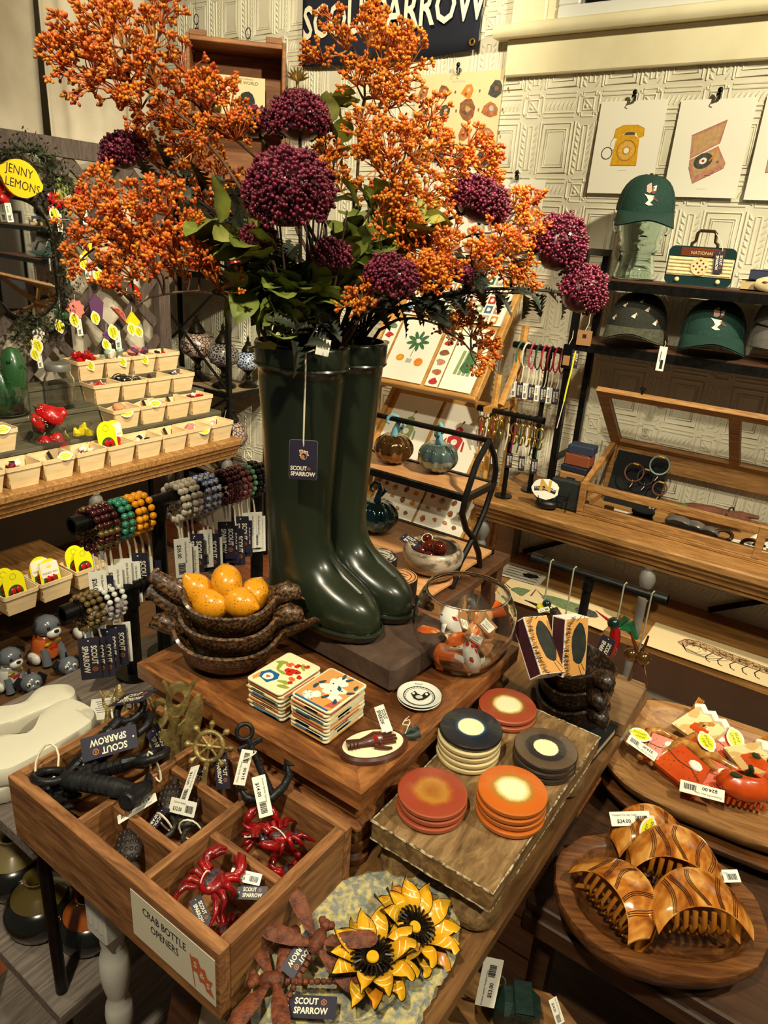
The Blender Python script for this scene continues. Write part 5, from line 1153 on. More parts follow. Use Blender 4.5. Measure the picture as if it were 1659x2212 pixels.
def art_record(g,w,h):
    z=.0003
    g.m(pc['pink']); g.flat([(-.044,.030),(.030,.062),(.024,.012),(-.038,-.022)],z); g.m(pc['tan']); g.flat([(-.038,.028),(.026,.055),(.020,.014),(-.034,-.015)],z+.0001)
    g.m(pc['pink']); g.flat([(-.038,-.024),(.022,.006),(.046,-.030),(.044,-.042),(-.020,-.076),(-.036,-.040)],z+.0002); g.m(pc['tan']); g.flat([(-.034,-.026),(.020,.001),(.040,-.030),(-.018,-.060)],z+.0003)
    g.m(pc['dgrey']); g.flat(blob(-.006,-.026,.022,.017,20,0,.4),z+.0005); g.m(paperw); g.flat(blob(-.006,-.026,.009,.007,14,0,.4),z+.0007); g.m(pc['red']); g.flat(blob(-.006,-.026,.0035,.003,8,0),z+.0009)
    g.m(pc['orange']); line2(g,[(.022,.006),(.018,-.014),(.008,-.026)],.003,z+.0009); g.m(pc['brown']); line2(g,[(-.044,.030),(.030,.062),(.024,.012)],.001,z+.0007); line2(g,[(-.036,-.040),(-.020,-.076),(.044,-.042),(.046,-.030)],.001,z+.0007); line2(g,[(.004,-.058),(.016,-.058),(.024,-.048)],.002,z+.0009); g.flat(blob(.028,-.028,.003,.003,8,0),z+.0009); g.m(pc['lgrey']); g.box(.004,-.088,.0003,.026,.0008,.0002)
def art_case(g,w,h):
    g.m(pc['tan']); g.flat([(-.050,.0),(.04,.03),(.05,-.04),(-.05,-.05)],.0003); g.m(pc['brown']); line2(g,[(-.050,.0),(-.05,-.05),(.05,-.04)],.002,.0005); line2(g,[(-.050,.0),(.04,.03)],.002,.0005)
print_sheet('beige mineral chart with rows of brown and black stones',-1.64,-1.292,1.828,2.098,art_mineral,paper=beige)
print_sheet('bread chart half hidden by the orange sprays',-1.300,-1.092,1.50,1.765,art_bread)
print_sheet('second bread chart behind the right burgundy flower',-1.545,-1.335,1.47,1.735,art_bread,y=YB-.011)
print_sheet('print of a yellow rotary telephone',-.940,-.735,1.727,1.988,art_phone)
print_sheet('print of an open portable record player',-.697,-.489,1.722,1.983,art_record)
print_sheet('print cut off by the right edge of the picture',-.466,-.262,1.719,1.985,art_case)
# banner
navyf=mat('navy_fabric',C(24,27,42),.85,c2=C(18,21,34),sc=8,bump=.2,bsc=300)
bx0,bx1,bz0=-2.185,-1.39,2.155; e=E('shop_banner','navy fabric banner with large cream lettering on the tin wall','banner',((bx0+bx1)/2,YB-.02,bz0))
bw=bx1-bx0; g=G(navyf)
def bf(u,v):
    x=(u-.5)*bw; z=lerp(-.012*math.sin(u*PI*1.0)+.004*u,.50,v); return (x*(1-.01*(1-v)),-.006*math.sin(u*7)*(1-v)-.004*math.sin(u*15+v*4)*(1-v)*.6,z)
g.surf(bf,30,10); o=g.ob('cloth',e,smooth=80); o.modifiers.new('s','SOLIDIFY').thickness=.0015
g=G(creamink); g.mx(frame((0,-.011,0),(1,0,0),(0,0,1))); g.text('SCOUT',.150,-.205,.135,0,sx=.72,bold=.02); g.text('SPARROW',.150,.160,.135,0,sx=.72,bold=.02)
g.m(copperink); ring(g,-.03,.235,.042,.006,0,20); g.flat(blob(-.03,.235,.03,.03,12,.1),0); g.ob('lettering',e,smooth=0)
g=G(mat('brass_eyelet',C(190,150,70),.3,m=.8)); g.tube(loop((bw/2-.024,-.010,.024),.009,.009,14,(1,0,0),(0,0,1)),.003,6,closed=True); g.ob('eyelet',e)
# ---- wooden crate, golden pears, wire clips above the corner rack
cw=wood('crate_pine',C(104,60,24),C(166,108,52),C(136,82,36),ax=0,sc=7,r=.6)
za=2.2; A=onz(400,72,za); B=onz(618,97,za); d=(B-A); W_=d.length; rz=math.atan2(d.y,d.x)
cr=E('wooden_crate','open wooden crate turned on its side above the lamp rack','crate',A,rz); Hc=.4785; Dp=.20
def cbx(n,x0,x1,y0,y1,z0,z1): g=G(cw); g.box((x0+x1)/2,(y0+y1)/2,(z0+z1)/2,x1-x0,y1-y0,z1-z0,.002); g.ob(n,cr)
cbx('top_board',.014,W_-.014,0,Dp,-.016,0); cbx('bottom_board',.014,W_-.014,0,Dp,-Hc,-Hc+.016); cbx('side_board',0,.014,0,Dp,-Hc,.006); cbx('side_board',W_-.014,W_,0,Dp,-Hc,.006); cbx('back_panel',.014,W_-.014,Dp-.008,Dp,-Hc+.016,-.016)
cbx('back_cleat',W_-.04,W_-.014,Dp,Dp+.018,-.09,-.03); cbx('corner_block',.014,.075,0,.014,0,.018); cbx('corner_block',W_-.075,W_-.014,0,.014,0,.020); cbx('shelf',.014,W_-.014,.004,Dp-.008,-.262,-.248)
g=G(beige); g.mx(frame((0,0,0),(1,0,0),(0,.12,1))); g.prism([(-.10,0),(.10,0),(.10,.15),(-.10,.15)],-.001,0); g.m(ink); g.text('WHITE THE WORLD',.016,0,.128,.0004); g.text('most men prisoner of fortune',.009,0,.142,.0004); g.flat(blob(.03,.055,.034,.045,14,.08),.0004); g.flat(blob(.06,.02,.05,.02,10,.1),.0006)
lp_=Matrix.Translation(A)@Matrix.Rotation(rz,4,'Z'); q=lp_@Vector((W_*.52,.10,-.2475)); g.ob('photo_card',label='old photograph card with dark hat silhouette in the crate',cat='photograph',loc=q,rot=(0,0,rz))
gold=mat('old_gold',C(128,98,38),.35,m=.55,c2=C(88,66,26),sc=25)
def pear(label,loc,sc=1.):
    e=E('golden_pear',label,'ornament',loc,.6,'golden pear ornaments'); e.scale=(sc,)*3
    g=G(gold)
    for s in(-1,1): g.mx(Matrix.Translation((s*.022,0,.036))); g.ball((0,0,0),.036,(.85,.85,1),2)
    g.mx(Matrix.Identity(4)); g.lathe([(.0,.0),(.022,.0),(.024,.006),(.016,.014)],16); g.ob('fruit',e)
    g=G(gold); g.lathe([(.010,.062),(.0065,.070),(.006,.088),(.008,.092),(.006,.098)],12); g.ob('stem',e)
    for i in range(9):
        a=(i-4)*.30; g=G(gold); dx,dz=math.sin(a),math.cos(a); L=.052; g.tube([(0,0,.096),(dx*L*.5,-.004*(i%2),.096+dz*L*.5),(dx*L,.002,.096+dz*L)],[.003,.008,.0015],7,flat=.5); g.ob('leaf',e)
q=lp_@Vector((W_*.22,.09,-.2475)); pear('golden pear ornament inside the wooden crate',q,.82)
q=lp_@Vector((W_+.06,.06,-.20)); pp=ony(642,205,2.36); pear('golden pear ornament standing right of the wooden crate',(pp.x,pp.y,pp.z-.045),.95)
ws=E('wall_shelf','small wooden wall shelf under the golden pear','shelf',(pp.x,pp.y,pp.z-.0455)); g=G(cw); g.box(0,.01,-.009,.15,.155,.018,.002); g.ob('shelf_board',ws); g=G(iron); g.tube([(0,.084,-.10),(0,.06,-.05),(0,-.04,-.02)],.006,6); g.ob('bracket',ws)
for k,(x,y,lab) in enumerate(((424,42,'hanging wire clip with ring above the crate left corner'),(536,72,'hanging wire clip with ring above the crate middle'))):
    p=ony(x,y,2.40); e=E('ring_clip',lab,'clip',p,group='ring clips on wires'); g=G(clipm); g.tube(loop((0,0,0),.014,.019,18),.0018,6,closed=True); g.ob('ring',e); g=G(clipm); g.box(0,0,-.036,.016,.010,.014,.002); g.tube([(0,0,-.018),(0,0,-.03)],.0015,5); g.ob('clip_jaw',e); g=G(nail); g.tube([(0,0,.019),(0,0,.5)],.0006,4); g.ob('wire',e)

# ================================================================== corner rack with mosaic lamps
lr=E('corner_rack','black metal rack of mosaic lamps in the corner','rack',(-2.60,2.27,0))
for x in(-.33,.26):
    for y in(-.10,.13): g=G(black); g.box(x,y,.86,.018,.018,1.72); g.ob('post',lr)
board=wood('rack_board',C(120,96,70),C(166,140,106),ax=0,sc=6)
for z in(.46,.86,1.36,1.70):
    g=G(board); g.box(-.035,.015,z-.008,.57,.21,.016); g.ob('shelf_board',lr)
    for y in(-.10,.13): g=G(black); g.box(-.035,y,z-.012,.574,.016,.024); g.ob('rail',lr)
    for x in(-.33,.26): g=G(black); g.box(x,.015,z-.012,.016,.214,.024); g.ob('side_rail',lr)
for z0,z1 in((.88,1.34),(.48,.84)):
    for a,b in((z0,z1),(z1,z0)): g=G(black); g.tube([(-.33,-.112,a),(.26,-.112,b)],.006,6); g.ob('cross_brace',lr)
bronze=mat('dark_bronze',C(52,44,30),.28,m=.7,c2=C(30,26,20),sc=40)
def mosaic_mat(n,c1,c2):
    M=bpy.data.materials.new('mosaic_'+n); M.use_nodes=True; nt=M.node_tree; b=nt.nodes['Principled BSDF']; tc=nt.nodes.new('ShaderNodeTexCoord'); v=nt.nodes.new('ShaderNodeTexVoronoi'); v.feature='DISTANCE_TO_EDGE'; v.inputs['Scale'].default_value=70; cr=nt.nodes.new('ShaderNodeValToRGB'); cr.color_ramp.elements[0].position=.05; cr.color_ramp.elements[0].color=c1; cr.color_ramp.elements[1].position=.12; cr.color_ramp.elements[1].color=c2
    nt.links.new(tc.outputs['Object'],v.inputs[0]); nt.links.new(v.outputs['Distance'],cr.inputs[0]); nt.links.new(cr.outputs[0],b.inputs['Base Color']); b.inputs['Roughness'].default_value=.25; return M
mos=[mosaic_mat('pale',C(40,30,26),C(176,150,138)),mosaic_mat('blue',C(196,200,206),C(40,56,92)),mosaic_mat('white',C(150,140,134),C(46,44,50))]
def lamp(label,loc,m,h=.30,sc=1.,tagged=False):
    e=E('mosaic_lamp',label,'lamp',loc,group='mosaic lamps on the corner rack'); e.scale=(sc,)*3
    g=G(bronze); g.lathe([(.052,0),(.054,.006),(.044,.016),(.022,.026),(.012,.040),(.018,.052),(.010,.062),(.014,.075),(.028,.086),(.032,.092)],20); g.ob('base',e)
    g=G(m); g.lathe([(.030,.092),(.056,.106),(.068,.132),(.064,.160),(.046,.182),(.032,.190)],24); g.ob('globe',e,smooth=70)
    g=G(bronze); g.lathe([(.034,.188),(.036,.196),(.026,.214),(.014,.230),(.016,.238),(.006,.248),(.008,.258),(.001,.278)],18); g.ob('cap',e)
    if tagged: g=G(card_w); g.prism(rrect(.036,.056,.004,3),-.0004,.0004); g.m(ink); g.box(-.008,-.004,.0006,.004,.034,.0002); g.box(.004,-.004,.0006,.006,.034,.0002); t=g.ob('price_tag',e,smooth=0); t.matrix_local=frame((.03,-.075,.135),(1,.3,0),(0,0,1)); cord(e,[(.03,-.075,.165),(.01,-.03,.21),(0,-.01,.24)],.001)
    return e
lamp('mosaic lamp with pale globe on the left of the upper rack shelf',(-2.66,2.27,.8605),mos[0],sc=1.15)
lamp('dark brass mosaic lamp behind the front rack post',(-2.46,2.25,.8605),mos[2],sc=1.05)
lamp('mosaic lamp with blue and white globe beside the boots',(-2.345,2.36,.8605),mos[1],sc=1.05) if False else None
lamp('tall mosaic lamp with a white price tag on the lower shelf',(-2.42,2.24,.4605),mos[0],sc=1.3,tagged=True)
p=onz(562,835,.861); lamp('mosaic lamp with blue globe half behind the boots',(-2.40,2.345,.8605),mos[1],sc=.85)
redl=mat('red_glass',C(170,16,14),.25,coat=.5)
for k,(x,y) in enumerate(((418,585),(452,590),(505,560))):
    p=ony(x,y,2.25); g=G(redl); g.at(0,0,0); g.lathe([(.03,0),(.036,.01),(.034,.05),(.02,.075),(.012,.08)],18); g.ob('red_jar',label=('red glass jar at the left of the rack top shelf','red glass jar in the middle of the rack top shelf','red glass jar at the right of the rack top shelf')[k],cat='jar',group='red jars',loc=(max(-2.88,min(-2.40,p.x)),2.27,1.3605))
# ================================================================== black shelf unit on the bench
dkw=wood('dark_shelf_wood',C(50,28,16),C(92,56,32),ax=0,sc=6,r=.5)
su=E('metal_etagere','black metal shelf unit with dark wood shelves of caps','shelf',(-.825,2.31,.7503))
X1=1.26
for x in(.0,X1):
    for y in(-.105,.085): g=G(black); g.box(x,y,.405,.020,.020,.808); g.ob('post',su)
    g=G(black); g.box(x,-.01,.799,.020,.17,.020); g.ob('top_bar',su)
    g=G(black); g.box(x,-.01,.15,.016,.17,.016); g.ob('side_bar',su)
for z in(.728,.540):
    g=G(dkw); g.box(X1/2,-.01,z-.007,X1-.022,.19,.014,.001); g.ob('shelf_board',su)
    for y in(-.112,.092): g=G(black); g.box(X1/2,y,z-.018,X1-.02,.012,.026); g.ob('shelf_rail',su)
S1=.7503+.7282; S2=.7503+.5402
# glass head with cap
aqua=mat('aqua_glass',C(232,246,240),.02,trans=1,ior=1.4)
hd=E('mannequin_bust','hollow aqua glass mannequin head wearing the green cap','mannequin head',(-.70,2.295,S1+.0003),math.radians(24))
# front of the face is -y
prof=[(0,.060,.058,0,0),(.010,.063,.061,0,0),(.030,.057,.055,.004,0),(.065,.050,.050,.006,0),(.080,.052,.056,.002,0),(.088,.057,.070,-.006,0),(.100,.061,.074,-.006,0),(.112,.059,.068,-.002,.002),(.120,.062,.068,0,.006),(.127,.063,.066,0,.001),(.135,.065,.068,0,.005),(.142,.067,.068,0,.010),(.150,.068,.069,0,.018),(.160,.069,.070,0,.014),(.172,.070,.071,0,.008),(.182,.071,.069,.001,.002),(.192,.073,.076,.002,.002),(.205,.074,.079,.003,0),(.225,.073,.080,.004,0),(.245,.065,.072,.004,0),(.260,.046,.052,.004,0),(.266,.020,.022,.004,0)]
def gs(x,w): return math.exp(-(x/w)**2)
def bust_ring(z,k=1.,ins=0.,n=64):
    a,b,dx,_=itp(prof,z); o=[]
    for i in range(n):
        t=TAU*i/n; tt=t if t<PI else t-TAU; c,s_=math.cos(t),math.sin(t); r=0
        r+=.020*gs(tt,.17)*max(0,min(1,(.176-z)/.028))*(1 if z>.143 else max(0,(z-.135)/.008)) if .135<z<.176 else 0
        r-=.011*gs(abs(tt)-.42,.20)*gs(z-.178,.010); r+=.004*gs(tt,.6)*gs(z-.194,.006)
        r+=.006*gs(tt,.34)*(gs(z-.125,.0035)+gs(z-.116,.0035)); r-=.004*gs(tt,.4)*gs(z-.1205,.002); r+=.006*gs(tt,.4)*gs(z-.098,.007)-.004*gs(tt,.5)*gs(z-.108,.004)
        o.append(((a-ins)*s_+r*s_,-(b-ins)*c-r*c+dx,z))
    return o
zl=[.266*i/64 for i in range(65)]
g=G(aqua); g.loft([bust_ring(z) for z in zl]+[bust_ring(z,ins=.007) for z in [.258*(1-i/30)+.006*(i/30) for i in range(31)]]); g.ob('glass_bust',hd,smooth=80)
for s in(-1,1): g=G(aqua); g.tube([(s*.071,.0,.130),(s*.076,.006,.140),(s*.079,.010,.160),(s*.076,.006,.176)],[.004,.006,.008,.005],8); g.ob('ear',hd)
def cap_parts(cm,bm,emb):
    P_=[]; g=G(cm); N=28; rings=[]
    for k in range(9):
        t=k/8; z=.098*math.sin(t*PI/2*.98); rr=math.cos(t*PI/2*.98)**.72; rings.append([(.083*rr*math.sin(TAU*i/N),-.094*rr*math.cos(TAU*i/N)+.004*t,z) for i in range(N)])
    g.loft(rings,cap=False); P_.append(('crown',g.mesh('crown',70)))
    g=G(bm); 
    def br(u,v,o=0):
        a=(u-.5)*2*1.25; x0,y0=.083*math.sin(a),-.094*math.cos(a); x1,y1=.092*math.sin(a*.92),-.094*math.cos(a)*.6-.125*(max(0,math.cos(a*1.15)))**.6 if abs(a)<1.3 else y0; return (lerp(x0,x1,v),lerp(y0,y1,v),.004+o-.030*v*abs(math.sin(a))**1.6-.012*v)
    g.surf(lambda u,v:br(u,v,0),20,5); g.surf(lambda u,v:br(1-u,v,-.0035),20,5); P_.append(('brim',g.mesh('brim',70)))
    g=G(cm); g.ball((0,.004,.099),.006,(1,1,.6),1); P_.append(('button',g.mesh('button',60)))
    g=G(cm)
    for i in range(6): a=TAU*i/6; g.tube([(.0835*math.cos(t*PI/2*.98)**.72*math.sin(a),-.0945*math.cos(t*PI/2*.98)**.72*math.cos(a)+.004*t,.0985*math.sin(t*PI/2*.98)) for t in(0,.2,.4,.6,.8,.97)],.0008,4)
    P_.append(('seams',g.mesh('seams',60)))
    if emb:
        def onc(u,v): # u sideways, v up on the crown front
            a=u/.088; t=v; rr=math.cos(t*PI/2*.98)**.72+.02; return Vector((.083*rr*math.sin(a),-.094*rr*math.cos(a)+.004*t,.098*math.sin(t*PI/2*.98)))
        for nm,cl,polys in emb:
            g=G(cl)
            for P in polys: k=len(P); g.add([onc(u,v) for u,v in P],[list(range(k))])
            P_.append((nm,g.mesh(nm,0)))
    return P_
capg=mat('cap_green',C(26,62,52),.85,c2=C(20,50,42),sc=200,bump=.2); capo=mat('cap_olive',C(44,44,34),.9,c2=C(34,34,26),sc=200,bump=.25); capb=mat('brim_olive',C(84,84,66),.9,c2=C(64,64,50),sc=120,stretch=(1,.1,1)); embw=mat('thread_white',C(222,214,196),.8); embb=mat('thread_brown',C(110,62,44),.8); embp=mat('thread_pink',C(206,160,140),.8)
osprey=[('embroidered_body',embw,[[(-.020,.36),(-.006,.34),(.012,.33),(.010,.26),(.002,.20),(.012,.16),(-.002,.15),(-.012,.18),(-.004,.24),(-.010,.30)],[(.006,.52),(.020,.56),(.016,.44),(.008,.42)]]),('embroidered_wing',embp,[[(-.014,.40),(-.018,.54),(-.008,.60),(-.002,.62),(.002,.52),(.004,.42),(-.004,.38)]]),('embroidered_dark_wing',embb,[[(.002,.38),(.008,.50),(.022,.58),(.018,.42),(.010,.36)],[(.010,.32),(.026,.24),(.022,.22),(.008,.28)]])]
def birds(seed):
    rr=random.Random(seed); w=[];b=[]
    for u,v in((-.045,.42),(-.005,.22),(.032,.36),(.06,.12),(-.07,.15),(.01,.55)):
        w.append([(u-.008,v),(u,v+.05),(u+.006,v+.02),(u+.004,v-.03)]); b.append([(u,v+.04),(u+.006,v+.09),(u+.010,v+.03)])
    return [('embroidered_birds',embw,w),('embroidered_wings',embp,b)]
CG=cap_parts(capg,capg,osprey); CO=cap_parts(capo,capb,birds(1))
def put_cap(parts,label,loc,rot,sc=1.,grp='caps on the metal shelf unit'):
    e=E('baseball_cap',label,'cap',loc,rot=rot,group=grp); e.scale=(sc,)*3
    for n,me in parts: link(me,n,e,kind='stuff' if 'embroid' in n or n=='seams' else None)
    return e
put_cap(CG,'dark green cap with osprey embroidery on the glass head',(-.70,2.292,S1+.192),(.12,0,math.radians(22)),1.0)
put_cap(CO,'dark olive cap with small embroidered ducks on the lower shelf',(-.668,2.312,S2+.048),(-.04,0,math.radians(12)),1.08)
put_cap(CG,'dark green osprey cap on the lower shelf beside the olive cap',(-.445,2.320,S2+.048),(-.04,0,math.radians(14)),1.08)
capy=cap_parts(mat('cap_grey',C(112,106,98),.9,c2=C(98,92,86),sc=150),mat('brim_grey',C(84,80,76),.9),None)
put_cap(capy,'grey cap, upper of the pile at the shelf right end',(-.262,2.31,S2+.098),(.1,.05,math.radians(62)),.9); put_cap(capy,'light grey cap, lower of the pile at the shelf right end',(-.262,2.31,S2+.042),(0,.0,math.radians(60)),.95)
g=G(card_w); g.prism(rrect(.022,.070,.001,2),-.0003,.0003); g.m(ink); g.box(.002,-.016,.0005,.008,.026,.0002); g.box(-.004,.006,.0005,.002,.03,.0002)
p=ony(1429,775,2.19); g.ob('shelf_price_tag',label='white price tag hanging below the green cap shelf',cat='tag',smooth=0).matrix_world=frame(p,(1,.1,0),(-.1,0,1)); tt=bpy.data.objects['shelf_price_tag']; cord(tt,[(0,.030,.0004),(.004,.045,.004),(0,.052,.004)],.0008)
# ceramic radio
rg=mat('radio_green',C(22,48,48),.25,coat=.5); rc=mat('radio_cream',C(226,208,160),.35,c2=C(206,182,132),sc=60); rb=mat('radio_brown',C(104,48,26),.3,coat=.4)
ra=E('ceramic_radio','green and cream vintage portable radio on the top shelf','radio',(-.508,2.27,S1+.0003),math.radians(10))
g=G(rg); g.mx(frame((0,0,.052),(1,0,0),(0,0,1))); g.prism(rrect(.178,.104,.018,5),-.028,.028); g.ob('body',ra)
g=G(rc); g.box(0,-.029,.050,.172,.004,.050,.001); g.ob('grille_panel',ra)
for k in range(5): g=G(rc); g.cyl((-.083,-.031,.031+.0095*k),(.083,-.031,.031+.0095*k),.0032,n=8); g.ob('grille_bar',ra)
g=G(rb); g.box(0,-.029,.089,.116,.005,.022,.002); g.m(rc); g.mx(frame((0,-.0318,.087),(1,0,0),(0,0,1))); g.text('NATIONAL',.012,0,0,0); g.ob('dial_plate',ra)
g=G(rc); g.mx(frame((0.0,-.034,.052),(1,0,0),(0,0,1))); g.prism(ell(.024,.024,24),-.002,.002); g.m(rb)
for i in range(-1,2):
    for j in range(-1,2):
        if abs(i)+abs(j)<2 or True: g.flat(blob((i+j)*.008,(i-j)*.008,.0034,.0034,4,0,.0),.0022)
g.ob('speaker_disc',ra)
for s in(-1,1): g=G(rc); g.ball((s*.054,-.030,.014),.007,lv=2); g.ob('knob',ra)
brz=mat('bronze_handle',C(74,56,34),.35,m=.6)
g=G(brz); g.tube([(-.034,0,.104),(-.034,0,.112),(-.026,0,.118),(-.024,0,.140),(-.018,0,.146),(.018,0,.146),(.024,0,.140),(.026,0,.118),(.034,0,.112),(.034,0,.104)],.0045,8); g.ob('handle',ra)
cord(ra,[(.022,-.002,.142),(.040,-.030,.12),(.050,-.036,.10),(.046,-.037,.09)],.0011); tag(ra,NAVY,(.046,-.038,.066),(.1,0,-1),(1,0,.1),sc=1.25)
# books, camera, cat mask at the right end
x0=-.300
for k,(c,h,lab) in enumerate(((C(196,170,120),.028,'cream book at the bottom of the shelf pile'),(C(40,46,72),.026,'navy book on top of the cream book'))):
    g=G(mat('book_cover_%d'%k,c,.6)); z=S1+.0004+.0285*k
    g.box(0,0,.0015,.17,.12,.003); g.box(0,0,h-.0015,.17,.12,.003); g.box(0,-.058,h/2,.17,.004,h); g.m(mat('book_pages',C(206,186,150),.8)); g.box(0,.002,h/2,.164,.112,h-.006); g.ob('shelf_book',label=lab,cat='book',loc=(x0+.012*k,2.29,z),rot=(0,0,.08*k),group='books on the top shelf')
ca=E('vintage_camera','black vintage camera on the navy book','camera',(x0+.03,2.28,S1+.0553)); g=G(mat('camera_black',C(16,15,15),.35)); g.box(0,0,.030,.12,.045,.06,.008); g.ob('body',ca); g=G(clipm); g.cyl((0,-.022,.03),(0,-.045,.03),.020,n=18); g.ob('lens',ca); g=G(card_w); g.tube(loop((-.062,0,.035),.010,.016,12),.0025,6,closed=True); g.ob('strap_ring',ca); g=G(rc); g.box(0,0,.068,.07,.03,.014,.004); g.ob('viewfinder',ca)
g=G(rc); g.ball((0,0,0),1,(.036,.008,.020),2); g.m(rb); g.ball((-.008,-.007,.004),.006,(1.4,.4,.6)); g.ball((.012,-.007,.004),.006,(1.4,.4,.6)); g.tube([(.03,0,0),(.07,0,.004)],.006,6); g.ob('carved_hand_figure',label='cream carved figure lying in front of the shelf books',cat='ornament',loc=(x0-.015,2.215,S1+.021))
# ================================================================== glass topped display case
kc=oak; cx0,cx1,cy0,cy1=-.703,.35,2.150,2.415
dc=E('display_case','wooden display case with its glass lid propped open','display case',(cx0,cy0,.7503)); Lc=cx1-cx0; Dc=cy1-cy0
def db(n,x0,x1,y0,y1,z0,z1,m=None): g=G(m or oak); g.box((x0+x1)/2,(y0+y1)/2,(z0+z1)/2,x1-x0,y1-y0,z1-z0,.002); return g.ob(n,dc)
db('base_board',0,Lc,0,Dc,0,.012); db('front_lower_rail',.022,Lc-.022,0,.018,.012,.040); db('front_upper_rail',0.022,Lc-.022,0,.018,.085,.110)
for x in(0,Lc*.5,Lc-.022): db('front_post',x,x+.022,-.002,.020,.0121,.1105)
for x in(0,Lc-.022):
    db('back_post',x,x+.022,Dc-.02,Dc+.001,.0121,.2005); db('side_lower_rail',x,x+.018,.02,Dc-.02,.012,.036)
    g=G(oak_y); g.loft([[(x,y,z),(x+.018,y,z),(x+.018,y,z-.024),(x,y,z-.024)] for y,z in((.02,.112),(Dc-.02,.200))]); g.ob('side_upper_rail',dc)
db('back_board',.022,Lc-.022,Dc-.014,Dc,.130,.200); db('back_rail',.022,Lc-.022,Dc-.014,Dc,.012,.040)
pane=mat('thin_pane',(1,1,1,1),0.,trans=1,ior=1.02)
db('front_pane',.022,Lc-.022,.007,.010,.040,.085,pane)
# lid: hinged at the back, propped open towards the viewer
lid=E('case_lid',None,None); lid.parent=dc; lid.name='lid'; del_=None
th=math.radians(40); Ll=.335
def lb(n,x0,x1,s0,s1,m=oak,t=.016):
    g=G(m); ca_,sa_=math.cos(th),math.sin(th); o=(0,Dc-.006,.204)
    def pt(x,s,k): return (x,o[1]-s*ca_+k*sa_*0+ -k*sa_*-0,o[2]+s*sa_+k)
    vs=[(x,o[1]-s*ca_-k*sa_,o[2]+s*sa_-k*ca_) for k in(0,t) for s in(s0,s1) for x in(x0,x1)]
    g.add(vs,[(0,1,3,2),(4,6,7,5),(0,4,5,1),(2,3,7,6),(0,2,6,4),(1,5,7,3)]); return g.ob(n,dc)
bpy.data.objects.remove(lid)
lb('lid_bottom_rail',0,Lc,0,.028); lb('lid_top_rail',0,Lc,Ll-.030,Ll); lb('lid_stile',0,.034,.028,Ll-.03); lb('lid_stile',Lc*.36,Lc*.36+.030,.028,Ll-.03); lb('lid_stile',Lc-.034,Lc,.028,Ll-.03); lb('lid_glass',.034,Lc*.36,.028,Ll-.03,pane,.003); lb('lid_glass',Lc*.36+.03,Lc-.034,.028,Ll-.03,pane,.003)
g=G(iron); g.at(.135,Dc-.006-math.cos(th)*(Ll)-.0,.204+math.sin(th)*Ll+.004); g.lathe([(.004,-.006),(.004,.004),(.009,.006),(.009,.012),(.004,.015)],12); g.ob('lid_knob',dc)
# contents
def cp(px,py,y,z=None): p=ony(px,py,y); return p
velvet=mat('black_velvet',C(12,12,13),.95)
bsd=E('bracelet_easel','black velvet bracelet stand inside the display case','stand',(-.585,2.345,.7625)); g=G(velvet); g.loft([[(-.085,-.03,0),(.085,-.03,0),(.085,-.02,0),(-.085,-.02,0)],[(-.085,.04,.165),(.085,.04,.165),(.085,.048,.165),(-.085,.048,.165)]]); g.ob('velvet_panel',bsd); g=G(velvet); g.box(0,.02,.004,.16,.07,.008); g.ob('foot',bsd)
lea=[mat('leather_'+n,c,.5) for n,c in(('brown',C(92,48,28)),('teal',C(120,140,140)),('black',C(24,22,20)))]
for k,(px,py,rx,c,lab) in enumerate(((1425,1005,.030,1,'pale grey cord bracelet highest on the velvet stand'),(1370,1020,.030,0,'brown leather bracelet left on the velvet stand'),(1395,1030,.026,2,'black beaded bracelet behind the brown one on velvet'),(1425,1055,.022,0,'thin brown bracelet low on the velvet stand'))):
    p=cp(px,py,2.315); e=E('cord_bracelet',lab,'bracelet',p,group='bracelets on the velvet stand'); g=G(lea[c]); g.tube(loop((0,0,0),rx,rx*.95,20,(1,0,0),(0,.35,1)),.0026,6,closed=True); g.ob('band',e); g=G(mat('brass_clasp',C(186,150,80),.3,m=.8)); g.cyl((-.008,.006,rx*.9),(.010,.006,rx*.85),.0034,n=8); g.ob('clasp',e); cord(e,[(0,0,-rx*.9),(.002,-.006,-rx*1.3),(-.004,-.008,-rx*1.7)],.0009)
    if k==3: tag(e,NAVY,(-.01,-.012,-.062),(0,0,-1),(1,0,0),sc=1.2)
drift=mat('driftwood',C(110,62,38),.8,c2=C(72,40,26),sc=30,bump=.6)
dw=E('driftwood_branch','reddish driftwood branch with a metal cuff in the case','driftwood',(-.33,2.33,.8)); g=G(drift); g.tube([(-.09,0,-.010),(-.06,.004,-.004),(0,0,.002),(.06,-.006,.010),(.11,-.006,.012)],[.026,.030,.030,.022,.010],10); g.tube([(.03,0,.012),(.08,.01,.022),(.13,.012,.026)],[.016,.012,.006],8); g.ob('branch',dw); g=G(mat('moss',C(70,84,40),.95)); g.ball((-.086,-.008,.0),.024,(1,1,.9),2); g.ob('moss_tuft',dw); g=G(brz); g.tube(loop((.05,-.002,.012),.024,.030,16,(.3,1,0),(0,0,1)),.003,6,closed=True); g.ob('cuff',dw)
dw.location.z=.7625+.036
g=G(velvet); g.lathe([(.03,0),(.036,.006),(.030,.02),(.036,.032),(.034,.036),(.02,.030)],20); g.ob('black_ring_dish',label='round black ring dish inside the display case',cat='dish',loc=(-.51,2.215,.7626))
g=G(mat('grey_quartz',C(120,112,104),.3,c2=C(92,86,82),sc=20)); g.ball((0,0,.022),1,(.045,.030,.022),2); g.ball((.045,.005,.020),1,(.036,.028,.020),2); g.ball((.09,0,.018),1,(.030,.024,.018),2); g.ob('quartz_cluster',label='smooth grey stone cluster inside the display case',cat='stone',loc=(-.40,2.225,.7626))
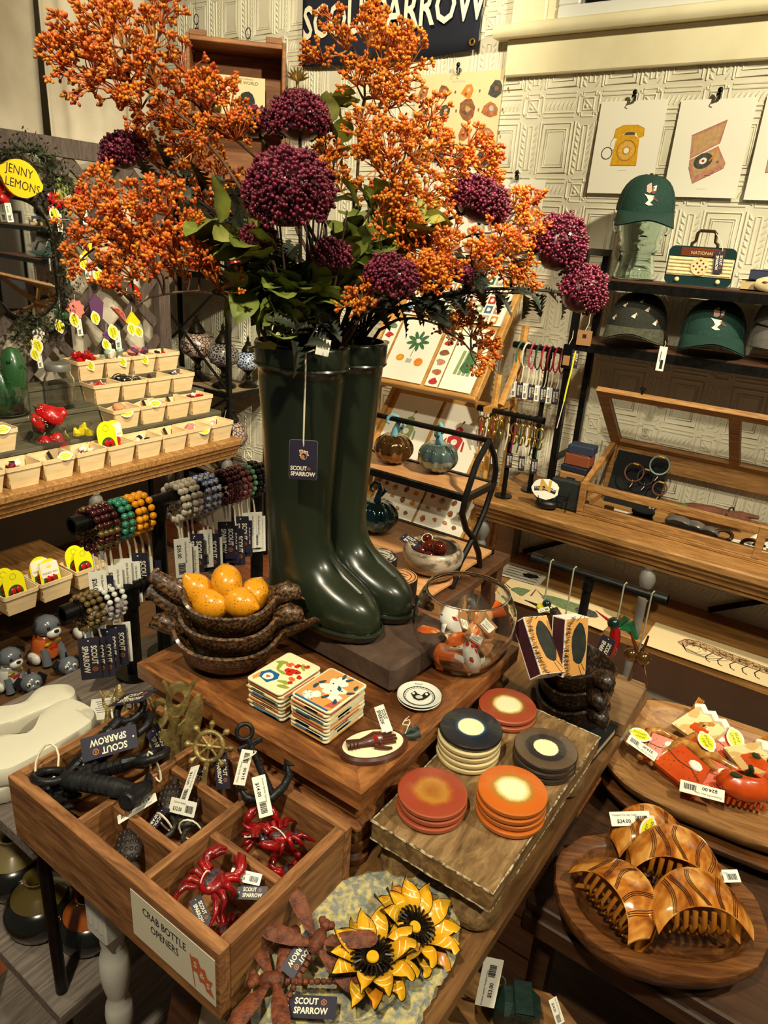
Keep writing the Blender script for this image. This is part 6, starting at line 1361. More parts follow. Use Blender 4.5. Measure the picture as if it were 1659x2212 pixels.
g=G(oak); g.cyl((0,0,0),(0,0,.024),.016,n=16); g.ob('wood_peg',label='small round wooden peg at the left inside the case',cat='peg',loc=(-.615,2.205,.7626))
for k,(x,y,w_,d_,lab) in enumerate(((-.60,2.225,.09,.07,'white card lying at the left inside the case'),(-.20,2.235,.10,.08,'white card lying at the right inside the case'),(-.145,2.30,.12,.06,'folded white paper at the far right inside the case'))):
    g=G(card_w); g.box(0,0,.0008,w_,d_,.0012); g.m(ink); 
    for q in range(4): g.box(0,.02-.012*q,.0016,w_*.6,.0014,.0002)
    g.ob('info_card',label=lab,cat='card',loc=(x,y,.7626),rot=(0,0,.2*k))
for k,(x,y) in enumerate(((-.27,2.22),(-.19,2.20),(-.11,2.21))):
    g=G((brz,drift,lea[2])[k]); g.tube(loop((0,0,.020),.024,.016,16,(1,.2,0),(0,.6,.8)),.006,8,closed=True); g.ob('bangle',label=('bronze bangle beside the grey stones','wooden bangle right of the grey stones','black bangle at the right end of the case')[k],cat='bangle',loc=(x,y,.7626))
g=G(mat('white_antler',C(214,204,180),.6)); g.tube([(0,0,.012),(.03,.03,.035),(.07,.05,.07),(.11,.05,.10)],[.010,.012,.010,.004],8); g.ob('antler_piece',label='curved white antler piece at the right of the case',cat='antler',loc=(-.20,2.25,.7626))
# ================================================================== bench top small goods
bh=E('hand_card_holder','black cast hand holding a white round sign card','card holder',(-.795,2.125,.7503),math.radians(15)); blk=mat('black_cast',C(18,17,17),.4)
g=G(blk); g.ball((0,0,.018),1,(.040,.026,.018),2); g.tube([(-.020,-.006,.022),(-.030,-.004,.042),(-.020,0,.058)],[.011,.009,.005],8); g.tube([(.014,-.004,.024),(.022,0,.046),(.012,.002,.060)],[.011,.009,.005],8); g.tube([(0,.008,.024),(.002,.012,.048)],[.010,.006],8); g.ob('hand',bh)
g=G(card_w); g.mx(frame((-.012,-.006,.068),(1,0,0),(0,.25,1))); g.prism(blob(0,0,.044,.034,18,.06),-.0008,0); g.m(ink); g.flat([(-.036,.004),(.0,.012),(.036,.002),(.034,-.012),(0,-.004),(-.034,-.010)],.0003); g.m(mat('gold_leaf',C(206,160,60),.4)); g.text('N',.050,.0,.010,.0008,bold=.04); g.m(card_w); g.text('STICKS+STONES',.0092,0,.0008,.0007); g.ob('sign_card',bh,smooth=0)
g=G(card_w); g.box(0,0,.0004,.062,.022,.0007); g.m(ink); g.box(-.008,0,.0009,.016,.008,.0002); g.box(.014,0,.0009,.014,.003,.0002); p=onz(1185,1078,.751); g.ob('price_label',label='white price label lying beside the black hand',cat='tag',loc=(p.x,p.y,.7504),rot=(0,0,.05))
# folded cloths and leather wallets pile in front of the rack
wl=[('dark green leather pouch with a black wire stand',C(40,46,44),.072,.10,.066,(-.722,2.13)),]
px_=-.735
wp=E('wallet_stand','black wire stand holding a dark grey leather wallet','wallet',(-.752,2.150,.7503)); g=G(mat('wallet_grey',C(38,42,42),.6,c2=C(30,33,33),sc=60)); g.box(0,.02,.052,.105,.030,.10,.006); g.ob('wallet',wp); g=G(black)
for s in(-1,1): g.tube([(s*.018,-.014,0),(s*.018,-.010,.05),(s*.018,.006,.06)],.002,5)
g.tube([(-.018,-.010,.05),(.018,-.010,.05)],.002,5); g.ob('wire_stand',wp)
pile=[(C(110,160,176),.022,.10,'light blue folded cloth pouch'),(C(34,40,60),.030,.10,'navy leather wallet'),(C(150,104,58),.060,.085,'kraft boxed wallet standing'),(C(26,30,44),.022,.09,'dark blue card holder'),(C(124,62,34),.040,.085,'rust leather wallet'),(C(36,46,66),.030,.085,'blue leather pouch')]
z=.7503; y_=2.235
for k,(c,h,w_,lab) in enumerate(pile):
    g=G(mat('pile_%d'%k,c,.6,bump=.15,sc=80)); g.box(0,0,h/2,w_,.06,h,.004)
    if k==2: g.m(ink); g.box(0,-.0305,.035,.03,.0006,.02); g.m(card_w); g.box(.01,-.0306,.018,.028,.0006,.012)
    if k==4: g.m(lea[0]); g.box(0,-.02,h,.07,.016,.006,.002)
    g.ob('leather_wallet',label=lab+' in the pile beside the case',cat='wallet',group='leather goods pile',loc=(-.768+.004*k,y_+.003*k,z),rot=(0,0,.06*((k*7)%3-1))); z+=h+.0004
# ================================================================== two T shaped pipe stands with bracelets and key rings
def tstand(label,x0,x1,y,z,posts,zb=.7503,name='pipe_stand'):
    e=E(name,label,'stand',((x0+x1)/2,y,zb)); cx=(x0+x1)/2
    g=G(black); g.cyl((x0-cx,0,z-zb),(x1-cx,0,z-zb),.0085,n=12)
    for x in(x0,x1): s=1 if x==x0 else -1; g.cyl((x-cx,0,z-zb),(x-cx+s*.022,0,z-zb),.0115,n=12); g.cyl((x-cx+s*.030,0,z-zb),(x-cx+s*.034,0,z-zb),.0105,n=12)
    g.ob('cross_bar',e)
    for x in posts: g=G(black); g.cyl((x-cx,0,0),(x-cx,0,z-zb),.0085,n=12); g.cyl((x-cx,0,z-zb-.03),(x-cx,0,z-zb-.010),.0105,n=12); g.ob('post',e); g=G(black); g.cyl((x-cx,0,0),(x-cx,0,.005),.03,n=18); g.ob('base',e)
    return e
tstand('tall black pipe stand of cord bracelets on the bench',-1.045,-.845,2.255,1.242,(-.915,))
tstand('short black pipe stand of brass key rings on the bench',-1.088,-.848,2.13,1.035,(-.955,))
cc=[mat('cord_'+n,c,.7) for n,c in(('green',C(64,104,78)),('white',C(210,206,196)),('pink',C(190,60,80)),('darkgreen',C(30,60,50)),('red',C(170,26,40)),('maroon',C(120,24,40)),('black',C(24,22,22)))]
for k in range(8):
    x=-1.015+.0215*k; c=cc[(0,1,2,3,4,5,4,5)[k]]; e=E('cord_bracelet',('green','white','pink and white','dark green','red','maroon','bright red','deep maroon')[k]+' cord bracelet hung on the tall pipe stand','bracelet',(x,2.255,1.242),group='cord bracelets on the tall stand')
    g=G(c); g.tube(loop((0,0,-.030),.014+.006*(k<2),.041,18,(.35,1,0),(0,0,1)),.0030,6,closed=True); g.ob('band',e); g=G(string_m); g.tube([(0,-.014,-.066),(.002,-.018,-.10),(-.001,-.018,-.12)],.002,5); g.ob('string',e)
    t=tag(e,NAVY if k%2 else PRICE['b28'],(-.001,-.019,-.145),(.04,0,-1),(1,.2,0),sc=1.15)
kb=mat('key_brass',C(176,136,58),.25,m=.8)
for k in range(10):
    x=-1.068+.0225*k; x+= .012 if k>3 else 0; e=E('brass_key_ring',('brass key ring with red tassel','brass snap key ring with white cord','brass key ring with rust cord','brass key ring with teal cord','brass swivel key ring','brass key ring with tan lace','brass key ring with olive loop','brass snap hook key ring','brass key ring with black tassel','brass hook key ring at the end')[k]+' on the short stand, number from the left being %s'%('first','second','third','fourth','fifth','sixth','seventh','eighth','ninth','tenth')[k],'key ring',(x,2.13,1.035),group='brass key rings on the short stand')
    e['label']=e['label'].replace(', number from the left being ',', ')+' from left'
    g=G(iron); g.tube(loop((0,0,-.008),.012,.019,14,(.3,1,0),(0,0,1)),.0012,5,closed=True); g.ob('split_ring',e)
    g=G(kb); g.tube(loop((0,-.004,-.045),.011,.020,14,(1,.3,0),(0,0,1)),.0032,6,closed=True); g.tube(loop((.003,-.006,-.078),.009,.016,14,(1,-.4,0),(0,0,1)),.003,6,closed=True); g.ball((0,-.004,-.062),.005); g.ob('snap_hook',e)
    g=G(cc[(4,1,5,3,1,5,3,1,6,3)[k]]); g.tube([(0,-.006,-.03),(.004,-.012,-.07),(-.002,-.012,-.12)],.0024,5); g.ob('lace',e)
    if k%2: tag(e,NAVY if k>4 else PRICE['b26'],(0,-.016,-.150),(.05,0,-1),(1,.2,0),sc=1.1)
for k,(px,py,w_,h_,lab) in enumerate(((1225,770,.030,.075,'black key case with a tan card hung on the shelf unit post'),(1262,730,.045,.045,'square kraft swing tag hung on the shelf unit post'))):
    p=ony(px,py,2.185); e=E(('key_case','kraft_swing_tag')[k],lab,('key case','tag')[k],p,.1); g=G((clipm,kraftc)[k]); g.mx(frame((0,0,0),(1,0,0),(0 if k==0 else .5,0,1))); g.prism(rrect(w_,h_,.004 if k==0 else .001,3),-.003+.0027*k,.003-.0027*k); g.m((kraftc,ink)[k]); g.prism(rrect(w_*.7 if k==0 else .012,.03 if k==0 else .012,.001,2,0,-.012 if k==0 else .005),.003-.0027*k,.0034-.0027*k); g.ob('card',e); cord(e,[(0,0,h_/2),(.006,.006,h_/2+.02),(.004,.012,h_/2+.05)],.001)
    if k==0: tag(e,NAVY,(.026,-.004,-.004),(0,0,-1),(1,0,0),sc=1.2)
e=E('neon_lanyard','neon yellow lanyard hanging from the shelf unit','lanyard',ony(1240,780,2.18)); g=G(lemon_y); g.tube([(0,0,.03),(-.004,-.002,-.04),(-.010,0,-.095),(-.012,0,-.13)],.0028,6); g.ob('cord_loop',e); g=G(string_m); g.tube([(-.012,0,-.13),(-.022,0,-.22)],.0015,5); g.ob('string',e)
# ================================================================== sloped print display easel
pine=wood('easel_pine',C(168,112,48),C(214,164,88),ax=0,sc=5,r=.5)
ez=E('print_easel','tiered pine easel showing cards and prints','easel',(-1.24,2.1,0)); ez.rotation_euler=(0,0,math.radians(0))
def tier(zb,yb,zt,yt,x0,x1,name):
    "a tray leaning back from its bottom edge to its top edge"
    d=Vector((0,yt-yb,zt-zb)); L=d.length; M=frame(((x0+x1)/2+1.24,yb-2.1,zb),(1,0,0),d); w=x1-x0
    g=G(pine); g.mx(M); g.box(0,L/2,-.008,w,L,.010); g.ob('tray_board',ez)
    for s in(-1,1): g=G(pine); g.mx(M); g.box(s*(w/2+.008),L/2,0,.018,L,.030,.003); g.ob('tray_side',ez)
    g=G(pine); g.mx(M); g.box(0,-.006,.004,w+.034,.014,.030,.003); g.ob('tray_lip',ez)
    return M,w,L
T1=tier(1.085,2.03,1.46,2.30,-1.50,-1.06,'a'); T2=tier(.745,2.03,1.03,2.26,-1.50,-1.06,'b'); T3=tier(.50,2.03,.70,2.20,-1.50,-1.06,'c')
for s,x in((-1,-1.52),(1,-1.04)):
    g=G(pine); g.tube([(x+1.24,.13,0),(x+1.24,.20,.7),(x+1.24,.22,1.30)],.014,6); g.ob('rear_leg',ez); g=G(pine); g.tube([(x+1.24,-.03,0),(x+1.24,.02,.50),(x+1.24,.06,1.15)],.013,6); g.ob('front_leg',ez); g=G(pine); g.tube([(x+1.24+s*.02,.06,1.05),(x+1.24+s*.022,.19,1.25)],.012,6); g.ob('side_strut',ez)
    for z in(.45,.72,1.04): g=G(pine); g.box(x+1.24,.09,z,.016,.20,.022); g.ob('side_bar',ez)
def card(label,M,x,y,w,h,art,grp='prints on the easel',z=.002):
    Mw=Matrix.Translation(ez.location)@M@Matrix.Translation((x,y+h/2,z)); e=E('art_print',label,'print',group=grp); e.matrix_world=Mw
    g=G(paperw); g.prism([(-w/2,-h/2),(w/2,-h/2),(w/2,h/2),(-w/2,h/2)],0,.0012); g.ob('sheet',e,smooth=0); g=G(ink); g.mx(Matrix.Translation((0,0,.0014))); art(g,w,h); g.ob('printed_picture',e,smooth=0,kind='stuff')
def a_orange(g,w,h):
    for k in range(9): a=TAU*k/9; g.m(pc['leaf']); g.flat(blob(.005+.026*math.cos(a),.032+.022*math.sin(a),.007,.019,9,.1,a-PI/2),.0002)
    g.m(pc['leaf']); line2(g,[(.0,-.03),(.006,.03)],.002,.0004); g.m(paperw); g.flat(blob(.006,.034,.010,.010,9,.3),.0005)
    g.m(pc['orange']); g.flat(blob(.040,-.045,.017,.016,14,.02),.0003); g.flat(blob(-.038,-.038,.016,.013,14,.02),.0003); g.m(pc['yellow']); g.flat(blob(-.038,-.038,.012,.009,12,.02),.0005); g.m(pc['lgrey']); g.box(0,-.045,.0002,.022,.016,.0001)
def a_veg(g,w,h):
    g.m(pc['sage']); 
    for k in range(4): g.flat([(-.03+.016*k,-.06),(-.018+.016*k,-.06),(-.012+.018*k,.03),(-.024+.018*k,.03)],.0002+.0001*k)
    g.m(pc['leaf']); g.flat(blob(.01,-.02,.02,.04,9,.3),.0008); g.m(pc['orange']); g.flat(blob(.03,.05,.008,.03,8,.1,.4),.0006)
def a_strip(g,w,h):
    for k,c in enumerate(('red','rust','pink','brown','red','green')): g.m(pc[c]); g.flat(blob(0,-h/2+.02+k*(h-.04)/5,w*.34,.011,9,.3),.0003+.0001*k)
def a_stamps(g,w,h):
    cs=('blue','teal','orange','red','leaf','pink','dgrey','sage','rust','lgrey','yellow','brown'); k=0
    nx=int(w/.034); ny=int(h/.036)
    for j in range(ny):
        for i in range(nx):
            x=-w/2+.02+i*.034; y=-h/2+.02+j*.036; g.m(pc[cs[(i*5+j*3)%12]]); g.flat([(x-.013,y-.014),(x+.013,y-.014),(x+.013,y+.014),(x-.013,y+.014)],.0002); g.m(paperw); g.flat(blob(x,y,.008,.008,8,.25),.0004)
def a_robot(c):
    def f(g,w,h):
        g.m(pc[c]); g.flat([(-.026,-.02),(.026,-.02),(.030,.030),(.016,.040),(-.016,.040),(-.030,.030)],.0002); g.flat([(-.016,.042),(.016,.042),(.014,.070),(0,.078),(-.014,.070)],.0003)
        for s in(-1,1): g.flat([(s*.006,-.02),(s*.016,-.02),(s*.016,-.070),(s*.006,-.070)],.0002); g.flat([(s*.032,.026),(s*.040,.020),(s*.046,-.014),(s*.038,-.016)],.0002)
        g.m(pc['dgrey']); line2(g,[(0,.078),(.004,.092)],.002,.0004); g.flat([(.001,.092),(.008,.090),(.010,.100),(.003,.102)],.0004)
        for s in(-1,1): g.flat([(s*.004,-.070),(s*.020,-.070),(s*.020,-.078),(s*.004,-.078)],.0003); g.flat(blob(s*.006,.058,.003,.003,8,0),.0005)
        g.m(paperw); g.flat(blob(0,.014,.012,.012,14,0),.0005); g.box(0,-.008,.0005,.026,.008,.0001); g.m(pc['dgrey']); line2(g,[(0,.014),(.006,.020)],.0014,.0008)
    return f
def a_min(g,w,h):
    rr=random.Random(6)
    for i in range(4):
        for j in range(5):
            x=-w/2+.032+i*.045+rr.uniform(-.005,.005); y=-h/2+.026+j*.043+rr.uniform(-.005,.005); g.m(pc[rr.choice(('brown','rust','dgrey','tan','orange','lgrey','pink'))]); s_=rr.uniform(.009,.014); g.flat(blob(x,y,s_,s_*rr.uniform(.6,1.1),8,.25,0,rr),.0002)
            if rr.random()<.6: g.m(pc[rr.choice(('tan','lgrey','brown'))]); g.flat(blob(x,y,s_*.5,s_*.4,7,.3,0,rr),.0005)
M,w,L=T1
card('stamp sheet print across the top of the easel',M,.02,.265,.40,.19,a_stamps); card('botanical print of an orange branch on the easel',M,-.07,.012,.17,.245,a_orange); card('narrow red floral strip print left on the easel',M,-.19,.012,.05,.22,a_strip); card('narrow red floral strip print right on the easel',M,.055,.012,.05,.22,a_strip); card('botanical print of green vegetables on the easel',M,.145,.012,.12,.235,a_veg)
M,w,L=T2
card('print of a green toy robot on the easel middle tray',M,-.10,.012,.19,.32,a_robot('sage')); card('print of a red toy robot on the easel middle tray',M,.105,.012,.19,.32,a_robot('red'))
M,w,L=T3
card('print of small minerals on the easel bottom tray',M,-.11,.010,.20,.225,a_min); card('print of shells and snacks on the easel bottom tray',M,.10,.010,.20,.225,a_min)
# ================================================================== wrought iron stand behind the boots
XI=-.715
sd=E('side_table','dark wooden side table under the wrought iron stand','table',(-.91,1.42,0)); g=G(dkw); g.box(0,0,.768,.44,.44,.024,.003); g.ob('table_top',sd)
for sx in(-1,1):
    for sy in(-1,1): g=G(dkw); g.box(sx*.19,sy*.19,.378,.036,.036,.756); g.ob('leg',sd)
ist=E('iron_stand','two tier wrought iron stand holding glass pumpkins','stand',(-.91,1.42,.7803))
def yz(px,py,x=XI): p=onx(px,py,x); return (p.y-1.42,p.z-.7803)
def arcs(x):
    f=[(1056,952),(1030,1000),(1006,1073),(998,1109),(1006,1142),(1022,1162),(1034,1195),(1036,1225)]; r=[(1056,952),(1068,985),(1071,1015),(1066,1046),(1047,1104),(1022,1162),(996,1212),(977,1255)]
    for L in(f,r):
        P_=[(x+.91,)+yz(*q) for q in L]; last=P_[-1]; P_.append((x+.91,last[1],0.004)); g=G(iron); g.tube(P_,.0075,8); g.ob('curved_bar',ist)
for x in(XI,-1.105): arcs(x)
top=yz(1056,952); g=G(iron); g.cyl((-1.105+.91,top[0],top[1]),(XI+.91,top[0],top[1]),.007,n=10); g.ob('top_rail',ist)
fr=yz(1006,1078); rr_=yz(1066,1046); zs=(fr[1]+rr_[1])/2; y0,y1=fr[0],rr_[0]
fw=wood('iron_stand_board',C(168,112,66),C(208,156,104),ax=0,sc=5,r=.5)
g=G(fw); g.box((-1.105+XI)/2+.91,(y0+y1)/2,zs,.385,(y1-y0)-.014,.010,.001); g.ob('shelf_board',ist)
for y in(y0,y1): g=G(iron); g.box((-1.105+XI)/2+.91,y,zs,.39,.012,.016); g.ob('shelf_rail',ist)
for x in(XI,-1.105): g=G(iron); g.box(x+.91,(y0+y1)/2,zs,.012,y1-y0,.016); g.ob('shelf_end',ist)
ZU=.7803+zs+.0055
g=G(fw); g.box((-1.105+XI)/2+.91,-.02,.020,.385,.36,.010,.001); g.ob('lower_board',ist)
for y in(-.20,.16): g=G(iron); g.box((-1.105+XI)/2+.91,y,.019,.39,.012,.016); g.ob('lower_rail',ist)
ZL=.7803+.0255
def glassm(n,c,r=.06): return mat('glass_'+n,c,r,m=.75,c2=tuple(min(1,v*1.9) for v in c[:3])+(1,),sc=18,coat=.8,lo=.4,hi=.65)
def pumpkin(label,loc,m,sm,r,rz=0):
    e=E('glass_pumpkin',label,'pumpkin',loc,rz,'blown glass pumpkins'); g=G(m); N=60; rings=[]
    for k in range(13):
        t=PI*k/12; rings.append([((r*(1+.045*math.cos(12*TAU*i/N))*math.sin(t)+.0001)*math.cos(TAU*i/N),(r*(1+.045*math.cos(12*TAU*i/N))*math.sin(t)+.0001)*math.sin(TAU*i/N),r*.82*(1-math.cos(t)) if k<11 else r*.82*(1-math.cos(t))-.004*(k-10)) for i in range(N)])
    g.loft(rings); g.ob('glass_body',e,smooth=80)
    z=r*1.60; g=G(sm); P_=[(0,0,z-.006),(.002,0,z+.012),(.008,.002,z+.028),(.004,.004,z+.042),(-.010,.004,z+.046),(-.020,.002,z+.038),(-.022,0,z+.028),(-.014,0,z+.024)]
    g.tube(P_,[.011,.008,.0065,.006,.0055,.005,.004,.003],10); g.ob('curled_stem',e,smooth=70); g=G(sm); g.tube([(.002,0,z+.004),(.016,.006,z+.012),(.024,.004,z+.022),(.018,.0,z+.028)],[.006,.005,.004,.002],8); g.ob('curl',e); return e
aq=mat('glass_aqua_stem',C(120,176,190),.05,m=.2,coat=.8)
p=onz(848,1000,ZU); pumpkin('amber glass pumpkin on the upper iron shelf',(p.x,p.y,ZU),glassm('amber',C(92,62,26)),aq,.050,.5)
p=onz(941,1020,ZU); pumpkin('pale blue glass pumpkin on the upper iron shelf',(p.x,p.y+.004,ZU),glassm('pale_blue',C(112,134,134)),aq,.050,2.4)
p=onz(806,1150,ZL); pumpkin('teal glass pumpkin on the lower iron shelf',(p.x,p.y+.01,ZL),glassm('teal',C(16,60,70)),glassm('teal_stem',C(24,70,90)),.058,1.)
p=onz(918,1238,ZL); marb=mat('marble_grey',C(168,150,128),.3,c2=C(92,80,68),sc=16,stretch=(1,2.2,3),lo=.44,hi=.58,coat=.3,detail=8)
g=G(marb); g.lathe([(0,0),(.040,0),(.058,.008),(.072,.028),(.074,.046),(.068,.060),(.062,.064),(.056,.060),(.058,.044),(.050,.022),(.03,.012),(0,.010)],40,cap=False); mb_=g.ob('marble_bowl',label='grey veined marble bowl on the lower iron shelf',cat='bowl',loc=(p.x,p.y+.03,ZL),smooth=60)
ag=mat('amber_glass',C(96,26,8),.05,c2=C(60,12,4),sc=30,coat=1,m=.1); bp=Vector((p.x,p.y+.03,ZL))
be=E('amber_bear','amber glass bear ornament lying in the marble bowl','ornament',bp+Vector((-.004,-.004,.048))); g=G(ag); g.ball((0,0,.012),1,(.028,.022,.019),2); g.ball((.024,-.006,.016),1,(.020,.018,.022),2); g.ob('body',be,smooth=80)
for q,(x,y,z) in enumerate(((-.016,-.020,.004),(.012,-.026,.002),(-.026,.010,.010))): g=G(ag); g.ball((x,y,z),1,(.013,.011,.010),2); g.ob('paw',be)
g=G(ag); g.ball((-.020,.004,.030),1,(.014,.013,.012),2); g.ob('head',be); cord(be,loop((-.012,-.004,.032),.012,.012,12,(1,.4,0),(0,.5,.8)),.0013); tag(be,NAVY,(-.052,-.012,.014),(1,-.2,-.1),(.2,1,.5),sc=1.3)
# round tins
tinb=mat('black_tin',C(22,18,18),.45); corkl=mat('printed_lid_tan',C(196,140,88),.6,c2=C(176,120,70),sc=40); redline=mat('lid_ring_dark',C(70,34,26),.6)
def tins(label,loc,r,h,m2,deco):
    e=E('round_tin',label,'tin',loc); g=G(tinb); g.lathe([(0,0),(r,0),(r,h*.62),(r*1.02,h*.62),(r*1.03,h-.002),(r*1.0,h)],36); g.ob('body',e); g=G(m2); g.lathe([(r*.99,h-.001),(r*.99,h+.001),(0,h+.0012)],36,cap=False); g.m(deco); g.zk=0; z=h+.0016
    ring(g,0,0,r*.93,r*.06,z,30); P_=ell(r*.72,r*.72,12); k=len(P_); g.add([(x,y,z) for x,y in P_]+[(x*.94,y*.94,z) for x,y in P_],[(i,(i+1)%k,k+(i+1)%k,k+i) for i in range(k)])
    for q in range(4): g.box(0,r*.34-q*r*.22,z,r*(.9-.1*abs(q-1)),r*.06,.0002)
    g.ob('printed_lid',e,smooth=0,kind='stuff')
p=onz(861,1243,.90); tins('round black tin with a tan printed lid behind the boots',(p.x,p.y,.7803),.039,.118,corkl,redline)
p=onz(822,1205,.885); tins('round black tin with a white floral printed lid behind',(p.x-.01,p.y+.006,.7803),.042,.105,mat('printed_lid_white',C(186,176,158),.6,c2=C(60,60,80),sc=60,lo=.5,hi=.56),tinb)
g=G(dkw); g.box(0,0,-.012,.20,.20,.024,.002); g.box(-.08,-.08,-.402,.03,.03,.756); g.box(.08,.08,-.402,.03,.03,.756); g.box(-.08,.08,-.402,.03,.03,.756); g.box(.08,-.08,-.402,.03,.03,.756)
g.ob('small_stool',label='small dark stool carrying the round tins',cat='stool',loc=(-.80,1.093,.780)) if False else None
# ================================================================== pipe rack with glass ornaments, on a plank base
pk=wood('rustic_plank',C(96,70,44),C(150,116,78),ax=0,sc=6,r=.7)
g=G(pk); g.box(0,0,.014,.17,.150,.028,.002); g.ob('plank_base',label='rustic plank block under the glass ornament rack',cat='board',loc=(-.292,1.145,.7803),rot=(0,0,.03)) 
gr2=tstand('black pipe rack of hanging glass ornaments on the table',-.468,-.209,1.22,.985,(-.352,),zb=.8087 if False else .7803,name='ornament_rack')
def hang(label,px,py,parts,x,zt=.985,y=1.22,cordc=None):
    p=ony(px,py,y); e=E('glass_ornament',label,'ornament',(x,y-.010,p.z),group='glass ornaments on the pipe rack')
    for nm,mm,fn in parts: g=G(mm); fn(g); g.ob(nm,e)
    cord(e,[(0,0,.008),(.001,0,(zt-p.z)*.5),(0,.001,zt-p.z+.008),(.002,.006,zt-p.z+.011),(.003,.012,zt-p.z)],.0016,m=mat('silk_cord',C(132,134,112),.6)); return e
gg=mat('glass_green',C(20,70,40),.05,coat=1); gy=mat('glass_yellow',C(190,180,30),.08,coat=1); gr_=mat('glass_red',C(130,14,14),.06,coat=1); gam=mat('glass_amber',C(196,132,40),.08,coat=1,c2=C(150,90,20),sc=60); gbr=mat('glass_brown',C(70,34,14),.08,coat=1); gdk=mat('glass_dark',C(14,30,26),.05,coat=1)
def xat(px,py): return ony(px,py,1.21).x
e=hang('green and yellow glass hummingbird, leftmost on the pipe rack',1183,1312,[('body',gy,lambda g:(g.ball((0,0,0),1,(.015,.010,.009),2),)),('head',gdk,lambda g:g.ball((.006,0,.012),.009,lv=2)),('beak',gdk,lambda g:g.tube([(-.012,0,.002),(-.040,0,.004)],[.003,.0008],6)),('wing',gg,lambda g:g.tube([(.008,0,.006),(.030,.01,.0)],[.005,.001],6,flat=.3))],xat(1190,1210)); tag(e,PRICE['b26'],(.006,-.012,.004),(.8,.2,.5),(-.4,0,.9),sc=.5)
e=hang('yellow glass ornament hidden behind the matchboxes',1240,1350,[('body',gy,lambda g:g.ball((0,0,0),1,(.012,.010,.012),2))],xat(1240,1225))
e=hang('red throated green glass hummingbird with a navy tag',1345,1358,[('head',gdk,lambda g:g.ball((-.004,0,.010),.012,lv=2)),('beak',gr_,lambda g:g.tube([(-.014,0,.012),(-.040,-.006,.026)],[.003,.0008],6)),('body',gr_,lambda g:g.tube([(0,0,.004),(.004,0,-.02),(.004,0,-.05),(0,0,-.062)],[.008,.011,.008,.003],10)),('wing',gg,lambda g:g.tube([(.004,.004,.004),(.022,.008,.012),(.042,.004,-.008)],[.006,.014,.003],8,flat=.25)),('tail',gg,lambda g:g.tube([(.006,0,.01),(.016,.006,.028)],[.004,.009],8,flat=.3))],xat(1350,1255)); tag(e,NAVY,(-.010,-.014,-.044),(-.22,0,-1),(1,0,-.22),sc=1.35)
e=hang('amber glass octopus, rightmost on the pipe rack',1398,1420,[('body',gam,lambda g:(g.ball((-.012,0,0),.014,lv=2),g.ball((.010,0,.002),.014,lv=2))),('arm',gbr,lambda g:g.tube([(-.004,0,.012),(-.014,0,.030),(-.022,0,.046)],[.004,.003,.002],6)),('arm',gbr,lambda g:g.tube([(.004,0,.012),(.008,0,.030),(.010,0,.048)],[.004,.003,.002],6)),('arm',gbr,lambda g:g.tube([(.010,0,-.010),(.018,0,-.030),(.028,0,-.054)],[.004,.003,.002],6)),('arm',gbr,lambda g:g.tube([(.0,0,-.010),(-.006,0,-.050),(-.012,0,-.100)],[.004,.003,.002],6))],xat(1410,1275))
# bench lower shelf prints
ls=.7503-.335+.0153
def a_craw(g,w,h):
    rr=random.Random(2); g.m(ink)
    body=[(-.13,.0),(-.115,.035),(-.08,.048),(-.03,.044),(.03,.036),(.09,.03),(.15,.022),(.15,-.012),(.09,-.010),(.03,-.006),(-.02,.0),(-.04,.010),(-.075,.016),(-.10,.004),(-.105,-.02)]
    g.m(pc['tan']); g.flat(body,.0002); g.m(ink)
    for k in range(160):
        x=rr.uniform(-.12,.14); u=(x+.12)/.26; y=lerp(.03,.006,u)+rr.uniform(-.018,.018)*(1-.4*u); line2(g,[(x,y),(x+rr.uniform(.004,.012),y+rr.uniform(-.006,.003))],.0016,.0004+k*3e-6)
    line2(g,body+[body[0]],.0022,.0005)
    for k in range(14): x=-.11+.019*k; line2(g,[(x,.042-.0015*k),(x+.006,.012),(x+.004,-.004)],.0013,.0006)
    for k in range(5): x=-.03+.034*k; line2(g,[(x,-.002),(x-.012,-.030),(x-.006,-.050),(x+.006,-.058)],.0032,.0006)
    for k in range(5): line2(g,[(-.12,.01),(-.11+.004*k,-.02-.006*k),(-.07+.012*k,-.030-.003*k),(-.06+.02*k,-.012)],.0014,.0006)
    for k in range(60): x=rr.uniform(-.11,.14); y=rr.uniform(-.004,.036); line2(g,[(x,y),(x+.008,y+rr.uniform(-.004,.004))],.0008,.0007)
def flat_print(label,px,z,w,h,rz,art,pm=None):
    p=onz(px[0],px[1],z); e=E('flat_print',label,'print',(p.x,p.y,z),rz,'prints lying on the lower bench shelf'); g=G(pm or beige); g.box(0,0,.0006,w,h,.0012); g.ob('sheet',e,smooth=0); g=G(ink); g.mx(Matrix.Translation((0,0,.0014))); art(g,w,h); g.ob('printed_picture',e,smooth=0,kind='stuff')
flat_print('crawfish drawing print lying on the lower bench shelf',(1560,1420),ls,.44,.17,.02,a_craw)
def a_txt(g,w,h):
    for k in range(6): g.box(0,h/2-.02-.022*k,.0003,w*.8,.004,.0001)
    g.flat(blob(.03,0,.03,.02,12,.2),.0004)
def a_fish(g,w,h):
    g.m(pc['green']); g.flat(blob(0,.0,.10,.035,18,.08),.0003); g.m(pc['dgrey']); g.flat(blob(.06,.0,.04,.028,12,.1),.0005); line2(g,[(-.10,0),(-.14,.03),(-.13,-.03)],.006,.0004)
flat_print('printed sheet with text at the left of the lower shelf',(1130,1240),ls+.0002,.16,.13,.1,a_txt,paperw); flat_print('faded fish print in the middle of the lower shelf',(1230,1310),ls+.0018,.30,.15,-.05,a_fish,beige); flat_print('plain card print beneath the faded fish print',(1160,1290),ls,.26,.16,.04,a_fish,beige)
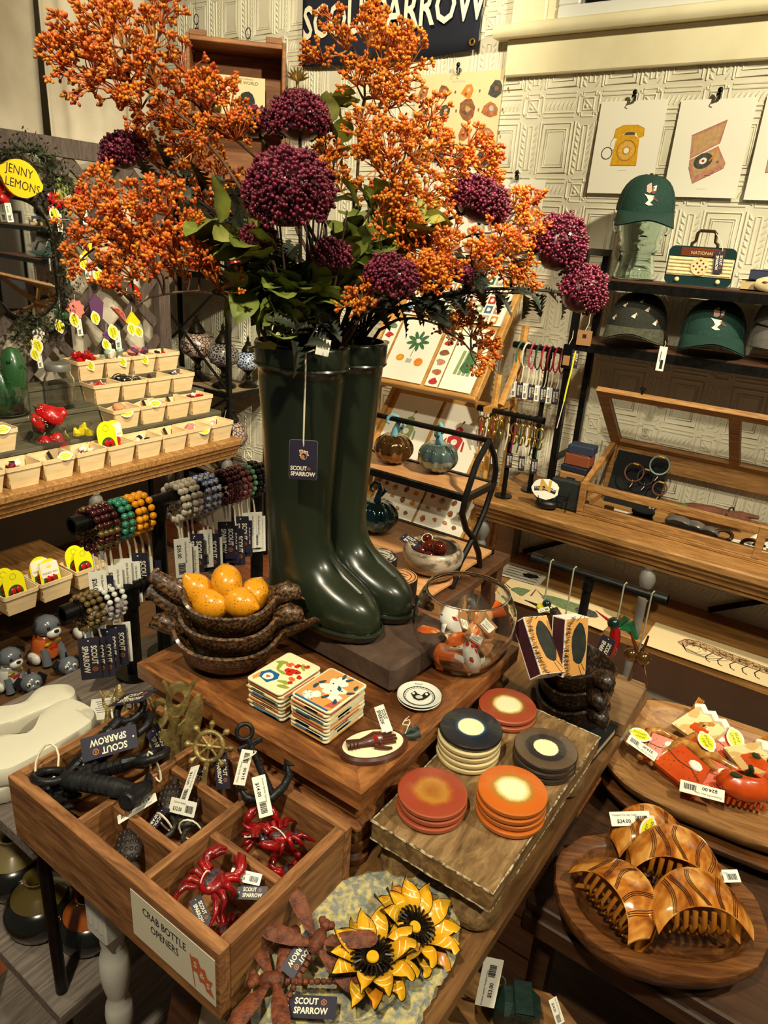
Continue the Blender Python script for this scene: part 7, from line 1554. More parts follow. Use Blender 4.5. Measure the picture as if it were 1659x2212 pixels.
g=G(paperw); g.box(0,0,.001,.20,.15,.002); p=onz(1420,1370,ls); g.ob('paper_sheet',label='blank cream sheet under the crawfish drawing edge',cat='paper',loc=(p.x+.02,p.y+.05,ls),rot=(0,0,.3)) if False else None
# ================================================================== low table with wooden dough bowls
dkt=wood('low_table_wood',C(44,26,16),C(84,54,32),ax=0,sc=6,r=.5)
lt_=E('low_table','dark wooden low table under the dough bowls','table',(-.035,1.13,0)); g=G(dkt); g.box(0,0,.626,.40,.66,.022,.003); g.ob('table_top',lt_)
for y in(-.33,.33): g=G(dkt); g.box(0,y,.60,.40,.016,.035,.003); g.ob('edge_rail',lt_)
for x in(-.17,.17):
    for y in(-.29,.29): g=G(dkt); g.box(x,y,.307,.03,.03,.615); g.ob('leg',lt_)
g=G(dkt); g.box(0,-.20,.30,.38,.24,.02); g.ob('lower_shelf',lt_)
bow=wood('dough_bowl_wood',C(60,32,14),C(136,86,42),C(102,60,26),ax=0,sc=11,r=.45,coat=.15); bow2=wood('dough_tray_wood',C(116,78,42),C(182,136,84),C(150,106,60),ax=0,sc=11,r=.55)
def dough(name,label,loc,rz,a,b,h,m,p=2.,rimw=.024,wob=.0):
    rr=random.Random(int(a*1000)); N=48; wv=[1+rr.uniform(-wob,wob) for _ in range(N)]
    def rg(k,ins,z): return [((x*k-ins*x/math.hypot(x,y)*1)*wv[i],(y*k-ins*y/math.hypot(x,y))*wv[i],z) for i,(x,y) in enumerate(ell(a,b,N,p=p))]
    g=G(m); g.loft([rg(.62,0,0),rg(.84,0,h*.25),rg(.97,0,h*.66),rg(1.0,0,h*.92),rg(.985,0,h),rg(1,rimw*.85,h*.985),rg(1,rimw,h*.94),rg(.94,rimw,h*.62),rg(.80,rimw,h*.36),rg(.50,rimw*.5,h*.24)]); return g.ob(name,label=label,cat='bowl',loc=loc,rot=(0,0,rz),smooth=50)
ZT=.6373
dough('dough_bowl','round brown dough bowl of croissant hair claws',(-.070,.866,ZT),math.radians(28),.146,.118,.062,bow,2.2,.026,.012)
g=dough('dough_bowl','long pale dough tray of pumpkin hair claws',(-.055,1.20,ZT+.03),math.radians(6),.20,.160,.052,bow2,3.0,.026,.008)
dough('dough_bowl','darker dough tray nested under the pumpkin tray',(-.050,1.20,ZT),math.radians(6),.205,.165,.046,bow,3.0,.03,.008)
# croissant claws
crm_=None
def swirl(n,c1,c2,c3):
    M=bpy.data.materials.new(n); M.use_nodes=True; nt=M.node_tree; b=nt.nodes['Principled BSDF']; tc=nt.nodes.new('ShaderNodeTexCoord'); mp=nt.nodes.new('ShaderNodeMapping'); mp.inputs['Rotation'].default_value=(0,.7,0); mp.inputs['Scale'].default_value=(1,1,.35); wv=nt.nodes.new('ShaderNodeTexNoise'); wv.inputs['Scale'].default_value=55; wv.inputs['Distortion'].default_value=.8; cr=nt.nodes.new('ShaderNodeValToRGB'); e=cr.color_ramp.elements; e[0].position=.32; e[0].color=c1; e[1].position=.68; e[1].color=c3; x=e.new(.5); x.color=c2
    L=nt.links; L.new(tc.outputs['Object'],mp.inputs[0]); L.new(mp.outputs[0],wv.inputs[0]); L.new(wv.outputs[0],cr.inputs[0]); L.new(cr.outputs[0],b.inputs['Base Color']); b.inputs['Roughness'].default_value=.12; b.inputs['Coat Weight'].default_value=.7; b.inputs['Subsurface Weight'].default_value=.15; b.inputs['Subsurface Radius'].default_value=(.01,.006,.002); return M
amb=swirl('caramel_swirl',C(128,66,20),C(184,112,40),C(216,162,80)); ambe=mat('caramel_edge',C(168,102,28),.15,coat=.6,sss=.1); driz=mat('chocolate_drizzle',C(62,22,14),.2,coat=.5)
def claw_parts():
    P_=[]; Wc=.056; Hc_=.046
    def sh(u,v,s,o=0):
        t=2*u-1; x=Wc*t*(1-.10*(1-v)); top=Hc_*(1-abs(t)**2.2)**.8+.006; bot=.010*(1-abs(t)**2)-.018*abs(t)**3+.012; z=lerp(bot-.014,top,v); y=s*(.006+(.030*(1-v)**1.2)*(1-.55*t*t)+o+.006*math.sin(PI*v)); return (x,y,z)
    for s in(-1,1):
        g=G(amb); g.surf(lambda u,v:sh(u,v,s,.0016),18,8); g.m(ambe); g.surf(lambda u,v:sh(u,v,s,-.0010),18,8)
        # closing edge strips
        for vv in(0,1): g.surf(lambda u,v:sh(u,vv,s,lerp(-.0010,.0016,v)),18,1)
        P_.append(('claw_shell',g.mesh('claw_shell',60)))
        g=G(driz)
        for k,(c,w0) in enumerate(((.18,.06),(.30,.10),(.50,.16),(.72,.09),(.84,.05))):
            for q in range(3):
                off=.017*(q-1); L=[]
                for i in range(9): v=i/8; u=c+off+w0*math.sin(v*3.0+k*1.3)*.55; L.append(sh(min(.98,max(.02,u)),.04+.90*v,s,.0022))
                g.tube(L,.0005,4)
        P_.append(('drizzle',g.mesh('drizzle',60)))
        g=G(ambe)
        for k in range(7):
            x=-.030+.010*k; g.tube([(x,s*.030,.004),(x,s*.022,-.010),(x,s*.006,-.014)],[.0030,.0026,.0014],6)
        P_.append(('teeth',g.mesh('teeth',60)))
    g=G(steel); g.cyl((-.012,0,.040),(.012,0,.040),.004,n=10); P_.append(('hinge_spring',g.mesh('hinge_spring',60)))
    return P_
CL=claw_parts()
def put_claw(label,px,z,rot,sc=1.,tags=()):
    p=onz(px[0],px[1],z); e=E('hair_claw',label,'hair claw',p,rot=rot,group='croissant hair claws in the round bowl'); e.scale=(sc,)*3
    for n,me in CL: link(me,n,e,kind='stuff' if n in('drizzle','teeth') else None)
    for (me,o,xa,ya,s) in tags: tag(e,me,o,xa,ya,sc=s)
    return e
# axes: claw long axis x, height z
def ori(xa,up): 
    x=Vector(xa).normalized(); z=Vector(up); z=(z-x*z.dot(x)).normalized(); y=z.cross(x); return Matrix(((x.x,y.x,z.x),(x.y,y.y,z.y),(x.z,y.z,z.z))).to_euler()
put_claw('croissant hair claw at the lower left showing its teeth',(1322,1952),.704,ori((.8,-.40,-.05),(.30,.75,.45)),1.15)
put_claw('croissant hair claw in the middle of the round bowl',(1455,1880),.712,ori((.85,.25,-.05),(-.15,.70,.55)),1.2,((LEMON,(.028,.020,.042),(.9,.2,-.3),(.2,.3,1),1.0),(PRICE['k24'],(.055,.0,.012),(.8,.1,.3),(-.3,.2,.9),.9)))
put_claw('croissant hair claw nearest the front of the round bowl',(1505,1985),.716,ori((.80,.48,.05),(-.35,.65,.50)),1.2)
put_claw('croissant hair claw at the back of the round bowl',(1400,1822),.700,ori((.75,.55,0),(-.3,.6,.6)),1.1,((PRICE['k24'],(-.030,-.022,.030),(.9,-.1,.05),(0,.2,1),1.2),(LEMON,(-.012,-.036,.016),(.3,-.3,.9),(-.9,-.2,.3),1.0)))
# pumpkin pie claws
por=mat('pie_orange',C(204,78,16),.3,c2=C(190,64,12),sc=40,coat=.4); crust=swirl('pie_crust',C(120,70,24),C(170,110,44),C(200,150,80)); pdot=mat('pie_dot',C(80,34,14),.5); pgr=mat('pumpkin_green',C(28,56,30),.4)
def pie_parts():
    P_=[]; tri=[(-.034,-.022),(.034,-.022),(.026,.022),(-.022,.026)]
    g=G(por); g.prism(tri,-.006,.006); P_.append(('pie_shell',g.mesh('pie_shell',30)))
    g=G(crust); g.tube([(-.038,-.026,0),(-.028,.030,0),(-.010,.034,.002),(.010,.030,0),(.030,.028,0)],[.006,.0065,.0075,.0065,.005],8); P_.append(('crust_edge',g.mesh('crust_edge',60)))
    g=G(pdot); rr=random.Random(1)
    for k in range(26): g.ball((rr.uniform(-.026,.028),rr.uniform(-.018,.018),.0062),.0010,(1,.6,.4))
    g.tube([(-.030,.006,.0064),(-.010,.002,.0066),(.010,.004,.0066),(.028,-.004,.0064)],.0007,4); P_.append(('dots',g.mesh('dots',60)))
    g=G(card_w); g.ball((.010,.012,.006),1,(.010,.007,.002),2); P_.append(('cream_dollop',g.mesh('cream_dollop',60)))
    g=G(por); g.prism([(-.032,-.020),(.032,-.020),(.024,.020),(-.020,.022)],-.024,-.016); P_.append(('back_shell',g.mesh('back_shell',30)))
    return P_
PP=pie_parts()
def tocam(p): return (CAM-Vector(p)).normalized()
for (px,z,roll,sc,lab,tg) in(((1432,1622),.722,.35,1.0,'pumpkin pie hair claw at the left end of the tray',((LEMON,(-.045,.012,.012),(-.9,.1,0),(-.1,-1,.2),1.05),(PRICE['k24'],(-.040,-.012,.016),(-.9,.35,0),(-.3,-.9,.2),1.2))),((1477,1660),.716,-.35,1.25,'large pumpkin pie hair claw at the tray front',((PRICE['k24'],(.040,-.014,.014),(-.8,-.5,.1),(.5,-.8,.2),1.2),)),((1545,1680),.715,.15,1.05,'pumpkin pie hair claw beside the pumpkin claw',()),((1500,1632),.722,-.5,1.0,'pumpkin pie hair claw in the middle of the pile',((LEMON,(.0,.030,.014),(-.8,.3,0),(-.3,-.9,.3),1.15),)),((1540,1605),.722,.2,.9,'pumpkin pie hair claw behind the lemon tag',((LEMON,(.036,.020,.014),(.5,-.8,0),(.8,.5,.2),1.25),))):
    p=onz(px[0],px[1],z); n=tocam(p)*.75+Vector((0,0,.5)); x=Vector((math.cos(roll),math.sin(roll),-.1)); e=E('pie_hair_claw',lab,'hair claw',p,rot=ori(x,n),group='pumpkin pie hair claws in the tray'); e.scale=(sc,)*3
    for nm,me in PP: link(me,nm,e,kind='stuff' if nm=='dots' else None)
    for (me,o,xa,ya,s) in tg: tag(e,me,o,xa,ya,sc=s)
# gingham towel claw
for k,(px,lab,rl) in enumerate((((1512,1570),'cream gingham towel shaped claw with printed pumpkin',-.5),((1625,1640),'second cream gingham claw at the tray right side',-.9))):
    p=onz(px[0],px[1],.735); n=tocam(p)*.8+Vector((.1,.2,.4)); e=E('gingham_claw',lab,'hair claw',p,rot=ori((math.cos(rl),math.sin(rl),0),n),group='gingham claws in the tray')
    g=G(mat('gingham_cream',C(232,206,154),.6,c2=C(206,166,106),sc=22,lo=.49,hi=.51)); g.prism([(-.036,-.034),(.040,-.030),(.036,.030),(-.034,.028)],-.006,.004); g.ob('towel_body',e,smooth=30)
    g=G(card_w); g.tube([(-.036,.030,0),(-.026,.036,.004),(-.014,.031,0),(-.002,.037,.004),(.010,.031,0),(.022,.036,.004),(.034,.031,0)],.0075,8); g.ob('cream_frill',e)
    g=G(por); 
    for q in range(5): g.ball((.006+(q-2)*.006,-.008,.0045),1,(.0055,.011,.002),1)
    g.m(pgr); g.box(.006,.004,.0055,.003,.006,.002); g.ob('pumpkin_motif',e,kind='stuff')
    g=G(crust); 
    for q in range(4): g.tube([(-.040+.003*q,.02,-.004),(-.050+.004*q,.052,.0)],.0016,6)
    g.ob('cinnamon_sticks',e,kind='stuff')
def pump_claw(label,px,z,rz,sc):
    p=onz(px[0],px[1],z); e=E('pumpkin_hair_claw',label,'hair claw',p,rot=(0,0,rz),group='pumpkin shaped hair claws'); e.scale=(sc,)*3
    for s in(1,-1):
        g=G(por); N=24
        g.surf(lambda u,v:((.036*math.cos(PI*(u))*(math.sin(PI*(.15+.70*v)))*(1+.06*math.cos(u*PI*10)),s*(.004+.022*math.sin(PI*u)*math.sin(PI*(.1+.8*v))),.006+.040*v*(1 if s<0 else .9))),30,8); o=g.ob('pumpkin_shell',e,smooth=70); o.modifiers.new('s','SOLIDIFY').thickness=.003
    g=G(pgr); g.tube([(0,0,.044),(.002,-.004,.054),(-.002,-.006,.062)],[.006,.004,.003],8); g.ob('stem',e); g=G(pgr); g.ball((-.018,-.012,.046),1,(.010,.006,.003),1); g.ob('leaf',e)
    g=G(por); 
    for k in range(8): x=-.028+.008*k; g.tube([(x,-.016,.008),(x,-.014,-.004),(x,-.004,-.010)],[.0026,.0024,.0012],6)
    g.ob('teeth',e,kind='stuff')
pump_claw('orange pumpkin hair claw with green stem at the tray front',(1600,1722),.698,.35,1.15); pump_claw('orange pumpkin hair claw cut off at the right edge',(1650,1690),.700,-.4,1.05)
# ================================================================== green leather case on a wooden slab, bottom
slabw=wood('live_edge_slab',C(96,62,30),C(170,124,70),C(136,94,48),ax=0,sc=6,r=.6,bump=.6)
stl=E('slab_stool','rough live edge wood slab stool under the leather case','stool',(-.14,.60,0)); g=G(slabw); P_=[Vector((x,y,0)) for x,y in((-.14,.10),(-.09,.115),(-.02,.15),(.03,.13),(.10,.08),(.15,.0),(.14,-.10),(.02,-.15),(-.10,-.14),(-.15,-.03))]; S_=fine(P_,3)
def lr_(k,z): return [(p.x*k+R.uniform(-.002,.002),p.y*k+R.uniform(-.002,.002),z+R.uniform(-.001,.001)) for p in S_]
g.loft([lr_(.92,.52),lr_(1,.53),lr_(.99,.553),lr_(.95,.560),lr_(.3,.560)]); g.ob('slab_top',stl,smooth=30)
for a in(.4,2.5,4.6): g=G(slabw); g.cyl((.08*math.cos(a),.08*math.sin(a),.522),(.11*math.cos(a),.11*math.sin(a),0),.018,n=10); g.ob('leg',stl)
lc=E('leather_case','small dark green leather pumpkin case with brown snap','case',onz(1118,2165,.600)); lc.location.z=.5612; lc.rotation_euler=(0,0,.5); gl=mat('green_leather',C(16,40,34),.45,c2=C(12,30,26),sc=90,bump=.3)
g=G(gl); g.box(0,0,.026,.062,.046,.052,.012); g.ob('case_body',lc); g=G(gl); g.box(.006,-.004,.053,.026,.05,.004,.0015); g.box(.006,-.027,.040,.026,.004,.03,.0015); g.ob('strap',lc); g=G(mat('copper_snap',C(84,52,36),.35,m=.6)); g.cyl((.006,-.029,.034),(.006,-.032,.034),.006,n=16); g.ob('snap',lc); g=G(mat('red_leather',C(140,24,34),.5)); g.box(.012,-.026,.012,.026,.006,.012,.002); g.ob('red_tab',lc); g=G(steel); g.tube(loop((-.028,.012,.056),.010,.012,12),.0014,5,closed=True); g.ob('ring',lc)
g=_price(.052,.021,'$53.00','Formed Leather Pumpkin Case'); q=onz(1057,2122,.640); t_=link(g,'price_tag',lc); t_.matrix_local=Matrix.LocRotScale(lc.location,lc.rotation_euler,None).inverted()@frame(q,_u*.96+_r*.20,-_r*.96+_u*.20)@Matrix.Diagonal((1.25,1.25,1.25,1)); cord(lc,[(-.026,.014,.060),(-.032,.016,.064),(-.034,.018,.060)],.0012)
t_=tag(lc,PRICE['k24'],(.056,.010,.020),(.4,-.3,-.85),(.8,.5,.3),sc=.8)
# picture frame leaning under the table
q=[onz(x,y,z) for x,y,z in((385,2080,.62),(700,2330,.62))]
pf=E('picture_frame','dark brown picture frame leaning under the box end of the table','picture frame',(-.455,.375,.25)); pf.rotation_euler=(math.radians(-14),0,0)
for n_,x,z,w_,h_ in(('top_rail',0,.37,.30,.05),('bottom_rail',0,.025,.30,.05),('side_rail',-.125,.1975,.05,.295),('side_rail',.125,.1975,.05,.295)):
    g=G(dkw); g.box(x,0,z,w_,.022,h_,.005); g.ob(n_,pf)
g=G(beige); g.box(0,.006,.1975,.202,.004,.297); g.ob('backing',pf)
g=G(dkt); g.box(0,0,.125,.26,.18,.25,.004); g.ob('storage_box',label='dark wooden box on the floor under the table',cat='box',loc=(-.465,.46,0))
# ================================================================== tiered steps and berry baskets
stepw=wood('grey_green_step',C(64,60,46),C(106,98,76),ax=1,sc=6,r=.75)
ts=E('tiered_steps','weathered grey stepped risers under the basket rows','riser',(-2.30,1.3,.7503))
ROWX=(-2.135,-2.248,-2.350,-2.435); ROWZ=(.7506,.838,.912,.985)
for k in(1,2,3):
    g=G(stepw); g.box(ROWX[k]+2.30,.18,ROWZ[k]-.7503-.008,.108 if k<3 else .085,1.02,.015,.002); g.ob('tread',ts); g=G(stepw); g.box(ROWX[k]+2.30+(.046 if k<3 else .034),.18,(ROWZ[k]-.7503-.016)/2,.012,1.02,ROWZ[k]-.7503-.018); g.ob('riser_board',ts)
ven=mat('poplar_veneer',C(236,210,166),.65,c2=C(222,192,142),sc=14,stretch=(1,1,6),bump=.1)
def basket():
    w0,w1,d0,d1,h=.043,.0545,.039,.050,.068; t=.0016
    P_=[]
    for s in(1,-1): # long sides (facing +-x) and short sides
        g=G(ven); g.add([(s*d0,-w0,0),(s*d0,w0,0),(s*d1,w1*.96,h),(s*d1,-w1*.96,h),(s*(d0-t),-w0,0),(s*(d0-t),w0,0),(s*(d1-t),w1*.96,h),(s*(d1-t),-w1*.96,h)],[(0,1,2,3),(4,7,6,5),(0,3,7,4),(1,5,6,2),(3,2,6,7),(0,4,5,1)]); P_.append(('side_slat',g.mesh('side_slat',0)))
        g=G(ven); q=.72; g.add([(-d0*q,s*w0,0),(d0*q,s*w0,0),(d1*.93,s*w1,h),(-d1*.93,s*w1,h),(-d0*q,s*(w0-t),0),(d0*q,s*(w0-t),0),(d1*.93,s*(w1-t),h),(-d1*.93,s*(w1-t),h)],[(0,1,2,3),(4,7,6,5),(0,3,7,4),(1,5,6,2),(3,2,6,7),(0,4,5,1)]); P_.append(('end_slat',g.mesh('end_slat',0)))
    g=G(ven); g.box(0,0,.001,2*d0,2*w0,.002); P_.append(('bottom',g.mesh('bottom',0)))
    g=G(ven); a=rrect(2*d1+.006,2*w1+.006,.010,4); b=rrect(2*d1-.001,2*w1-.001,.008,4); n=len(a)
    g.add([(x,y,h-.008) for x,y in a]+[(x,y,h+.005) for x,y in a]+[(x,y,h-.008) for x,y in b]+[(x,y,h+.005) for x,y in b],[f for i in range(n) for j in [(i+1)%n] for f in((i,j,n+j,n+i),(2*n+i,3*n+i,3*n+j,2*n+j),(n+i,n+j,3*n+j,3*n+i),(i,2*n+i,2*n+j,j))]); P_.append(('rim_band',g.mesh('rim_band',30)))
    return P_
BK=basket()
cellm=mat('cello_clear',(1,1,1,1),.05,trans=.9,ior=1.1)
hue={n:mat('trinket_'+n,c,.3,coat=.4) for n,c in dict(red=C(170,14,18),pink=C(216,130,120),purple=C(96,60,96),black=C(22,20,22),white=C(226,220,204),teal=C(96,160,160),peach=C(224,150,104),green=C(40,80,44),yellow=C(228,206,30),mint=C(150,176,156),wine=C(120,24,40)).items()}
FILL=[ # row, index(from the right end), description, colours, style
 (0,0,'small gold charms',('peach','white'),'mix'),(0,1,'a pink cupcake clip',('pink','white'),'cup'),(0,2,'one black clip only',('black',),'one'),(0,3,'black and white clips',('black','white'),'mix'),(0,4,'a yellow strawberry card',('red','green'),'card'),(0,5,'white cards and red clips',('white','wine'),'mix'),(0,6,'a lemon tag and black clips',('black','white'),'lem'),(0,7,'a black lettered card',('black','wine'),'mix'),(0,8,'a white tag',('white','black'),'one'),
 (1,0,'red bead clips',('red','wine'),'mix'),(1,1,'a single dark clip',('black',),'one'),(1,2,'a round lemon tag',('yellow','black'),'lem'),(1,3,'a peach fruit clip',('peach','green'),'cup'),(1,7,'a lemon tag at the left end',('black','yellow'),'lem'),
 (2,0,'dark purple bead bags',('purple','black'),'mix'),(2,1,'one black card',('black',),'one'),(2,2,'zebra striped clips',('black','white'),'zeb'),(2,3,'red wrapped clips',('red','pink'),'mix'),(2,7,'a pink label at the left end',('pink','black'),'one'),
 (3,0,'a red flower tag',('red','black'),'mix'),(3,1,'lilac cellophane bags',('purple','pink'),'bag'),(3,2,'pale green bags',('mint','white'),'bag'),(3,3,'red flower clips',('red','red'),'bag')]
def rowy(r,i): return 1.90-.116*i-(.0 if r==0 else .004*r)
for r,i,desc,cols,sty in FILL:
    x,y,z=ROWX[r],rowy(r,i),ROWZ[r]; e=E('berry_basket','wooden berry basket with %s, %s row'%(desc,('front','second','third','top')[r]),'basket',(x,y,z),R.uniform(-.05,.05),'wooden berry baskets')
    for n,me in BK: link(me,n,e)
    rr=random.Random(r*10+i); k=0
    if sty in('mix','bag','zeb','cup'):
        n={'mix':5,'bag':9,'zeb':3,'cup':2}[sty]
        for k in range(n):
            c=hue[cols[k%len(cols)]]; g=G(c); s=rr.uniform(.010,.016) if sty!='bag' else rr.uniform(.014,.020); s=.024 if sty in('cup','zeb') and k==0 else s
            g.tube([(0,0,-s*.6),(s*.5,s*.2,0),(0,0,s*.7)],[s*.4,s*.95,s*.25],8); g.ball((s*.5,-s*.4,s*.2),s*.6,(1,.7,.6),1); 
            if sty=='zeb':
                g.m(hue['black'])
                for q in range(4): g.tube(loop((0,0,-s*.5+q*s*.35),s*(.55+.3*(q%2)),s*(.55+.3*(q%2)),10,(1,0,0),(0,1,0)),.002,4,closed=True)
            zz=.054 if sty in('mix',) else .068; zz+=.010*(k//3)
            g.ob('trinket',label='%s trinket %s in the basket with %s'%(cols[k%len(cols)],('at the front','at the left','at the right','in the middle','at the back','on top left','on top right','at the rim','in the centre heap')[k],desc),cat='trinket',group='trinkets in the berry baskets',loc=(x+rr.uniform(-.018,.024),y+(k%3-1)*.024+rr.uniform(-.006,.006),z+zz),rot=(rr.uniform(-.6,.6),rr.uniform(-.6,.6),rr.uniform(0,6)))
    if sty in('mix','one','lem'):
        g=G(hue['black'] if sty!='mix' else card_w); g.box(0,0,0,.003,.012,.03) if sty!='mix' else g.box(0,0,0,.002,.034,.018); o=g.ob('display_card',e); o.location=(-.030,.012,.058); o.rotation_euler=(.3,-.3,.2)
    if sty in('lem','bag','cup') : tag(e,LEMON,(.052,rr.uniform(-.02,.03),.058 if sty!='lem' else .076),(.1,.5,-.85) if sty=='bag' else (.2,1,.1),(.3,.8,.5) if sty=='bag' else (-.6,.1,.8),sc=1.25)
# yellow bag cards
ycard=mat('neon_card',C(236,226,20),.5)
def ucard(label,loc,rot,sc=1.,tin=False):
    e=E('earring_card',label,'earring card',loc,rot=rot,group='yellow earring cards'); e.scale=(sc,)*3; h=.105; w=.034
    o=[(-w,0),(w,0)]+[(w*math.cos(PI*k/12),h-w+w*math.sin(PI*k/12)) for k in range(13)]+[(-w,0)]
    i=[(-w*.72,.012),(w*.72,.012)]+[(w*.72*math.cos(PI*k/12),h*.42-.012+w*.72*math.sin(PI*k/12)) for k in range(13)]
    g=G(ycard); g.mx(frame((0,0,0),(0,1,0),(0,0,1))); g.prism(o[:-1],0,.0015); g.m(ink); ring(g,0,h*.80,.010,.001,.0018,14); g.ob('card',e,smooth=0)
    g=G(hue['green']); g.mx(frame((.0018,0,0),(0,1,0),(0,0,1))); g.flat(i,0); g.ob('window_print',e,smooth=0)
    for s in(-1,1):
        g=G(hue['red']); g.ball((.006,s*.009,.040),.010,(.6,1,1.1),1); g.ball((.006,s*.010,.024),.008,(.6,1,1),1); g.ob('earring',e,kind='stuff')
    if tin: g=G(card_w); g.mx(frame((.0025,0,h*.66),(0,1,0),(0,0,1))); g.prism(rrect(.060,.050,.006,3),0,.0012); g.m(ink); g.text('TINNED FISH',.009,0,-.012,.0015); g.m(lemon_y); g.flat(blob(0,.010,.008,.005,10,.05),.0016); g.ob('header_card',e,smooth=0)
b0=Vector((ROWX[0],rowy(0,4),ROWZ[0])); ucard('large yellow strawberry card standing in the front basket row',b0+Vector((-.008,-.010,.022)),(0,-.18,.1),1.15); ucard('white topped yellow card behind the large yellow card',b0+Vector((-.034,.034,.020)),(0,-.15,.1),1.1,True)
for k,(yy,tin) in enumerate(((.99,False),(1.108,True),(1.232,False))):
    p=Vector((-2.06,yy,.3755)); e=E('berry_basket',('wooden basket cut off at the left edge on the lower shelf','wooden basket with tinned fish cards on the lower shelf','wooden basket with yellow cards nearest the bracelets')[k],'basket',p,0,'wooden berry baskets')
    for n,me in BK: link(me,n,e)
    for q in range(2): ucard(('front','rear')[q]+' yellow card in the lower shelf basket, '+('left','middle','right')[k],p+Vector((.004-.026*q,.008-.016*q,.020+.004*q)),(0,-.18,.05*q),1.0,tin)
# ---- jars with fruit shaped claws
def jar(label,loc,r,h,lid=False):
    e=E('glass_jar',label,'jar',loc,group='glass jars on the counter'); g=G(glass); t=.0025
    g.lathe([(0,0),(r*.9,0),(r,.008),(r,h*.78),(r*.82,h*.9),(r*.80,h),(r*.80-t,h),(r*.82-t,h*.9),(r-t,h*.77),(r-t,.012),(r*.88,.005),(0,.005)],28,cap=False); g.ob('glass_wall',e,smooth=60)
    if lid: g=G(mat('grey_lid',C(120,118,112),.4,m=.3)); g.lathe([(r*.84,h),(r*.86,h+.004),(r*.86,h+.02),(r*.80,h+.024),(0,h+.024)],24); g.ob('lid',e)
stw=hue['red']; seed=hue['white']
def fruit_claw(nm,label,loc,rot,m,s=1.,kind='berry'):
    e=E(nm,label,'hair claw',loc,rot=rot,group='fruit claws in the jars'); e.scale=(s,)*3
    if kind=='berry':
        g=G(m); g.tube([(-.040,0,0),(-.030,0,.006),(0,0,.010),(.030,0,.006),(.042,0,0)],[.006,.020,.027,.020,.005],12,flat=.6); g.ob('berry_body',e,smooth=70)
        g=G(seed); rr=random.Random(5)
        for q in range(34): a=rr.uniform(.2,2.9); x=rr.uniform(-.03,.03); rad=.027-abs(x)*.24; g.ball((x,rad*math.cos(a)*1.0,.008+rad*.6*math.sin(a)),.0013)
        g.ob('seeds',e,kind='stuff'); g=G(hue['green']); 
        for q in range(4): g.tube([(-.034,0,.006),(-.044,.012*(q-1.5),.012)],[.006,.001],6,flat=.4)
        g.ob('leaf_cap',e,kind='stuff')
    elif kind=='banana': g=G(m); g.tube([(-.012,0,-.05),(.006,0,-.03),(.012,0,0),(.006,0,.032),(-.010,0,.052)],[.004,.015,.018,.015,.004],8); g.ob('banana_body',e); g=G(hue['black']); g.tube([(.026,-.006,-.03),(.032,-.006,0),(.024,-.006,.03)],.0012,5); g.ob('line',e)
    else:
        g=G(m); g.tube([(0,0,-.07),(.004,0,-.06),(.010,0,-.03),(.010,0,.02),(.002,0,.06),(-.006,0,.078),(-.008,0,.084)],[.006,.022,.030,.032,.028,.018,.004],14); rr=random.Random(3)
        for q in range(70): a=rr.uniform(0,TAU); z=rr.uniform(-.055,.06); g.ball((.008+.031*math.cos(a),.031*math.sin(a),z),.003)
        g.ob('pickle_body',e)
J1=Vector((-2.230,1.262,.7506)); jar('open glass jar overflowing with strawberry claws',J1,.062,.125)
JZ=.7556
for k,(o,r_) in enumerate((((0,0,.172),(0,.5,.6)),((-.014,.040,.156),(.3,-.5,.3)),((.010,-.048,.150),(.3,.6,2.4)),((.006,.012,.070),(0,1.4,.2)),((-.012,-.018,.060),(.4,1.2,.5)))):
    fruit_claw('strawberry_claw',('red strawberry claw on top of the jar','red strawberry claw leaning right on the jar rim','red strawberry claw hanging over the left jar rim','red strawberry claw upright inside the jar','red strawberry claw deep inside the jar')[k],J1+Vector(o),r_,stw,1.15)
J2=Vector((-2.305,1.375,.7506)); jar('glass jar of yellow banana claws',J2+Vector((.07,0,0)),.052,.125)
for k,o in enumerate(((-.01,-.012,.062),(.012,.014,.066),(.004,-.004,.085))): fruit_claw('banana_claw',('yellow banana claw at the left in the jar','yellow banana claw at the right in the jar','yellow banana claw standing highest in the jar')[k],J2+Vector((.07,0,0))+Vector(o),(.2*k,.15,1.2*k),hue['yellow'],.95,'banana')
jar('tall lidded glass jar behind the strawberries',(-2.360,1.390,.9125),.050,.130,True)
J4=Vector((-2.375,1.200,.912+.0006)); jar('wide glass jar of green cactus claws at the left edge',J4,.075,.10)
for k,o in enumerate(((.0,.035,.115),(.0,-.042,.085),(-.02,0,.06))): fruit_claw('cactus_claw',('tall dark green cactus claw in the left jar','leaning dark green cactus claw at the left edge','short dark green cactus claw low in the jar')[k],J4+Vector(o),(.5*(k==1),.1,0),hue['green'],1.0 if k else 1.25,'pickle')
# ---- lemon sign, mirror, garland, hanging claws
p=onx(44,386,-2.415); g=G(mat('sign_yellow',C(236,192,16),.45)); g.ob if False else None
L_=[]
for i in range(28):
    t=TAU*i/28; x=.066*math.cos(t); y=.056*math.sin(t)*(1-.18*abs(math.cos(t))**3)
    if abs(math.cos(t))>.93: x*=1.12
    L_.append((x,y))
g.mx(frame((0,0,0),(0,.93,-.30),(0,.3,.95))); g.prism(L_,-.006,.006); g.m(ink); g.mx(frame((0,0,0),(0,.98,-.20),(0,.2,.98))); g.text('JENNY',.038,-.008,.020,.0065,sx=.8); g.text('LEMONS',.038,.006,-.020,.0065,sx=.8); g.ob('lemon_sign',label='yellow lemon shaped sign with hand written lettering',cat='sign',loc=p,smooth=0)
mx_=-2.462; mo=[(-70,420),(0,425),(45,430),(75,447),(98,480),(108,520),(113,560),(120,620),(116,655),(88,682),(63,690),(25,678),(0,653),(-60,640)]
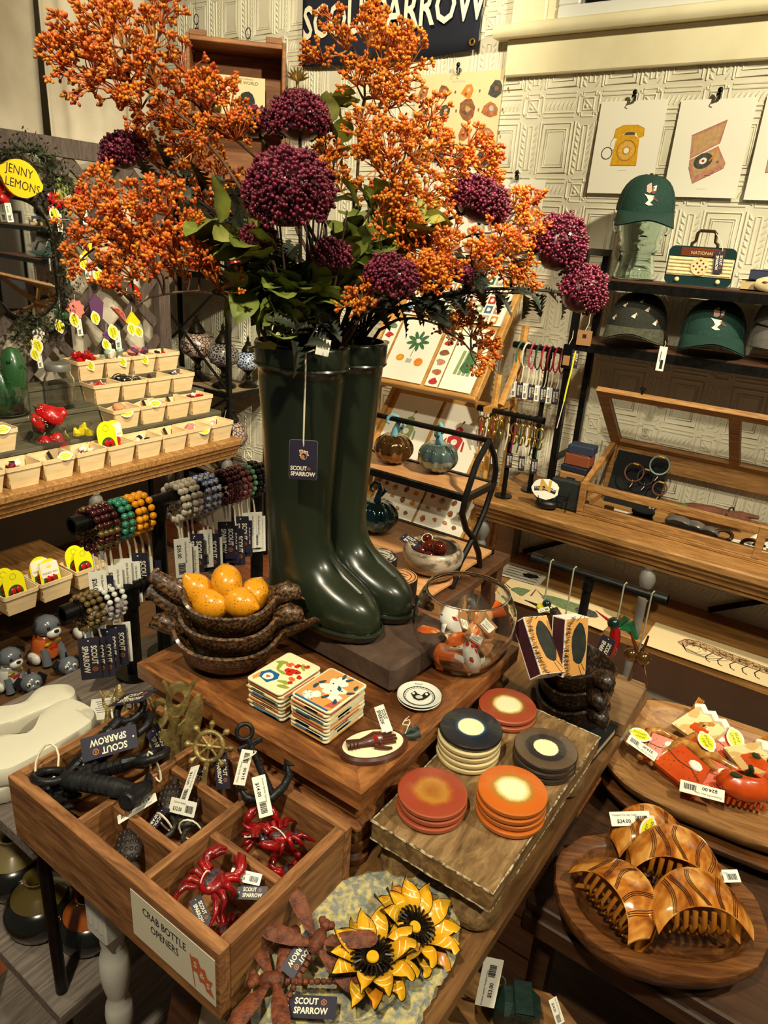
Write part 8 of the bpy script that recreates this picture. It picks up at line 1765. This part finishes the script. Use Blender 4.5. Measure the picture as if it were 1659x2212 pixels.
Pm=fine([onx(a,b,mx_) for a,b in mo],4); cy=sum(q.y for q in Pm)/len(Pm); cz=sum(q.z for q in Pm)/len(Pm)
me_=E('wavy_mirror','wavy edged mirror with thin black frame on the lattice','mirror',(mx_,cy,cz),math.radians(-4.8)); g=G(mat('mirror_silver',C(225,225,222),.02,m=1.)); g.mx(frame((0,0,0),(0,1,0),(0,0,1))); g.prism([(q.y-cy,q.z-cz) for q in Pm],-.004,.002); g.ob('mirror_glass',me_,smooth=0)
g=G(black); g.tube([(.002,q.y-cy,q.z-cz) for q in Pm],.0055,6,closed=True); g.ob('frame',me_)
bx=mat('boxwood_leaf',C(30,40,20),.6,c2=C(46,56,28),sc=60); rr=random.Random(8)
def garland(label,pts,n):
    P_=[onx(a,b,-2.458) for a,b in pts]; c=P_[0]; e=E('leaf_garland',label,'garland',c,group='leaf garlands on the lattice'); g=G(stem_d); g.tube([q-c for q in P_],.004,5); g.ob('vine',e); g=G(bx)
    for k in range(n):
        t=rr.random()*(len(P_)-1.001); i=int(t); q=lerp(P_[i],P_[i+1],t-i)-c+Vector((rr.uniform(0,.03),rr.gauss(0,.026),rr.gauss(0,.026))); d=unit((rr.uniform(.2,1),rr.gauss(0,1),rr.gauss(0,1))); s=unit(d.cross(Vector((rr.random(),rr.random(),rr.random())))); L=rr.uniform(.010,.018)
        g.add([q,q+d*L*.5+s*L*.28,q+d*L,q+d*L*.5-s*L*.28],[(0,1,2,3)])
    g.ob('leaves',e,kind='stuff',smooth=0)
garland('dark leafy garland along the lattice top around the sign',[(-20,350),(30,320),(80,330),(110,370),(150,410),(195,430)],900); garland('dark leafy garland hanging down beside the mirror',[(85,400),(130,470),(130,540),(140,620),(120,700),(60,700),(30,730)],1000)
def novelty(label,px,fn,tags=1,price=True,s=1.):
    p=onx(px[0],px[1],-2.452); e=E('novelty_claw',label,'hair claw',p,group='novelty claws hung on the lattice'); e.scale=(s,)*3; fn(e)
    cord(e,[(.004,0,.01),(.004,.004,.05)],.0009)
    for k in range(tags): tag(e,LEMON,(.016,(-.012,.02)[k],-.034-.012*k),(0,.25+.4*k,-.95),(.25,.9,.3),sc=1.35)
    if price: tag(e,PRICE['k24'],(.013,.006,-.06),(0,.08,-1),(.1,1,.08),sc=1.25)
    return e
fy=lambda: frame((.006,0,0),(0,1,0),(0,0,1))
def wedge(m1,m2):
    def f(e):
        arc=[(.042*math.cos(a),.042*math.sin(a)) for a in [(-.2+k*.24) for k in range(9)]]; g=G(m1); g.mx(fy()); g.prism(arc,-.006,.006); g.ob('rind',e); g=G(m2); g.mx(fy()); g.prism([(x*.86+.002,y*.86+.002) for x,y in arc],.006,.008); g.ob('flesh',e)
    return f
def petals(m,n=5,r=.016):
    def f(e):
        for k in range(n): a=TAU*k/n; g=G(m); g.ball((.008,r*math.cos(a),r*math.sin(a)),r*.9,(.4,1,1),1); g.ob('petal',e)
    return f
def slab2(m,poly):
    def f(e): g=G(m); g.mx(fy()); g.prism(poly,-.005,.006); g.ob('claw_plate',e)
    return f
grap=mat('grapefruit',C(140,44,44),.4,c2=C(186,96,84),sc=120); rind=mat('grapefruit_rind',C(214,140,110),.4)
novelty('grapefruit slice claw half behind the orange berries',(212,570),wedge(rind,grap),1,False,1.2)
novelty('grapefruit slice claw below the price slip',(243,692),wedge(rind,grap),1,True,1.2)
novelty('watermelon slice claw at the right of the lattice',(272,645),wedge(hue['green'],hue['red']),0,False,1.5)
novelty('yellow pizza claw with red slices',(283,690),slab2(hue['yellow'],[(-.03,-.01),(.01,-.04),(.034,-.01),(.0,.03)]),2,False)
novelty('pink zigzag flower claw on the lattice',(160,668),slab2(hue['pink'],[(.034*math.cos(TAU*k/18)*(1 if k%2 else .8),.034*math.sin(TAU*k/18)*(1 if k%2 else .8)) for k in range(18)]),1,True,1.05)
novelty('green olive claw left of the pink flower claw',(128,682),petals(hue['green'],3,.018),1,False)
novelty('red cherry claw hanging below the green olive leaves',(117,440),petals(hue['red'],3,.022),1,True)
novelty('red cherry claw at the far left edge of the lattice',(6,415),petals(hue['red'],4,.020),0,True)
novelty('red cherry claw right of the first cherry claw',(172,425),petals(hue['red'],3,.020),0,True)
novelty('small olive leaf claw near the top of the lattice',(132,408),petals(lg[0],3,.020),0,False)
novelty('purple claw behind the grapefruit slice',(205,665),slab2(hue['purple'],[(-.02,-.04),(.02,-.04),(.03,.02),(0,.05),(-.03,.02)]),1,False)
novelty('yellow banana claw on the lattice behind the berries',(178,545),slab2(hue['yellow'],[(-.03,-.03),(-.01,-.035),(.03,.01),(.034,.04),(.01,.01)]),1,True)
novelty('white flower claw with yellow fruit above the jar',(80,722),petals(hue['white'],5,.012),1,False,1.1)
novelty('yellow and white blossom claw left of the lemon tag',(75,745),petals(hue['yellow'],3,.016),1,True,.9)
novelty('lilac flower claw at the right above the baskets',(228,725),petals(hue['purple'],5,.013),1,True,.9)
# ================================================================== bead bracelet stands on the grey rack
def ystand(label,x,y0,y1,z,posts):
    e=E('bracelet_stand',label,'stand',(x,(y0+y1)/2,.7683)); c=(y0+y1)/2; zz=z-.7683
    g=G(black); g.cyl((0,y0-c,zz),(0,y1-c,zz),.011,n=14)
    for y,s in((y0,1),(y1,-1)): g.cyl((0,y-c,zz),(0,y-c+s*.020,zz),.0155,n=14); g.cyl((0,y-c+s*.026,zz),(0,y-c+s*.030,zz),.0145,n=14)
    g.ob('cross_bar',e)
    for y in posts: g=G(black); g.cyl((0,y-c,.006),(0,y-c,zz),.0135,n=14); g.cyl((0,y-c,zz-.035),(0,y-c,zz-.012),.0165,n=14); g.ob('post',e); g=G(black); g.cyl((0,y-c,0),(0,y-c,.006),.034,n=20); g.ob('base',e)
XS=-1.0
ystand('tall black pipe stand of bead bracelets behind the bird bowls',XS,.585,1.03,1.085,(.752,1.0)); ystand('short black pipe stand of brown bead bracelets',-.985,.545,.72,.945,(.672,))
bead=lambda n,c,c2=None,**k: mat('bead_'+n,c,.2,coat=.6,c2=c2,sc=k.get('sc',90),lo=.45,hi=.55)
BM={'garnet':bead('garnet',C(60,14,14)),'gold':mat('bead_gold',C(120,96,56),.35,m=.5),'teal':bead('teal',C(30,100,76),C(54,128,100)),'amber':bead('amber',C(232,150,14)),'cream':bead('cream',C(216,204,182),C(176,164,146)),'pearl':bead('pearl',C(190,178,164)),'blue':bead('blue',C(30,60,150),C(220,224,228),sc=160),'wine':bead('wine',C(80,16,32)),'mauve':bead('mauve',C(130,70,70)),'mint':bead('mint',C(110,168,132)),'black':bead('black',C(18,18,18)),'olive':bead('olive',C(104,82,46)),'white':bead('white',C(214,212,204)),'crystal':bead('crystal',C(150,140,140))}
V,F=_ico()[2]
def beadmesh(m,r): g=G(m); g.ball((0,0,0),r,lv=2); return g.mesh('bead',90)
BMESH={}
def bracelet(label,x,y,zbar,m,r=.0058,R0=.030,tagk=None,tilt=0,alt=None,grp='bead bracelets on the tall stand',tl=.060):
    n=int(TAU*R0/(2*r*1.02)); e=E('bead_bracelet',label,'bracelet',(x,y,zbar-R0+.012+r),rot=(0,0,tilt),group=grp)
    for k in range(n):
        a=TAU*k/n; mm=alt if alt and k%5==0 else m
        if (mm,r) not in BMESH: BMESH[mm,r]=beadmesh(BM[mm],r)
        link(BMESH[mm,r],'bead',e,loc=(R0*math.cos(a)*.86,R.uniform(-.0008,.0008),R0*math.sin(a)*1.05))
    s=R.uniform(-.004,.004); zt=-R0*1.05-tl
    cord(e,[(.004,0,-R0),(.006,s,-R0-.02),(.010,s,zt)],.0017); cord(e,[(-.002,0,-R0),(.004,s+.003,-R0-.024),(.010,s+.001,zt)],.0017)
    tag(e,NAVY if tagk is None else PRICE[tagk],(.012,s,zt-.030),(.02,s*4,-1),(.55 if tagk else .75,.8,0),sc=1.75)
W2=('first','second','third','fourth','fifth')
spec=[('dark garnet and gold bead','garnet',.615,.0115,4,.0060,.034,'gold',('b26',None,'b26','b28')),('green aventurine bead','teal',.668,.0125,2,.0062,.031,None,('b28','b26')),('amber yellow bead','amber',.695,.0130,3,.0064,.031,None,(None,'b26',None)),('cream howlite bead','cream',.788,.0130,4,.0064,.032,None,('b36','b36','b36',None)),('blue and white painted bead','blue',.846,.0140,3,.0066,.032,None,('b36',None,'b36')),('wine red bead','wine',.905,.0115,3,.0056,.031,None,(None,None,None)),('mauve stone bead','mauve',.942,.012,2,.0062,.031,None,(None,None)),('mint green bead','mint',.968,.011,1,.0056,.030,None,('b28',)),('black stone bead','black',1.008 if False else .984,.010,2,.0056,.032,None,('b26','b28'))]
for nm,m,y,dy,n,r,R0,alt,tg in spec:
    for k in range(n): bracelet('%s bracelet on the tall stand%s'%(nm,', %s from left'%W2[k] if n>1 else ''),XS,y+dy*k,1.085,m,r,R0,tg[k],R.uniform(-.12,.12),alt,tl=.046+.012*(k%3))
for k in range(3): bracelet('brown wood bead bracelet on the short stand, %s from left'%W2[k],-.985,.578+.012*k,.945,'olive',.0054,.028,None,.1,None,'bead bracelets on the short stand',.024+.005*k)
for k in range(3): bracelet('white bead bracelet on the short stand, %s from left'%W2[k],-.985,.618+.014*k,.945,'white',.0050,.027,None if k<2 else 'b26',.0,'crystal','bead bracelets on the short stand',.024)
# ================================================================== ceramics on the low shelves
def vase(label,loc,m1,m2,r,h,k):
    e=E('stoneware_vase',label,'vase',loc,group='squat stoneware vases'); pr=[(r*.55,0),(r*.86,h*.06),(r,h*.26),(r*.96,h*.42),(r*.74,h*.62)]
    g=G(m1); g.lathe(pr,28); g.ob('dark_base',e,smooth=70); g=G(m2); g.lathe([(r*.74,h*.62),(r*.48,h*.76),(r*.30,h*.84),(r*.27,h*.92),(r*.36,h),(r*.31,h*1.0),(r*.22,h*.9),(r*.22,h*.7)],28,cap=False); g.ob('glazed_neck',e,smooth=70)
blg=mat('vase_black',C(22,22,18),.2,coat=.6); 
vase('squat stoneware vase with tan neck at the far left',(-1.02,.43,.4455),blg,mat('vase_tan',C(146,128,84),.2,coat=.6,c2=C(120,104,64),sc=20),.064,.105,0); vase('squat stoneware vase with olive neck in the middle',(-.912,.412,.4455),blg,mat('vase_olive',C(92,76,34),.2,coat=.6),.058,.098,1); vase('squat stoneware vase with orange neck by the pipe leg',(-.826,.445,.4455),blg,mat('vase_orange',C(160,78,14),.2,coat=.6),.052,.09,2)
tal={n:mat('talavera_'+n,c,.25,coat=.5) for n,c in dict(grey=C(92,96,104),white=C(206,204,196),red=C(170,40,30),yellow=C(206,176,40),black=C(24,24,26),orange=C(196,96,40)).items()}
def pug(label,loc,rz,s,body):
    e=E('ceramic_dog',label,'figurine',loc,rz,'painted ceramic dogs'); e.scale=(s,)*3
    g=G(body); g.tube([(0,0,.02),(0,0,.05),(.004,0,.085),(.008,0,.11)],[.040,.046,.040,.028],16); g.ob('body',e,smooth=70)
    for sy in(-1,1):
        g=G(tal['grey']); g.tube([(.028,sy*.026,.06),(.040,sy*.030,.03),(.046,sy*.032,.008)],[.013,.014,.016],10); g.ob('front_leg',e)
        g=G(tal['white']); g.ball((.0,sy*.046,.024),1,(.030,.014,.022),2); g.ob('haunch',e); g=G(tal['black']); g.tube([(.012,sy*.034,.158),(.020,sy*.050,.150),(.024,sy*.052,.130)],[.010,.012,.005],8,flat=.5); g.ob('ear',e)
        g=G(tal['black']); g.ball((.052,sy*.017,.142),.0065,lv=1); g.ob('eye',e); g=G(tal['yellow']); g.ball((.040,sy*.016,.078),1,(.006,.016,.008),1); g.ob('painted_wing',e)
    g=G(tal['grey']); g.ball((.018,0,.135),1,(.042,.042,.036),2); g.ob('head',e); g=G(tal['white']); g.ball((.052,0,.120),1,(.018,.026,.018),2); g.ob('muzzle',e); g=G(tal['black']); g.ball((.066,0,.130),1,(.007,.010,.006),1); g.ob('nose',e)
    g=G(tal['red']); g.ball((.038,0,.062),1,(.010,.022,.012),1); g.ob('painted_bib',e)
ZB=.1655
p=onx(72,1420,-2.03); pug('painted ceramic pug with yellow and red vest',(-2.03,1.055,ZB),0.1,1.0,tal['orange']); pug('black and white ceramic dog behind the bracelets',(-2.06,1.235,ZB),-.1,.95,tal['black']); pug('blue flowered ceramic dog cut off at the left edge',(-1.97,.90,ZB),.1,.85,tal['white'])
def mini(label,loc,rz):
    e=E('ceramic_puppy',label,'figurine',loc,rz,'small ceramic puppies'); g=G(tal['grey']); g.ball((0,0,.030),1,(.032,.034,.030),2); g.ball((.020,0,.022),1,(.018,.022,.018),2); g.ob('head',e)
    for s in(-1,1): g=G(tal['black']); g.tube([(-.004,s*.026,.052),(-.002,s*.040,.036),(.004,s*.036,.014)],[.008,.012,.004],8,flat=.5); g.ob('ear',e); g=G(tal['white']); g.ball((.026,s*.012,.040),.0075,lv=1); g.ob('eye',e); g=G(tal['black']); g.ball((.032,s*.012,.041),.0035,lv=1); g.ob('pupil',e)
    g=G(tal['black']); g.ball((.038,0,.024),.006,(1,1.2,.8),1); g.ob('nose',e); g=G(tal['black']); g.tube([(-.006,0,.056),(-.010,.0,.074)],[.006,.002],6); g.ob('tuft',e)
for k,(x,y) in enumerate(((-1.905,.93),(-1.905,1.055),(-1.90,1.17))): mini(('small grey ceramic puppy nearest the white trays','small grey ceramic puppy with a pointed tuft','small grey ceramic puppy under the hanging tags')[k],(x,y,ZB),-.25)
g=G(mat('bowl_white_gloss',C(206,204,196),.25,coat=.4)); g.lathe([(.02,0),(.035,.01),(.045,.04),(.043,.04),(.033,.013),(0,.008)],24,cap=False); g.m(hue['yellow']); g.tube([(.044*math.cos(TAU*i/24),.044*math.sin(TAU*i/24),.04) for i in range(24)],.0025,6,closed=True); g.ob('painted_bowl',label='small white bowl with a lime rim behind the stand post',cat='bowl',loc=(-1.04,.86,.7685))
g=G(tal['black']); g.ball((0,0,.035),1,(.03,.03,.035),2); g.m(tal['red']); g.ball((.022,-.012,.04),.009,(.6,1,1),1); g.m(tal['yellow']); g.ball((.020,-.018,.022),.007,(.6,1,1),1); g.ob('painted_egg',label='dark painted egg ornament beside the stand post',cat='ornament',loc=(-.945,.86,.7685))
